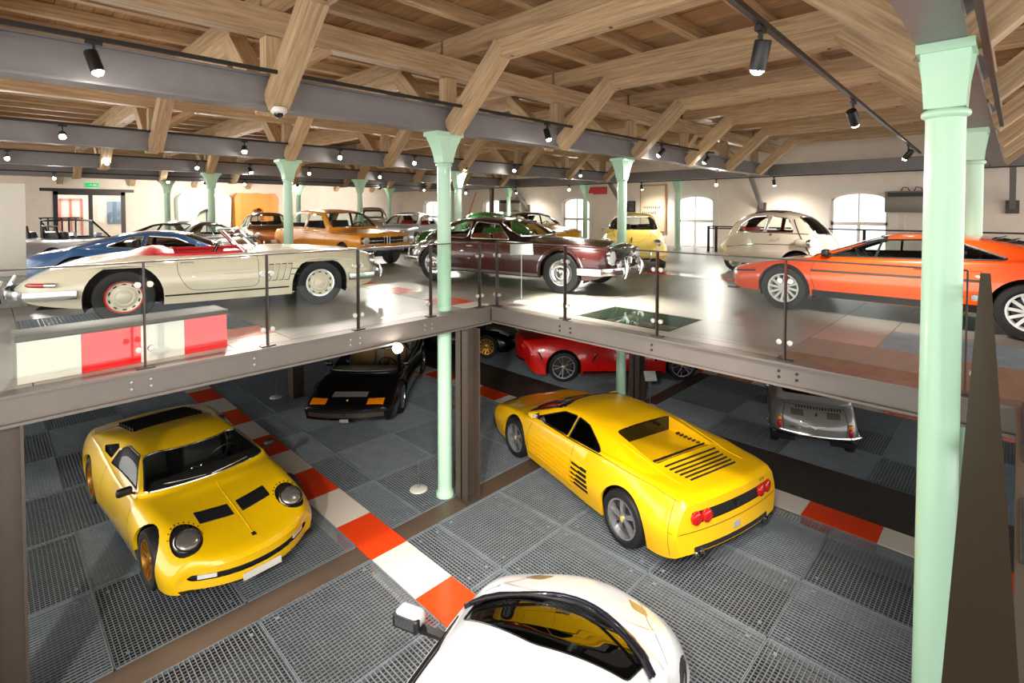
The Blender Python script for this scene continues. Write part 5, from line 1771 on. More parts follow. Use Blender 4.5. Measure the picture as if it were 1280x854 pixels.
def car_m1(loc, heading, scale, label):
    S = dict(x1=2.18, x0=-2.18,
        zc=[(2.18, .47), (2.13, .52), (1.9, .57), (1.5, .655), (.95, .755), (0, .8), (-.9, .9), (-1.6, .92), (-2.1, .91), (-2.18, .87)],
        zs=[(2.18, .46), (2.13, .51), (1.9, .585), (1.3, .70), (.8, .765), (0, .80), (-1, .85), (-1.6, .89), (-2.12, .89), (-2.18, .85)],
        ws=[(2.18, .72), (1.5, .79), (0, .82), (-1.5, .83), (-2.18, .76)],
        ww=[(2.18, .78), (1.9, .85), (1.2, .89), (0, .89), (-1.4, .91), (-2.18, .84)],
        zw=[(2.18, .40), (1.5, .48), (0, .5), (-2.18, .55)],
        zb=[(2.18, .36), (2.1, .28), (1.7, .24), (1.0, .24), (-1.5, .25), (-1.9, .28), (-2.18, .36)],
        roof=[(.98, .752), (.5, .93), (.12, 1.08), (-.1, 1.13), (-.5, 1.14), (-.9, 1.11), (-1.5, 1.0), (-2.0, .915)],
        wg=.77, wr=.57, crown=.045, nose=(.25, .6), tail=(.06, .4), wsbow=.08, screen=(.98, .3), sharp={1: .18, 2: .12, 4: .14}, tuck=.06)
    c = Car('orange_sports_car', S, P_ORANGE, scale, passes=3)
    c.arch(1.20, .31, .355); c.arch(-1.36, .32, .37)
    c.front_part('windscreen', rpoly([(-.71, .785), (.71, .785), (.55, 1.08), (-.55, 1.08)], .04), GLASS_CAR, -.004, xr=(-.1, 1.3), v=(3.7, 9), frame=(.01, BLACK))
    c.side_part('side_window', rpoly([(.66, .805), (.10, 1.045), (-.48, 1.075), (-.48, .84)], .02), GLASS_CAR, -.006, frame=(.014, BLACK))
    c.side_part('quarter_window', rpoly([(-.53, .845), (-.53, 1.075), (-.70, 1.06), (-1.16, .89), (-1.1, .87)], .03), GLASS_DARK, -.006, frame=(.014, BLACK))
    c.line_side('window_strip', [(.10, .82), (.06, 1.04)], .03, BLACK, .002)
    c.line_side('rubbing_strip', [(2.0, .50), (1.6, .535)], .03, BLACK, .004)
    c.line_side('rubbing_strip', [(.84, .60), (-.95, .625)], .032, mat('dark_strip', rgb(46, 34, 28), .5), .004)
    c.line_side('sill_panel', [(.82, .285), (-.98, .30)], .095, BLACK, .004)
    c.side_part('side_vent', rpoly([(-1.38, .905), (-1.38, .965), (-1.75, .935), (-1.75, .90)], .015), BLACKM, -.01, v=(1.5, 9))
    add_seam(c, [[(.80, .77), (.84, .55), (.76, .25)], [(-.50, .83), (-.52, .5), (-.50, .26)], [(-.58, .72), (-.95, .735)], [(1.62, .64), (1.58, .42)]])
    c.handle(-.32, .73, BLACK, .14)
    # black louvred engine cover, vents on the nose, kidney grille
    c.top_part('engine_louvre_panel', rpoly([(-.98, -.42), (-.98, .42), (-1.85, .46), (-1.85, -.46)], .04), BLACKM, -.015)
    for k in range(7):
        x = -1.03 - k * .125
        p, n = c.top(x, 0)
        MB().bar((x, -.43, p.z + .004), (x, .43, p.z + .004), .085, .012, (.3, 0, 1)).build('louvre', BLACK, c.root)
    for sg in (1, -1):
        c.top_part('bonnet_vent', [(1.1, sg * .12), (1.26, sg * .12), (1.22, sg * .5), (1.06, sg * .5)][::sg], BLACKM, -.01)
        c.front_part('kidney_grille', rpoly([(sg * .015, .40), (sg * .085, .40), (sg * .085, .47), (sg * .015, .47)][::sg], .01), GRILLE_BLACK, -.015, xr=(1.4, 3), nx=.02, frame=(.006, CHROME))
        c.front_part('front_grille', rpoly([(sg * .13, .395), (sg * .55, .395), (sg * .55, .45), (sg * .13, .45)][::sg], .01), GRILLE_BLACK, -.012, xr=(1.4, 3), nx=.02)
        c.front_part('indicator', [(sg * .60, .385), (sg * .70, .385), (sg * .70, .44), (sg * .60, .44)][::sg], ORANGE_LENS, .001, xr=(1.4, 3), nx=.02)
    c.mirror(.66, .79, 1, BLACK, (.1, .15, .1), .05); c.mirror(.66, .79, -1, BLACK, (.1, .15, .1), .05)
    MB().bar((1.98, -.78, .235), (1.98, .78, .235), .14, .03).build('front_spoiler', BLACK, c.root)
    c.bumper('rear_bumper', 'rear', .52, .10, BLACK, wrap=.35, off=.02)
    for sg in (1, -1):
        c.rear_part('tail_light', rpoly([(sg * .38, .64), (sg * .70, .64), (sg * .70, .76), (sg * .38, .76)][::sg], .01), RED_LENS, .002, xr=(-3, -1.8), nx=.2)
    c.underbody(-1.95, 1.95, .26)
    c.interior(-.16, .28, LEATHER_BLACK, .46, zt=.79, h=.56)
    MB().box((-.80, -.72, .25), (-.76, .72, .95)).build('bulkhead', BLACKM, c.root)
    c.wheel_set(1.20, -1.36, .31, .32, 'turbine:white_wheel', .2, .02, .23)
    return c.done(loc, heading, label)

def car_roadster(loc, heading, scale, label):
    S = dict(x1=2.285, x0=-2.285,
        zc=[(2.285, .56), (2.24, .66), (2.1, .74), (1.8, .81), (1.2, .875), (.62, .90), (.2, .88), (-.5, .87), (-.9, .875), (-1.5, .82), (-2.0, .66), (-2.2, .54), (-2.285, .46)],
        zs=[(2.285, .56), (2.24, .66), (2.1, .75), (1.8, .80), (1.3, .825), (.8, .83), (.2, .825), (-.5, .82), (-1.0, .83), (-1.5, .79), (-2.0, .66), (-2.2, .54), (-2.285, .45)],
        ws=[(2.285, .54), (2.1, .60), (1.6, .66), (.6, .74), (-.4, .76), (-1.2, .74), (-1.8, .66), (-2.285, .48)],
        ww=[(2.285, .66), (2.1, .78), (1.7, .86), (1.2, .885), (.4, .885), (-.4, .885), (-1.2, .89), (-1.7, .86), (-2.1, .76), (-2.285, .62)],
        zw=[(2.285, .48), (1.4, .56), (0, .50), (-1.3, .52), (-2.285, .40)],
        zb=[(2.285, .38), (2.2, .30), (1.9, .24), (1.2, .20), (-1.2, .20), (-1.8, .26), (-2.2, .33), (-2.285, .36)],
        nose=(.14, .6), tail=(.17, .9), sharp={2: .25}, tuck=.07)
    c = Car('ivory_roadster', S, P_CREAM, scale, passes=3)
    c.arch(1.27, .335, .405, flat_top=.665, yo=.80); c.arch(-1.13, .335, .42, flat_top=.70, yo=.80)
    # cockpit opening
    c.top_part('cockpit', rpoly([(.30, -.62), (.30, .62), (-.10, .67), (-.62, .66), (-.86, .50), (-.86, -.50), (-.62, -.66), (-.10, -.67)], .08), P_CREAM, delete=True)
    rim = rpoly([(.30, -.62), (.30, .62), (-.10, .67), (-.62, .66), (-.86, .50), (-.86, -.50), (-.62, -.66), (-.10, -.67)], .08)
    MB().tube([c.top(x, y)[0] + Vector((0, 0, .005)) for x, y in rim], .028, 6, closed=True).build('cockpit_padding', LEATHER_RED, c.root, smooth=60)
    mb = MB()
    n = len(rim)
    vs = [(x, y, c.top(x, y)[0].z) for x, y in rim] + [(x * .98, y * .98, .60) for x, y in rim]
    mb.add(vs, [(i, (i + 1) % n, n + (i + 1) % n, n + i) for i in range(n)])
    mb.build('cockpit_lining', LEATHER_RED, c.root, smooth=50)
    c.interior(-.30, .26, LEATHER_RED, .08, zt=.82, h=.46, gap=.31, dash=LEATHER_RED)
    # folded tonneau cover behind the seats
    mbt = MB()
    prof = [(-.64, .86), (-.72, .92), (-.86, .935), (-1.0, .905), (-1.12, .86)]
    vs = []
    for (x, z) in prof:
        for k in range(9):
            y = (k - 4) / 4 * .66
            vs.append((x, y, z - .10 * (abs(y) / .66) ** 3))
    for i in range(len(prof) - 1):
        for k in range(8): mbt.add([], []) 
    fs = [(i * 9 + k, i * 9 + k + 1, (i + 1) * 9 + k + 1, (i + 1) * 9 + k) for i in range(len(prof) - 1) for k in range(8)]
    mbt.add(vs, fs).build('tonneau_cover', LEATHER_RED, c.root, smooth=60)
    # framed windscreen
    pts = []
    for k in range(15):
        t = -1 + 2 * k / 14
        y = .66 * t; x = .50 - .24 * t * t
        pts.append((x, y))
    bot = [Vector((x, y, c.top(x, y)[0].z + .01)) for x, y in pts]
    topv = [Vector((x - .26, y * .86, 1.17 - .03 * abs(y) / .66)) for x, y in pts]
    g = MB().add(bot + topv, [(i, i + 1, 15 + i + 1, 15 + i) for i in range(14)]).build('windscreen', GLASS_CAR, c.root, smooth=60)
    MB().tube(bot + topv[::-1], .018, 6, closed=True).build('frame', CHROME, g, smooth=60)
    # door, side vents, trims
    add_seam(c, [rpoly([(.42, .82), (.42, .36), (-.42, .36), (-.56, .60), (-.56, .83)], .1)])
    c.line_side('trim_strip', [(.82, .315), (-.70, .315)], .022, mat('dark_strip', rgb(46, 34, 28), .5), .004)
    for sg in (1, -1): c.ridge('side_spear', [c.side(.42 - i * .05, .61, sg) for i in range(18)], .012, P_CREAM)
    for z in (.56, .47):
        for sg in (1, -1): c.ridge('side_spear', [c.side(.46 - i * .04, z, sg) for i in range(13)], .013, P_CREAM)
    for sg in (1, -1):
        for k in range(4):
            x = .50 + k * .085
            c.side_part('side_vent', [(x, .42), (x + .065, .42), (x + .125, .66), (x + .06, .66)], P_CREAM, -.035, v=(-1, 3), sides=(sg,))
        for z in (.50, .58):
            p, n = c.side(.85, z, sg); q, n2 = c.side(.97, z, sg)
            MB().tube([p + n * .01, q + n2 * .01], .006, 5).build('vent_bar', CHROME, c.root)
    # wheel-arch eyebrow over the flattened opening
    for xa in (1.27, -1.13):
        zt = .69 if xa > 0 else .725
        for sg in (1, -1):
            hs = []
            for i in range(13):
                t = -1 + 2 * i / 12
                p, n = c.side(xa + .50 * t, zt - .02 * abs(t), sg)
                hs.append(p + n * (.035 * (1 - t * t) + .002))
            MB().tube(hs, [.008 + .014 * (1 - (-1 + 2 * i / 12) ** 2) for i in range(13)], 6).build('wheel_arch_brow', P_CREAM, c.root, smooth=60)
    c.handle(-.38, .72, CHROME, .14)
    c.bumper('front_bumper', 'front', .40, .10, CHROME, wrap=.45, off=.07)
    c.bumper('rear_bumper', 'rear', .42, .10, CHROME, wrap=.55, off=.10)
    for sg in (1, -1):
        for y in (.35,):
            p, n = c.rear(sg * y, .42)
            MB().tube([(p.x - .15, sg * y, .30), (p.x - .18, sg * y, .44), (p.x - .12, sg * y, .58)], [.03, .035, .02], 8).build('overrider', CHROME, c.root, smooth=60)
            p, n = c.front(sg * y, .40)
            MB().tube([(p.x + .12, sg * y, .30), (p.x + .14, sg * y, .42), (p.x + .10, sg * y, .52)], [.03, .035, .02], 8).build('overrider', CHROME, c.root, smooth=60)
        # tall headlight unit and tail lamp
        p, n = c.front(sg * .60, .60)
        c.lamp('headlight', (p.x + .0, sg * .60, .62), (1, sg * .15, .08), .10)
        c.front_part('indicator', rpoly([(sg * .53, .44), (sg * .67, .44), (sg * .67, .50), (sg * .53, .50)][::sg], .02), WHITE_LENS, .004, xr=(1.5, 3), nx=.05)
        p, n = c.side(-1.98, .53, sg)
        hs = [c.side(-1.78 - i * .035, .53, sg) for i in range(10)]
        MB().tube([h[0] + h[1] * .005 for h in hs], [.03] * 9 + [.015], 8).build('tail_light', RED_LENS, c.root, smooth=60)
        MB().tube([h[0] + h[1] * .012 + Vector((0, 0, .0)) for h in hs[:4]], .031, 8).build('tail_light_bezel', CHROME, c.root, smooth=60)
    c.front_part('grille', rpoly([(-.42, .44), (.42, .44), (.40, .62), (-.40, .62)], .06), GRILLE_BLACK, -.02, xr=(1.7, 3), nx=.05, frame=(.012, CHROME))
    p, n = c.front(0, .53)
    MB().tube([(p.x + .01, -.42, .53), (p.x + .02, 0, .53), (p.x + .01, .42, .53)], .014, 6).build('grille_bar', CHROME, c.root, smooth=50)
    m = axis_mtx((p.x + .03, 0, .53), (1, 0, 0))
    MB().tube([m @ Vector((.085 * math.cos(a), .085 * math.sin(a), 0)) for a in [2 * PI * k / 18 for k in range(18)]], .010, 6, closed=True).build('star_emblem', CHROME, c.root)
    c.underbody(-2.0, 2.0, .24)
    c.wheel_set(1.27, -1.13, .335, .335, 'disc:cream_wheel:cream_wheel', .17, .05)
    return c.done(loc, heading, label)

def car_saloon2(loc, heading, scale, label):
    """Boxy two-door saloon with a kidney grille."""
    S = dict(x1=2.115, x0=-2.115,
        zc=[(2.115, .70), (2.08, .80), (1.95, .85), (1.2, .905), (.82, .93), (0, .93), (-1.3, .93), (-1.6, .93), (-2.0, .89), (-2.115, .80)],
        zs=[(2.115, .69), (2.07, .78), (1.9, .815), (1.2, .84), (0, .865), (-1.5, .875), (-2.0, .85), (-2.115, .78)],
        ws=[(2.115, .69), (1.5, .73), (0, .745), (-1.5, .74), (-2.115, .68)],
        ww=[(2.115, .73), (1.8, .78), (0, .795), (-1.6, .785), (-2.115, .72)],
        zw=[(2.115, .60), (0, .60), (-2.115, .62)],
        zb=[(2.115, .42), (2.0, .34), (1.6, .28), (-1.6, .29), (-2.0, .36), (-2.115, .44)],
        roof=[(.84, .925), (.40, 1.27), (.2, 1.365), (-.3, 1.41), (-.9, 1.39), (-1.12, 1.33), (-1.58, .925)],
        wg=.725, wr=.585, crown=.05, nose=(.05, .3), tail=(.05, .3), wsbow=.07, rwbow=.06, screen=(.84, .3), rscreen=(-1.58, -1.1), sharp={2: .12, 4: .16})
    c = Car('amber_saloon', S, P_AMBER, scale)
    c.arch(1.39, .30, .335); c.arch(-1.11, .30, .335)
    c.front_part('windscreen', rpoly([(-.66, .955), (.66, .955), (.545, 1.315), (-.545, 1.315)], .06), GLASS_CAR, -.004, xr=(0, 1.1), v=(3.7, 9), frame=(.012, CHROME))
    c.rear_part('rear_window', rpoly([(-.62, .965), (.62, .965), (.51, 1.29), (-.51, 1.29)], .06), GLASS_CAR, -.004, xr=(-1.8, -.9), v=(3.7, 9), frame=(.01, CHROME))
    c.side_part('side_window', rpoly([(.60, .925), (.26, 1.25), (-.30, 1.305), (-.34, .93)], .03), GLASS_CAR, -.005, frame=(.012, CHROME))
    c.side_part('quarter_window', rpoly([(-.42, .93), (-.38, 1.31), (-.90, 1.295), (-1.14, 1.10), (-1.24, .95)], .05), GLASS_CAR, -.005, frame=(.012, CHROME))
    c.line_side('vent_window_bar', [(.32, .93), (.30, 1.22)], .016, CHROME, .004)
    c.line_side('belt_trim', [(1.98, .80), (0, .845), (-2.0, .84)], .016, CHROME, .005)
    add_seam(c, [[(.66, .84), (.68, .5), (.62, .32)], [(-.38, .90), (-.40, .32)], [(.62, .32), (-.40, .32)]])
    c.line_side('sill_trim', [(1.0, .325), (-.75, .325)], .03, CHROME, .004)
    c.front_part('front_grille', rpoly([(-.68, .575), (.68, .575), (.68, .735), (-.68, .735)], .02), GRILLE_BLACK, -.015, xr=(1.5, 3), nx=.2)
    for z in (.735, .655, .58):
        c.line_end('grille_bar', [(-.68, z), (-.10, z)], .016, CHROME, 'front', .006); c.line_end('grille_bar', [(.10, z), (.68, z)], .016, CHROME, 'front', .006)
    for sg in (1, -1):
        p, n = c.front(sg * .045, .66)
        k = MB().tube([(p.x + .015, sg * (.045 + a * .035), .66 + b * .10) for a, b in ((-1, -1), (1, -1), (1, 1), (-1, 1))], .009, 5, closed=True).build('kidney_grille', CHROME, c.root)
        p, n = c.front(sg * .575, .66)
        c.lamp('headlight', (p.x + .02, sg * .575, .66), (1, 0, 0), .085)
        c.front_part('indicator', rpoly([(sg * .60, .78), (sg * .70, .775), (sg * .70, .745), (sg * .60, .745)][::-sg], .005), ORANGE_LENS, .004, xr=(1.5, 3), nx=.05)
        p, n = c.rear(sg * .6, .66)
        c.lamp('tail_light', (p.x - .01, sg * .58, .66), (-1, 0, 0), .075, RED_LENS)
    p, n = c.front(0, .8)
    MB().lathe([(.03, 0), (.03, .006), (.001, .008)], 14, axis_mtx(c.top(2.03, 0)[0], c.top(2.03, 0)[1])).build('badge', mat('badge_blue', rgb(40, 90, 170), .3), c.root)
    me = text_mesh('2002', .05, .002); t = link('model_script', me, CHROME, c.root); t.matrix_local = axis_mtx(c.front(.42, .76)[0] + Vector((.008, 0, 0)), (1, 0, .1))
    c.bumper('front_bumper', 'front', .47, .09, CHROME, wrap=.4, off=.07); c.bumper('rear_bumper', 'rear', .50, .09, CHROME, wrap=.4, off=.07)
    for sg in (1, -1):
        p, n = c.front(sg * .42, .47)
        rbox('overrider', (p.x + .05, sg * .42 - .03, .39), (p.x + .13, sg * .42 + .03, .55), .02, CHROME, c.root)
    c.handle(-.18, .80); c.mirror(.56, .86, 1, CHROME, (.05, .12, .08)); 
    c.wiper((-.05, .965), (-.5, .98)); c.wiper((.45, .97), (.02, .97))
    c.underbody(-1.9, 1.9, .3)
    c.interior(-.1, .36, LEATHER_BLACK, .50, zt=.92, rear=-.95, h=.62)
    c.wheel_set(1.39, -1.11, .30, .30, 'hub:silver_wheel:chrome_wheel', .165, .045)
    return c.done(loc, heading, label)

def car_grand_coupe(loc, heading, scale, label):
    """Long-bonnet 1950s coupe, black over maroon."""
    S = dict(x1=2.375, x0=-2.375,
        zc=[(2.375, .60), (2.33, .74), (2.2, .81), (1.6, .875), (.7, .905), (0, .905), (-1.0, .885), (-1.6, .82), (-2.1, .68), (-2.3, .58), (-2.375, .50)],
        zs=[(2.375, .58), (2.33, .72), (2.2, .78), (1.5, .82), (.5, .82), (-.5, .81), (-1.2, .82), (-1.8, .76), (-2.2, .61), (-2.375, .49)],
        ws=[(2.375, .60), (2.1, .70), (1.2, .75), (0, .77), (-1.2, .75), (-1.8, .66), (-2.375, .50)],
        ww=[(2.375, .68), (2.2, .78), (1.6, .84), (0, .855), (-1.3, .855), (-1.9, .78), (-2.375, .60)],
        zw=[(2.375, .52), (1.5, .58), (0, .52), (-1.4, .52), (-2.375, .42)],
        zb=[(2.375, .38), (2.25, .30), (1.8, .24), (-1.6, .24), (-2.1, .32), (-2.375, .38)],
        roof=[(.66, .90), (.24, 1.14), (-.02, 1.23), (-.4, 1.26), (-.8, 1.24), (-1.2, 1.12), (-1.72, .80)],
        wg=.73, wr=.56, crown=.06, nose=(.12, .5), tail=(.28, .8), wsbow=.14, rwbow=.12, screen=(.66, .1), rscreen=(-1.7, -1.1), sharp={4: .2})
    c = Car('maroon_black_coupe', S, P_MAROON, scale)
    c.arch(1.5, .34, .385); c.arch(-1.335, .34, .37)
    c.front_part('windscreen', rpoly([(-.69, .925), (.69, .925), (.53, 1.19), (-.53, 1.19)], .1), GLASS_CAR, -.004, xr=(-.2, 1.0), v=(3.7, 9), frame=(.016, CHROME))
    c.rear_part('rear_window', rpoly([(-.55, .92), (.55, .92), (.46, 1.14), (-.46, 1.14)], .1), GLASS_CAR, -.004, xr=(-1.8, -.9), v=(3.7, 9), frame=(.012, CHROME))
    c.side_part('side_window', rpoly([(.44, .865), (.12, 1.13), (-.42, 1.175), (-.46, .865)], .05), GLASS_CAR, -.005, frame=(.014, CHROME))
    c.side_part('quarter_window', rpoly([(-.54, .865), (-.50, 1.175), (-.74, 1.17), (-1.12, 1.03), (-1.28, .88)], .07), GLASS_CAR, -.005, frame=(.014, CHROME))
    c.take([f for f in c.bm.faces if f[c.vl] > 2.25], 'roof_and_bonnet', P_BLACK, 0.0)
    c.line_side('belt_trim', [(2.2, .74), (.5, .78), (-1.4, .78), (-2.1, .62)], .022, CHROME, .006)
    c.line_side('sill_trim', [(1.08, .285), (-.92, .285)], .045, CHROME, .006)
    add_seam(c, [[(.52, .80), (.52, .32)], [(-.5, .80), (-.54, .32)]])
    c.line_side('wheel_arch_brow', [(-1.335 + .42 * math.cos(a), .34 + .42 * math.sin(a)) for a in [PI * k / 14 for k in range(15)]], .018, CHROME, .006)
    c.line_side('wheel_arch_brow', [(1.5 + .43 * math.cos(a), .34 + .43 * math.sin(a)) for a in [PI * k / 14 for k in range(15)]], .018, CHROME, .006)
    for sg in (1, -1):
        p, n = c.front(sg * .56, .61)
        c.lamp('headlight', (p.x + .03, sg * .56, .62), (1, sg * .05, .02), .115)
        p, n = c.front(sg * .44, .46)
        c.lamp('fog_lamp', (p.x + .06, sg * .40, .50), (1, 0, 0), .07)
        c.front_part('kidney_grille', rpoly([(sg * .02, .42), (sg * .14, .46), (sg * .15, .68), (sg * .09, .72), (sg * .02, .70)][::sg], .03), GRILLE_BLACK, -.02, xr=(1.8, 3), nx=.02, frame=(.016, CHROME))
        c.front_part('side_grille', rpoly([(sg * .20, .48), (sg * .42, .48), (sg * .42, .56), (sg * .20, .56)][::sg], .02), GRILLE_BLACK, -.015, xr=(1.8, 3), nx=.02, frame=(.012, CHROME))
        for w in ('front', 'rear'):
            fn = c.front if w == 'front' else c.rear; k = 1 if w == 'front' else -1
            p, n = fn(sg * .30, .42)
            MB().tube([(p.x + k * .10, sg * .34, .28), (p.x + k * .15, sg * .34, .42), (p.x + k * .10, sg * .34, .58)], [.03, .04, .02], 8).build('overrider', CHROME, c.root, smooth=60)
        p, n = c.rear(sg * .44, .55)
        c.lamp('tail_light', p, n, .06, RED_LENS)
    c.bumper('front_bumper', 'front', .40, .11, CHROME, wrap=.45, off=.10); c.bumper('rear_bumper', 'rear', .42, .10, CHROME, wrap=.5, off=.10)
    c.handle(-.34, .72)
    c.underbody(-2.0, 2.0, .27)
    tan = mat('leather_cognac', rgb(150, 70, 36), .5)
    c.interior(-.12, .30, tan, .34, zt=.86, rear=-.9, h=.52, dash=mat('wood_dash', rgb(110, 60, 30), .4))
    c.wheel_set(1.5, -1.335, .34, .34, 'hub:chrome_wheel:chrome_wheel', .17, .05)
    return c.done(loc, heading, label)

def car_boxer(loc, heading, scale, label):
    """Black mid-engined wedge with amber nose lamps."""
    S = dict(x1=2.2, x0=-2.2,
        zc=[(2.2, .46), (2.15, .51), (1.8, .60), (1.2, .70), (.86, .75), (0, .80), (-1.0, .92), (-1.8, .90), (-2.1, .87), (-2.2, .82)],
        zs=[(2.2, .45), (2.15, .50), (1.8, .60), (1.2, .72), (.8, .74), (0, .76), (-.8, .80), (-1.4, .88), (-1.9, .88), (-2.12, .85), (-2.2, .80)],
        ws=[(2.2, .70), (1.5, .78), (0, .80), (-1.5, .80), (-2.2, .72)],
        ww=[(2.2, .78), (1.8, .86), (1.1, .90), (0, .89), (-1.3, .915), (-2.2, .80)],
        zw=[(2.2, .42), (0, .48), (-2.2, .52)],
        zb=[(2.2, .26), (2.12, .20), (1.6, .16), (-1.8, .18), (-2.2, .30)],
        roof=[(.88, .745), (.42, .96), (.10, 1.09), (-.2, 1.12), (-.55, 1.10), (-1.0, 1.02), (-1.6, .93)],
        wg=.76, wr=.55, crown=.05, nose=(.14, .5), tail=(.08, .4), wsbow=.12, screen=(.88, .1), sharp={1: .1, 2: .18, 4: .18})
    c = Car('black_sports_car', S, P_BLACK, scale)
    c.arch(1.15, .32, .36); c.arch(-1.35, .33, .375)
    c.front_part('windscreen', rpoly([(-.71, .775), (.71, .775), (.53, 1.07), (-.53, 1.07)], .05), GLASS_CAR, -.004, xr=(-.1, 1.2), v=(3.7, 9), frame=(.01, CHROME))
    c.side_part('side_window', rpoly([(.60, .79), (.10, 1.02), (-.30, 1.05), (-.42, .80)], .03), GLASS_CAR, -.005, frame=(.01, CHROME))
    c.side_part('quarter_window', rpoly([(-.5, .82), (-.4, 1.05), (-.56, 1.04), (-.95, .88)], .03), GLASS_DARK, -.005)
    for sg in (1, -1):
        c.top_part('indicator', [(2.10, sg * .38), (2.06, sg * .68), (1.90, sg * .68), (1.93, sg * .38)][::-sg], ORANGE_LENS, .004)
        c.top_part('headlight_lid', [(1.86, sg * .40), (1.83, sg * .70), (1.50, sg * .72), (1.50, sg * .42)][::-sg], P_BLACK, .003)
    c.top_part('radiator_vent', [(1.88, -.33), (1.88, .33), (1.70, .33), (1.70, -.33)], mat('vent_silver', rgb(176, 172, 176), .35, .6), .002)
    c.front_part('front_grille', rpoly([(-.70, .31), (.70, .31), (.70, .39), (-.70, .39)], .01), mat('grille_mesh', rgb(96, 90, 82), .4, .7), .004, xr=(1.5, 3), nx=.1)
    c.line_end('bumper_edge', [(-.76, .42), (.76, .42)], .03, BLACK, 'front', .006)
    p, n = c.top(2.0, 0); c.plate('badge', p + n * .002, (.035, .05), n, mat('badge_yellow', rgb(240, 220, 120), .3), .004)
    p, n = c.front(0, .35); c.plate('horse_emblem', (p.x + .012, 0, .36), (.06, .05), (1, 0, 0), CHROME, .004)
    c.plate('number_plate', (p.x + .012, 0, .26), (.16, .06), (1, 0, 0), mat('plate_grey', rgb(165, 165, 160), .4))
    add_seam(c, [[(.66, .75), (.70, .25)], [(-.46, .78), (-.50, .25)]])
    c.line_side('waist_crease', [(2.0, .42), (-2.0, .46)], .012, BLACKM, .002)
    c.mirror(.58, .78, 1, P_BLACK); c.mirror(.58, .78, -1, P_BLACK)
    c.wiper((.1, .785), (.62, .80), CHROME); c.wiper((-.35, .785), (.1, .785), CHROME)
    c.underbody(-1.9, 1.9, .2)
    c.interior(-.2, .26, LEATHER_TAN, .42, zt=.76, h=.56, dash=LEATHER_CREAM)
    MB().box((-.66, -.7, .25), (-.62, .7, .98)).build('bulkhead', LEATHER_CREAM, c.root)
    c.wheel_set(1.15, -1.35, .32, .33, 'wide5:silver_wheel', .2, .02, .23)
    return c.done(loc, heading, label)

def car_gt_red(loc, heading, scale, label):
    S = dict(x1=2.355, x0=-2.355,
        zc=[(2.355, .55), (2.3, .66), (2.0, .78), (1.4, .87), (.75, .95), (0, .95), (-1.2, .97), (-1.9, .96), (-2.25, .93), (-2.355, .84)],
        zs=[(2.355, .54), (2.3, .64), (2.0, .76), (1.4, .86), (.5, .86), (0, .86), (-.8, .92), (-1.4, .96), (-2.0, .94), (-2.27, .90), (-2.355, .80)],
        ws=[(2.355, .62), (2.0, .76), (1.4, .82), (0, .82), (-1.4, .84), (-2.0, .78), (-2.355, .66)],
        ww=[(2.355, .74), (2.0, .90), (1.4, .97), (.3, .93), (-.3, .93), (-1.3, .98), (-2.0, .90), (-2.355, .76)],
        zw=[(2.355, .42), (1.4, .52), (0, .48), (-1.4, .55), (-2.355, .60)],
        zb=[(2.355, .24), (2.2, .18), (1.9, .15), (-1.8, .17), (-2.15, .28), (-2.355, .40)],
        roof=[(.92, .945), (.4, 1.20), (.1, 1.30), (-.3, 1.335), (-.7, 1.31), (-1.3, 1.13), (-1.8, .97)],
        wg=.76, wr=.56, crown=.06, nose=(.3, .8), tail=(.26, .6), wsbow=.18, rwbow=.1, screen=(.92, .2), rscreen=(-1.8, -1.2), sharp={4: .2})
    c = Car('red_coupe', S, P_RED, scale)
    c.arch(1.45, .345, .39); c.arch(-1.30, .345, .40)
    c.front_part('windscreen', rpoly([(-.70, .985), (.70, .985), (.53, 1.275), (-.53, 1.275)], .06), GLASS_DARK, -.004, xr=(-.2, 1.3), v=(3.7, 9))
    c.rear_part('rear_window', rpoly([(-.58, 1.02), (.58, 1.02), (.48, 1.27), (-.48, 1.27)], .06), GLASS_DARK, -.004, xr=(-2, -.5), v=(3.7, 9))
    c.side_part('side_window', rpoly([(.62, .92), (.14, 1.19), (-.4, 1.26), (-.95, 1.12), (-1.05, .98), (-.2, .92)], .04), GLASS_DARK, -.005, frame=(.01, BLACK))
    c.side_part('side_vent', rpoly([(.78, .46), (.84, .46), (.98, .62), (.92, .62)], .01), BLACKM, -.01, v=(-1, 3))
    c.side_part('side_vent', rpoly([(-.66, .46), (-.62, .46), (-.50, .62), (-.55, .62)], .01), BLACKM, -.01, v=(-1, 3))
    c.side_part('rear_bumper_vent', rpoly([(-1.80, .52), (-1.76, .52), (-1.84, .68), (-1.88, .68)], .01), BLACKM, -.01, v=(-1, 3))
    c.line_side('sill_panel', [(1.0, .19), (-.85, .21)], .07, BLACK, .003)
    add_seam(c, [[(.66, .86), (.60, .25)], [(-.48, .90), (-.56, .5), (-.5, .26)]])
    c.rear_part('diffuser', rpoly([(-.62, .30), (.62, .30), (.66, .46), (-.66, .46)], .03), GRILLE_BLACK, -.01, xr=(-3, -1.8), nx=.0)
    for sg in (1, -1):
        p, n = c.rear(sg * .55, .74)
        c.lamp('tail_light', p, n, .09, RED_LENS, P_RED)
        p, n = c.side(-2.02, .62, sg)
        MB().lathe([(.02, 0), (.02, .008), (.001, .01)], 12, axis_mtx(p, n)).build('reflector', WHITE_LENS, c.root)
        c.top_part('headlight', rpoly([(2.14, sg * .45), (1.95, sg * .74), (1.62, sg * .78), (1.9, sg * .52)][::-sg], .03), WHITE_LENS, .002)
    c.mirror(.6, .92, -1, P_RED, (.14, .2, .12), .1)
    c.underbody(-2.0, 2.0, .2)
    c.interior(-.2, .32, LEATHER_BLACK, .45, zt=.9)
    c.wheel_set(1.45, -1.30, .345, .345, 'spoke:silver_wheel:yellow_cap', .25, .02, .28)
    return c.done(loc, heading, label)

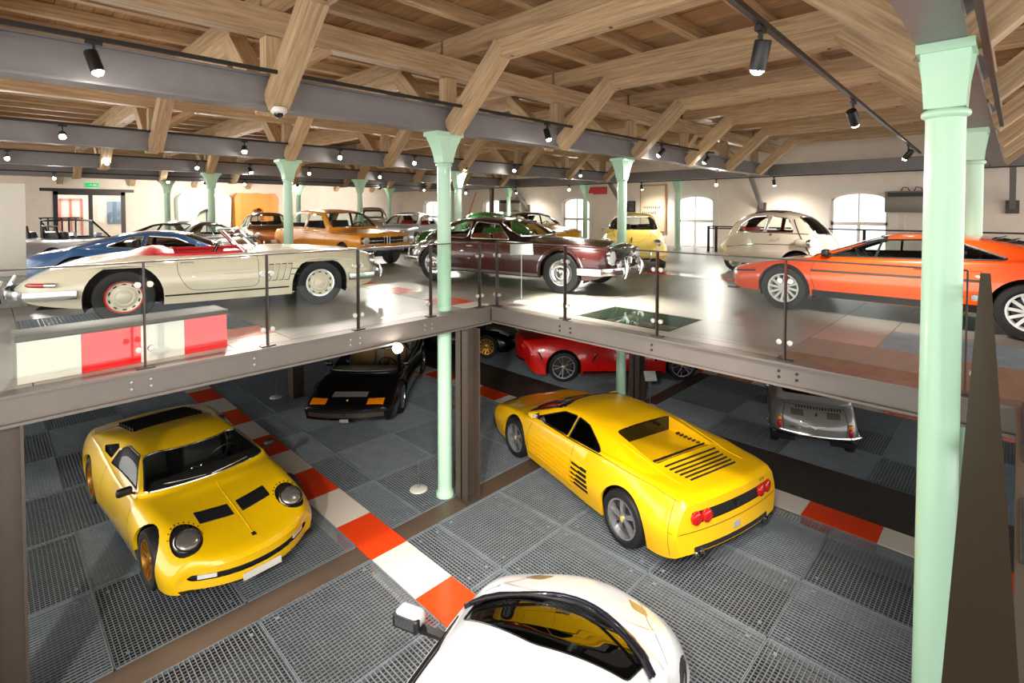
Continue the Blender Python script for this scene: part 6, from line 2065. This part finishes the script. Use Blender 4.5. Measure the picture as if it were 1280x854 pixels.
def car_mini_grey(loc, heading, scale, label):
    """Tiny rear-engined saloon seen from behind."""
    S = dict(x1=1.485, x0=-1.485,
        zc=[(1.485, .55), (1.44, .66), (1.25, .76), (.7, .85), (.4, .87), (0, .87), (-.8, .88), (-1.1, .84), (-1.35, .72), (-1.46, .58), (-1.485, .50)],
        zs=[(1.485, .54), (1.44, .64), (1.25, .74), (.7, .80), (0, .82), (-.8, .84), (-1.1, .80), (-1.35, .70), (-1.46, .56), (-1.485, .48)],
        ws=[(1.485, .46), (1.2, .54), (0, .60), (-.9, .58), (-1.3, .54), (-1.485, .48)],
        ww=[(1.485, .54), (1.3, .62), (.6, .65), (-.9, .66), (-1.3, .63), (-1.485, .57)],
        zw=[(1.485, .46), (0, .50), (-1.485, .44)],
        zb=[(1.485, .36), (1.35, .28), (1.0, .24), (-1.1, .25), (-1.35, .30), (-1.485, .36)],
        roof=[(.62, .855), (.30, 1.15), (.1, 1.26), (-.2, 1.315), (-.6, 1.28), (-.85, 1.17), (-1.15, .83)],
        wg=.56, wr=.45, crown=.06, nose=(.14, .4), tail=(.12, .4), wsbow=.06, rwbow=.06, screen=(.62, .2), rscreen=(-1.1, -.8))
    c = Car('grey_microcar', S, P_GREY, scale)
    c.arch(.93, .26, .285); c.arch(-.91, .26, .285)
    c.front_part('windscreen', rpoly([(-.50, .89), (.50, .89), (.41, 1.22), (-.41, 1.22)], .06), GLASS_CAR, -.004, xr=(-.1, 1), v=(3.7, 9), frame=(.008, CHROME))
    c.rear_part('rear_window', rpoly([(-.46, .92), (.46, .92), (.38, 1.18), (-.38, 1.18)], .06), GLASS_CAR, -.004, xr=(-1.3, -.5), v=(3.7, 9), frame=(.008, CHROME))
    c.side_part('side_window', rpoly([(.44, .875), (.2, 1.15), (-.2, 1.22), (-.22, .875)], .03), GLASS_CAR, -.005, frame=(.008, CHROME))
    c.side_part('quarter_window', rpoly([(-.28, .875), (-.26, 1.22), (-.62, 1.19), (-.86, .90)], .05), GLASS_CAR, -.005, frame=(.008, CHROME))
    add_seam(c, [[(.48, .8), (.48, .3)], [(-.26, .84), (-.26, .3)]])
    c.line_end('lid_gap', [(-.44, .40), (-.46, .62), (-.42, .78), (.42, .78), (.46, .62), (.44, .40), (-.44, .40)], .010, BLACKM)
    for y0, y1 in ((-.36, -.17), (.16, .34)):
        c.rear_part('engine_vent', [(y0, .655), (y1, .655), (y1, .735), (y0, .735)], mat('vent_grey', rgb(72, 74, 60), .6), .003, xr=(-3, -.9), nx=.1)
    for k in range(16):
        y = -.38 + k * .042
        c.rear_part('vent_slot', [(y, .752), (y + .02, .752), (y + .02, .778), (y, .778)], BLACKM, -.002, xr=(-3, -.9), nx=.05)
    p, n = c.rear(0, .52)
    m = axis_mtx(p + n * .004, n)
    MB().prism([(-.17, .028), (-.05, -.005), (0, -.035), (.05, -.005), (.17, .028), (0, .012)], 0, .008, m).build('chevron_badge', mat('badge_silver', rgb(232, 232, 230), .25), c.root)
    p, n = c.rear(-.02, .69); c.plate('lid_badge', p + n * .003, (.03, .05), n, CHROME, .004)
    hs = [c.rear(.20 + k * .028, .475 + .008 * math.sin(k * 2.2)) for k in range(7)]
    c.ribbon('model_script', hs, .016, CHROME, .005)
    for sg in (1, -1):
        p, n = c.rear(sg * .50, .50)
        rbox('tail_light', (p.x - .035, sg * .50 - .03, .42), (p.x + .02, sg * .50 + .03, .53), .015, RED_LENS, c.root)
        rbox('indicator', (p.x - .03, sg * .50 - .03, .535), (p.x + .03, sg * .50 + .03, .60), .015, ORANGE_LENS, c.root)
        p, n = c.front(sg * .48, .6); c.lamp('headlight', p, (1, 0, .1), .08)
    c.bumper('rear_bumper', 'rear', .385, .055, CHROME, wrap=.4, off=.03); c.bumper('front_bumper', 'front', .385, .055, CHROME, wrap=.4, off=.03)
    c.handle(-.1, .72)
    c.underbody(-1.3, 1.3, .27)
    c.interior(-.05, .34, LEATHER_RED, .4, zt=.86, w=.42, gap=.26, h=.5)
    c.wheel_set(.93, -.91, .26, .26, 'hub:white_wheel:chrome_wheel', .125, .045)
    return c.done(loc, heading, label)

def car_white(loc, heading, scale, label):
    """White supercar seen from above and behind."""
    S = dict(x1=2.24, x0=-2.24,
        zc=[(2.24, .40), (2.18, .47), (1.9, .58), (1.4, .70), (1.0, .78), (0, .84), (-1.2, .92), (-1.8, .92), (-2.15, .88), (-2.24, .80)],
        zs=[(2.24, .39), (2.18, .45), (1.9, .58), (1.4, .74), (.9, .77), (0, .80), (-1.2, .92), (-1.8, .91), (-2.15, .86), (-2.24, .78)],
        ws=[(2.24, .62), (1.9, .74), (1.2, .82), (0, .82), (-1.3, .84), (-2.24, .72)],
        ww=[(2.24, .74), (1.9, .89), (1.3, .955), (0, .93), (-1.3, .965), (-2.24, .82)],
        zw=[(2.24, .32), (0, .48), (-2.24, .55)],
        zb=[(2.24, .18), (2.1, .14), (1.6, .13), (-1.8, .15), (-2.24, .32)],
        roof=[(1.22, .75), (.75, .95), (.3, 1.12), (0, 1.18), (-.4, 1.19), (-.9, 1.11), (-1.7, .93)],
        wg=.79, wr=.57, crown=.06, nose=(.42, 1.0), tail=(.15, .5), wsbow=.26, screen=(1.22, .4), sharp={4: .22})
    c = Car('white_supercar', S, P_WHITE, scale, passes=3)
    c.arch(1.32, .31, .335); c.arch(-1.32, .33, .37)
    c.top_part('windscreen', rpoly([(1.40, -.30), (1.44, 0), (1.40, .30), (1.28, .52), (1.06, .68), (.66, .60), (.56, .0), (.66, -.60), (1.06, -.68), (1.28, -.52)], .05), GLASS_DARK, -.004, v=(3.0, 9), frame=(.006, BLACK))
    pts = [c.top(1.50 - .62 * (y / .74) ** 2, y)[0] + Vector((0, 0, .016)) for y in [(-.72 + 1.44 * k / 16) for k in range(17)]]
    MB().tube(pts, .026, 6).build('cowl_seal', mat('cowl_black', rgb(22, 24, 36), .25, coat=.6), c.root, smooth=60)
    for y0, y1 in ((-.70, .05), (-.10, .66)):
        hs = []
        for k in range(11):
            y = y0 + (y1 - y0) * k / 10
            p, n = c.top(1.40 - .62 * (y / .74) ** 2 - .05 * math.sin(PI * k / 10), y); hs.append(p + n * .03)
        MB().tube(hs, [.014] + [.012] * 9 + [.008], 5).build('wiper', BLACK, c.root, smooth=60)
    c.side_part('side_window', rpoly([(.85, .85), (.30, 1.06), (-.35, 1.12), (-.62, .95), (-.5, .86)], .04), GLASS_DARK, -.005, frame=(.01, BLACK))
    for sg in (1, -1):
        c.top_part('headlight', rpoly([(1.96, sg * .34), (1.88, sg * .50), (1.72, sg * .56), (1.78, sg * .42)][::-sg], .04), MATS['headlamp_glass'], .001, nz=.05)
        p, n = c.side(.62, .86, sg)
        q = Vector((.60, sg * 1.02, .93))
        o = rbox('mirror', (q.x - .07, q.y - .11, q.z - .055), (q.x + .07, q.y + .11, q.z + .065), .04, P_WHITE, c.root)
        MB().bar(p, q + Vector((0, 0, -.06)), .06, .03).build('mirror_arm', BLACK, o)
        x = q.x - .073
        rbox('mirror_shell', (x - .004, q.y - .115, q.z - .06), (x + .05, q.y + .115, q.z + .045), .02, BLACK, o)
        MB().add([(x - .006, q.y - .085, q.z - .035), (x - .006, q.y + .085, q.z - .035), (x - .006, q.y + .085, q.z + .035), (x - .006, q.y - .085, q.z + .035)], [(0, 1, 2, 3)]).build('mirror_glass', CHROME, o)
        c.line_top('bonnet_gap', [(1.2, sg * .78), (1.6, sg * .58), (2.0, sg * .44)], .008, mat('gap_grey', rgb(120, 116, 110), .6), .001)
    c.top_part('engine_cover', rpoly([(-.75, -.45), (-.75, .45), (-1.7, .5), (-1.7, -.5)], .1), GLASS_DARK, -.004, v=(3.0, 9), frame=(.01, BLACK))
    add_seam(c, [[(.9, .76), (.86, .3)], [(-.5, .82), (-.62, .3)]])
    c.underbody(-2.0, 2.0, .18)
    c.interior(-.1, .26, LEATHER_BLACK, .62, zt=.78, h=.55)
    MB().box((-.62, -.75, .22), (-.58, .75, 1.02)).build('bulkhead', BLACKM, c.root)
    for sg in (1, -1):
        c.rear_part('tail_light', rpoly([(sg * .45, .72), (sg * .72, .72), (sg * .72, .80), (sg * .45, .80)][::sg], .02), RED_LENS, .002, xr=(-3, -1.8), nx=.1)
    c.wheel_set(1.32, -1.32, .315, .335, 'spoke:silver_wheel', .24, .075, .28)
    return c.done(loc, heading, label)

def car_bubble(loc, heading, scale, label):
    """Egg-shaped bubble car with a front door."""
    S = dict(x1=1.14, x0=-1.14,
        zc=[(1.14, .50), (1.11, .64), (1.02, .80), (.85, .90), (.3, .92), (-.4, .90), (-.8, .80), (-1.02, .66), (-1.12, .52), (-1.14, .46)],
        zs=[(1.14, .49), (1.11, .62), (1.02, .76), (.85, .84), (.3, .86), (-.4, .84), (-.8, .76), (-1.02, .62), (-1.12, .50), (-1.14, .45)],
        ws=[(1.14, .40), (.9, .52), (.3, .58), (-.4, .54), (-.9, .42), (-1.14, .32)],
        ww=[(1.14, .50), (1.0, .62), (.6, .69), (0, .69), (-.5, .64), (-.9, .54), (-1.14, .40)],
        zw=[(1.14, .42), (0, .48), (-1.14, .40)],
        zb=[(1.14, .30), (1.05, .24), (.8, .22), (-.8, .24), (-1.05, .30), (-1.14, .36)],
        roof=[(1.04, .77), (.85, 1.0), (.6, 1.20), (.3, 1.32), (0, 1.34), (-.35, 1.28), (-.62, 1.10), (-.86, .76)],
        wg=.56, wr=.46, crown=.08, nose=(.22, .5), tail=(.2, .5), wsbow=.10, rwbow=.05, screen=(1.04, .6), rscreen=(-.8, -.5))
    c = Car('ivory_bubble_car', S, P_BEIGE, scale)
    c.arch(.62, .25, .30); 
    c.front_part('windscreen', rpoly([(-.50, .86), (.50, .86), (.47, 1.08), (.38, 1.21), (-.38, 1.21), (-.47, 1.08)], .08), GLASS_CAR, -.004, xr=(.3, 1.3), v=(3.2, 9), frame=(.016, CHROME))
    c.side_part('side_window', rpoly([(.54, .90), (.42, 1.17), (.10, 1.225), (.02, .90)], .04), GLASS_CAR, -.005, frame=(.010, CHROME))
    c.side_part('quarter_window', rpoly([(-.04, .90), (.03, 1.225), (-.28, 1.20), (-.50, 1.05), (-.58, .90)], .06), GLASS_CAR, -.005, frame=(.010, CHROME))
    c.rear_part('rear_window', rpoly([(-.38, .90), (.38, .90), (.34, 1.10), (-.34, 1.10)], .06), GLASS_CAR, -.004, xr=(-1, 0), v=(3.6, 9), frame=(.01, CHROME))
    # sunroof frame, door outline, headlamp pods
    c.top_part('sunroof', rpoly([(.28, -.32), (.28, .32), (-.30, .30), (-.30, -.30)], .06), mat('canvas', rgb(120, 112, 104), .8), .012, frame=(.014, BLACK))
    c.line_side('door_gap', [(.52, 1.16), (.64, .86), (.84, .50), (.82, .28)], .022, mat('seal', rgb(70, 62, 56), .5), .004)
    c.line_side('belt_trim', [(.60, .655), (-.2, .64), (-1.0, .52)], .014, CHROME, .004)
    c.line_side('belt_trim', [(.8, .87), (.0, .885), (-.6, .875)], .014, CHROME, .004)
    for sg in (1, -1):
        p, n = c.side(.74, .70, sg)
        rbox('headlamp_pod', (p.x - .16, p.y - .05 + sg * .05, p.z - .08), (p.x + .12, p.y + .05 + sg * .07, p.z + .07), .045, P_BEIGE, c.root)
        c.lamp('headlight', (p.x + .13, p.y + sg * .06, p.z), (1, sg * .1, 0), .07)
        p, n = c.side(.12, .84, sg)
        c.lamp('indicator', p, n, .022, mat('indicator_red', rgb(200, 70, 30), .2, coat=1), CHROME)
        MB().tube([c.front(sg * .55, .34)[0] + Vector((.05, 0, 0)), c.front(sg * .50, .46)[0] + Vector((.12, 0, 0)), c.front(sg * .3, .46)[0] + Vector((.12, 0, 0)), c.front(sg * .26, .34)[0] + Vector((.05, 0, 0))], .016, 6).build('nerf_bar', CHROME, c.root, smooth=60)
        p, n = c.rear(sg * .3, .5); c.lamp('tail_light', p, n, .03, RED_LENS)
    c.mirror(.66, .94, 1, CHROME, (.05, .1, .07))
    c.handle(.3, .76)
    c.underbody(-.95, .95, .26)
    s_ = c.seat(-.15, 0, .40, .95, LEATHER_RED, .45); 
    c.steering(.42, .22, .85, .18)
    for x, y in ((.62, .52), (-.72, .22)):
        for sg in (1, -1):
            o = wheel(c.root, 'hub:silver_wheel:chrome_wheel', .25, .12); o.location = (x, sg * y, .25); o.rotation_euler = (0, 0, 0 if sg > 0 else PI)
    return c.done(loc, heading, label)

def car_round(name, loc, heading, scale, label, pnt, roof_h=1.31, open_top=False, roofmat=None, leather=None, lens=None, wheels='hub:silver_wheel:chrome_wheel', L=3.95):
    """Rounded rear-engined coupe (also cabriolet)."""
    k = L / 3.95
    X = lambda pts: [(x * k, z) for x, z in pts]
    S = dict(x1=1.975 * k, x0=-1.975 * k,
        zc=X([(1.975, .46), (1.94, .56), (1.8, .66), (1.4, .77), (.72, .88), (0, .88), (-1.0, .86), (-1.5, .74), (-1.85, .56), (-1.975, .44)]),
        zs=X([(1.975, .47), (1.94, .60), (1.8, .71), (1.4, .79), (.9, .80), (0, .80), (-.8, .80), (-1.4, .72), (-1.8, .56), (-1.975, .44)]),
        ws=X([(1.975, .56), (1.7, .64), (1.0, .68), (0, .72), (-.8, .68), (-1.4, .58), (-1.975, .46)]),
        ww=X([(1.975, .66), (1.8, .76), (1.3, .82), (0, .83), (-1.0, .83), (-1.6, .76), (-1.975, .60)]),
        zw=X([(1.975, .42), (0, .48), (-1.975, .40)]),
        zb=X([(1.975, .30), (1.85, .24), (1.5, .20), (-1.5, .22), (-1.85, .28), (-1.975, .32)]),
        nose=(.16, .5), tail=(.24, .7))
    if not open_top:
        S.update(roof=X([(.78, .875), (.42, 1.12), (.15, roof_h - .06), (-.15, roof_h), (-.5, roof_h - .04), (-1.0, 1.08), (-1.55, .70)]),
                 wg=.67, wr=.50, crown=.06, wsbow=.14, rwbow=.08, screen=(.78 * k, .2), rscreen=(-1.3 * k, -.8 * k))
    c = Car(name, S, pnt, scale, fine=.06)
    c.arch(1.05 * k, .32, .35); c.arch(-1.05 * k, .32, .35)
    if not open_top:
        zt = roof_h - .10
        c.front_part('windscreen', rpoly([(-.62, .905), (.62, .905), (.47, zt), (-.47, zt)], .1), GLASS_CAR, -.004, xr=(-.2, 1.2), v=(3.6, 9), frame=(.012, CHROME))
        c.rear_part('rear_window', rpoly([(-.44, .96), (.44, .96), (.38, zt - .03), (-.38, zt - .03)], .08), GLASS_CAR, -.004, xr=(-1.6, -.3), v=(3.6, 9), frame=(.01, CHROME))
        c.side_part('side_window', rpoly([(.52 * k, .86), (.24 * k, zt - .08), (-.20 * k, zt), (-.26 * k, .86)], .05), GLASS_CAR, -.005, frame=(.010, CHROME))
        c.side_part('quarter_window', rpoly([(-.33 * k, .86), (-.27 * k, zt), (-.50 * k, zt - .02), (-.92 * k, .88)], .06), GLASS_CAR, -.005, frame=(.010, CHROME))
        c.interior(-.1, .30, leather or LEATHER_BLACK, .42 * k, zt=.85, h=.58, gap=.32, w=.46)
    if roofmat is not None:
        c.take([f for f in c.bm.faces if f[c.vl] > 3.2 and f.calc_center_median().z > .92], 'roof', roofmat, 0.0)
    for sg in (1, -1):
        p, n = c.front(sg * .56, .62)
        c.lamp('headlight', (p.x - .03, sg * .56, .63), (1, sg * .08, .12), .09, lens)
        p, n = c.front(sg * .56, .44); c.lamp('indicator', p, n, .03, ORANGE_LENS)
        p, n = c.rear(sg * .45, .48); c.lamp('tail_light', p, n, .035, RED_LENS)
    add_seam(c, [[(.56 * k, .80), (.58 * k, .28)], [(-.30 * k, .82), (-.34 * k, .28)]])
    c.line_top('bonnet_gap', [(.70 * k, -.50), (1.55 * k, -.40), (1.80 * k, -.2), (1.85 * k, 0), (1.80 * k, .2), (1.55 * k, .40), (.70 * k, .50)], .008, BLACKM)
    p, n = c.top(1.68 * k, 0)
    MB().tube([c.top(1.60 * k, 0)[0] + Vector((0, 0, .02)), c.top(1.72 * k, 0)[0] + Vector((0, 0, .035)), c.top(1.84 * k, 0)[0] + Vector((0, 0, .01))], [.008, .014, .008], 6).build('bonnet_handle', CHROME, c.root, smooth=60)
    c.bumper('front_bumper', 'front', .36, .08, pnt, wrap=.12, off=.05); c.bumper('rear_bumper', 'rear', .38, .08, pnt, wrap=.12, off=.05)
    for sg in (1, -1):
        p, n = c.front(sg * .4, .36); MB().tube([(p.x + .09, sg * .42, .29), (p.x + .11, sg * .42, .38), (p.x + .08, sg * .42, .47)], .022, 6).build('overrider', CHROME, c.root, smooth=60)
    if not open_top:
        c.wiper((-.05, .92), (-.42, .95)); c.wiper((.40, .94), (.0, .92))
    c.handle(-.2 * k, .70); c.mirror(.5 * k, .82, -1, CHROME, (.05, .1, .07))
    c.underbody(-1.7 * k, 1.7 * k, .24)
    c.wheel_set(1.05 * k, -1.05 * k, .32, .32, wheels, .155, .05)
    return c.done(loc, heading, label)

def car_low(name, loc, heading, scale, label, pnt, H=1.08, L=4.2, W=.86, glass=None, wheels='wide5:silver_wheel', chromeframes=True, open_top=False, wr_=.52):
    """Low coupe or open two-seater with a long glass tail."""
    k = L / 4.2; kw = W / .86; hz = H / 1.08
    X = lambda pts, m=1.0: [(x * k, z * m) for x, z in pts]
    S = dict(x1=2.1 * k, x0=-2.1 * k,
        zc=X([(2.1, .42), (2.05, .50), (1.8, .58), (1.3, .68), (.8, .75), (0, .78), (-1.0, .80), (-1.7, .76), (-2.0, .68), (-2.1, .58)], hz),
        zs=X([(2.1, .42), (2.05, .50), (1.8, .60), (1.3, .71), (.8, .72), (0, .73), (-.8, .76), (-1.3, .79), (-1.7, .75), (-2.0, .66), (-2.1, .56)], hz),
        ws=X([(2.1, .58), (1.6, .70), (0, .74), (-1.2, .74), (-2.1, .58)], kw), ww=X([(2.1, .70), (1.7, .82), (0, .84), (-1.3, .86), (-2.1, .70)], kw),
        zw=X([(2.1, .40), (0, .46), (-2.1, .48)], hz), zb=X([(2.1, .28), (1.9, .19), (1.5, .16), (-1.6, .18), (-2.0, .28), (-2.1, .36)]),
        nose=(.25, .7), tail=(.22, .6))
    if not open_top:
        S.update(roof=X([(.86, .745), (.4, .95), (.1, 1.05), (-.25, 1.08), (-.6, 1.05), (-1.1, .92), (-1.6, .77)], hz), wg=.70 * kw, wr=wr_ * kw, crown=.05, wsbow=.12, screen=(.86 * k, .1))
    c = Car(name, S, pnt, scale, fine=.06)
    c.arch(1.2 * k, .32, .35); c.arch(-1.2 * k, .32, .36)
    fr = (.011, CHROME) if chromeframes else (.009, BLACK)
    g = glass or GLASS_CAR
    if not open_top:
        c.front_part('windscreen', rpoly([(-.64 * kw, .78 * hz), (.64 * kw, .78 * hz), (.48 * kw, 1.0 * hz), (-.48 * kw, 1.0 * hz)], .06), g, -.004, xr=(-.2, 1.2), v=(3.6, 9), frame=fr)
        c.side_part('side_window', rpoly([(.55 * k, .775 * hz), (.16 * k, .955 * hz), (-.26 * k, .995 * hz), (-.30 * k, .78 * hz)], .03), g, -.005, frame=fr)
        c.side_part('quarter_window', rpoly([(-.36 * k, .785 * hz), (-.32 * k, .995 * hz), (-.52 * k, .98 * hz), (-.86 * k, .83 * hz)], .04), g, -.005, frame=fr)
        c.top_part('rear_window', rpoly([(-.72 * k, -.42 * kw), (-.72 * k, .42 * kw), (-1.40 * k, .50 * kw), (-1.40 * k, -.50 * kw)], .08), g, -.004, v=(3.2, 9), frame=fr)
        c.interior(-.15, .26, LEATHER_BLACK, .44 * k, zt=.74 * hz, h=.5, gap=.32, w=.44)
    else:
        rim = rpoly([(.42 * k, -.58 * kw), (.42 * k, .58 * kw), (-.55 * k, .60 * kw), (-.55 * k, -.60 * kw)], .12)
        c.top_part('cockpit', rim, pnt, delete=True)
        n = len(rim)
        MB().add([(x, y, c.top(x, y)[0].z) for x, y in rim] + [(x, y, .3) for x, y in rim], [(i, (i + 1) % n, n + (i + 1) % n, n + i) for i in range(n)]).build('cockpit_lining', BLACK, c.root, smooth=50)
        c.interior(-.2, .28, LEATHER_BLACK, .26 * k, zt=.74 * hz, h=.55, gap=.32, w=.46)
        pts = [(.62 * k - .22 * t * t, .62 * kw * t) for t in [-1 + 2 * i / 12 for i in range(13)]]
        bot = [Vector((x, y, c.top(x, y)[0].z + .006)) for x, y in pts]
        tp = [Vector((x - .38, y * .82, 1.13 * hz - .02 * abs(y))) for x, y in pts]
        w_ = MB().add(bot + tp, [(i, i + 1, 14 + i, 13 + i) for i in range(12)]).build('windscreen', g, c.root, smooth=60)
        MB().tube(bot + tp[::-1], .022, 6, closed=True).build('frame', BLACK, w_, smooth=60)
        for sg in (1, -1):
            MB().tube([(-.62 * k, sg * .14, .74 * hz), (-.64 * k, sg * .16, 1.02 * hz), (-.64 * k, sg * .42, 1.02 * hz), (-.62 * k, sg * .46, .74 * hz)], .028, 8).build('roll_hoop', BLACK, c.root, smooth=60)
    for sg in (1, -1):
        c.top_part('headlight', rpoly([(1.86 * k, sg * .42 * kw), (1.78 * k, sg * .66 * kw), (1.52 * k, sg * .68 * kw), (1.60 * k, sg * .46 * kw)][::-sg], .03), WHITE_LENS, .003, nz=.1)
        p, n = c.rear(sg * .48 * kw, .58 * hz); c.lamp('tail_light', p, n, .06, RED_LENS)
    c.line_side('side_intake', [(-.55 * k, .50), (-.80 * k, .52)], .14, BLACKM, .003)
    add_seam(c, [[(.60 * k, .72 * hz), (.62 * k, .25)], [(-.34 * k, .74 * hz), (-.40 * k, .25)]])
    c.mirror(.52 * k, .76 * hz, -1, pnt, (.09, .14, .08)); c.mirror(.52 * k, .76 * hz, 1, pnt, (.09, .14, .08))
    c.underbody(-1.8 * k, 1.8 * k, .2)
    c.wheel_set(1.2 * k, -1.2 * k, .32, .325, wheels, .2, .02, .23)
    return c.done(loc, heading, label)

def car_beetle(loc, heading, scale, label):
    """Rounded saloon with running-board wings."""
    S = dict(x1=2.03, x0=-2.03,
        zc=[(2.03, .42), (1.98, .58), (1.8, .74), (1.4, .90), (.85, .98), (0, .98), (-1.0, .96), (-1.5, .82), (-1.85, .62), (-2.03, .42)],
        zs=[(2.03, .44), (1.98, .58), (1.8, .70), (1.4, .82), (.85, .86), (0, .88), (-.9, .86), (-1.5, .76), (-1.85, .58), (-2.03, .42)],
        ws=[(2.03, .50), (1.5, .60), (.6, .64), (-.8, .64), (-1.5, .56), (-2.03, .44)], ww=[(2.03, .60), (1.8, .72), (1.2, .77), (0, .72), (-1.2, .77), (-1.8, .70), (-2.03, .56)],
        zw=[(2.03, .44), (0, .5), (-2.03, .42)], zb=[(2.03, .32), (1.7, .25), (-1.7, .25), (-2.03, .32)],
        roof=[(.86, .975), (.55, 1.26), (.3, 1.43), (-.05, 1.5), (-.45, 1.46), (-.95, 1.28), (-1.55, .80)], wg=.62, wr=.50, crown=.08, nose=(.2, .6), tail=(.25, .8), wsbow=.06, screen=(.86, .4))
    c = Car('beige_beetle', S, P_BEIGE, scale, fine=.06)
    c.arch(1.2, .32, .37); c.arch(-1.2, .32, .37)
    c.front_part('windscreen', rpoly([(-.54, 1.03), (.54, 1.03), (.45, 1.38), (-.45, 1.38)], .08), GLASS_CAR, -.004, xr=(0, 1.2), v=(3.6, 9), frame=(.01, CHROME))
    c.side_part('side_window', rpoly([(.56, .98), (.40, 1.32), (-.10, 1.40), (-.12, .98)], .07), GLASS_CAR, -.005, frame=(.01, CHROME))
    c.side_part('quarter_window', rpoly([(-.22, .98), (-.20, 1.40), (-.55, 1.36), (-.88, 1.10), (-.80, .98)], .09), GLASS_CAR, -.005, frame=(.01, CHROME))
    c.rear_part('rear_window', rpoly([(-.36, 1.10), (.36, 1.10), (.34, 1.32), (-.34, 1.32)], .08), GLASS_CAR, -.004, xr=(-1.6, -.3), v=(3.6, 9), frame=(.01, CHROME))
    for sg in (1, -1):
        p, n = c.front(sg * .52, .62); c.lamp('headlight', p, (1, 0, .25), .085)
        p, n = c.rear(sg * .5, .55); c.lamp('tail_light', p, n, .045, RED_LENS)
        MB().bar((.8, sg * .70, .27), (-.8, sg * .70, .27), .16, .035).build('running_board', BLACK, c.root)
    c.line_side('belt_trim', [(1.5, .80), (0, .86), (-1.3, .80)], .014, CHROME, .004)
    add_seam(c, [[(.60, .88), (.62, .32)], [(-.16, .90), (-.20, .32)]])
    c.bumper('front_bumper', 'front', .42, .08, CHROME, wrap=.35, off=.08); c.bumper('rear_bumper', 'rear', .42, .08, CHROME, wrap=.35, off=.08)
    c.handle(-.04, .80); c.underbody(-1.8, 1.8, .28)
    c.interior(-.05, .4, LEATHER_CREAM, .5, zt=.92, rear=-.7, h=.6, gap=.28, w=.44)
    c.wheel_set(1.2, -1.2, .33, .33, 'hub:cream_wheel:chrome_wheel', .14, .05)
    return c.done(loc, heading, label)

# ================================================================ cars in their places
car_miura((1.84, 7.79, ZL), -86, .985, 'yellow round-nosed sports car with lashed headlights on the lower gratings')
car_testarossa((6.49, 4.40, ZL), 75.9, 1.0, 'yellow wedge-shaped sports car with black tail panel and side strakes')
car_boxer((5.92, 10.0, ZL), -135, .97, 'black wedge sports car with amber nose lamps under the gallery')
car_gt_red((10.95, 7.25, ZL), -42.9, 1.02, 'red modern coupe with silver spoked wheels under the gallery')
car_mini_grey((10.63, 2.77, ZL), 20.6, 1.0, 'tiny grey saloon seen from behind under the gallery edge')
car_white((1.98, 2.06, ZL), 20, 1.0, 'white supercar with black wipers below the walkway')
car_roadster((2.42, 8.36, 0), -12.2, .965, 'ivory open roadster with red interior behind the glass railing')
car_m1((8.60, 1.14, 0), 87, .965, 'orange-red sports car with black window frames behind the glass railing')
car_grand_coupe((7.18, 7.03, 0), -79.5, 1.0, 'maroon coupe with black roof and long bonnet behind the railing corner')
car_saloon2((6.62, 13.0, 0), -85, 1.0, 'amber two-door saloon with a kidney grille')
car_bubble((12.25, 3.85, 0), -90, 1.03, 'ivory bubble car with a front door in front of the windows')
car_round('pale_yellow_coupe', (11.95, 7.22, 0), -150, 1.0, 'pale yellow rounded coupe facing the railing', P_LEMON, lens=MATS['headlamp_glass'])
car_low('blue_coupe', (2.35, 11.0, 0), -18, .97, 'blue low coupe with chrome window frames behind the ivory roadster', P_BLUE, H=1.06, L=4.1)
car_low('silver_roadster', (1.2, 14.6, 0), 45, 1.0, 'silver open sports car with spoked wheels beside the white partition', P_SILVER, H=1.12, L=4.5, W=.92, wheels='spoke:silver_wheel', open_top=True)
car_low('black_coupe', (3.45, 13.9, 0), 45, 1.0, 'black low coupe behind the blue coupe', P_BLACK, H=1.14, L=4.3, chromeframes=False)
car_round('brown_coupe', (6.6, 17.9, 0), -101, 1.0, 'brown coupe with chrome headlights in front of the orange body shell', P_BROWN, L=4.2)
car_beetle((10.9, 18.6, 0), -125, 1.0, 'beige rounded saloon behind the amber saloon')
car_round('silver_coupe', (10.7, 15.6, 0), -150, 1.0, 'silver-grey rounded coupe with dark roof beside the amber saloon', P_SILVER, leather=LEATHER_RED)
car_round('green_coupe', (10.4, 11.5, 0), 140, 1.0, 'green rounded coupe behind the maroon coupe', P_GREEN, roof_h=1.33)
car_round('golden_coupe', (13.4, 12.1, 0), -100, 1.0, 'golden yellow coupe with black roof by the windows', P_YELLOW2, roofmat=P_BLACK)
car_low('black_gold_wheeled_car', (9.2, 11.6, ZL), -50, 1.0, 'black low car with gold wheels in the shade under the gallery', P_BLACK, H=1.1, L=4.3, wheels='turbine:gold_wheel', chromeframes=False)
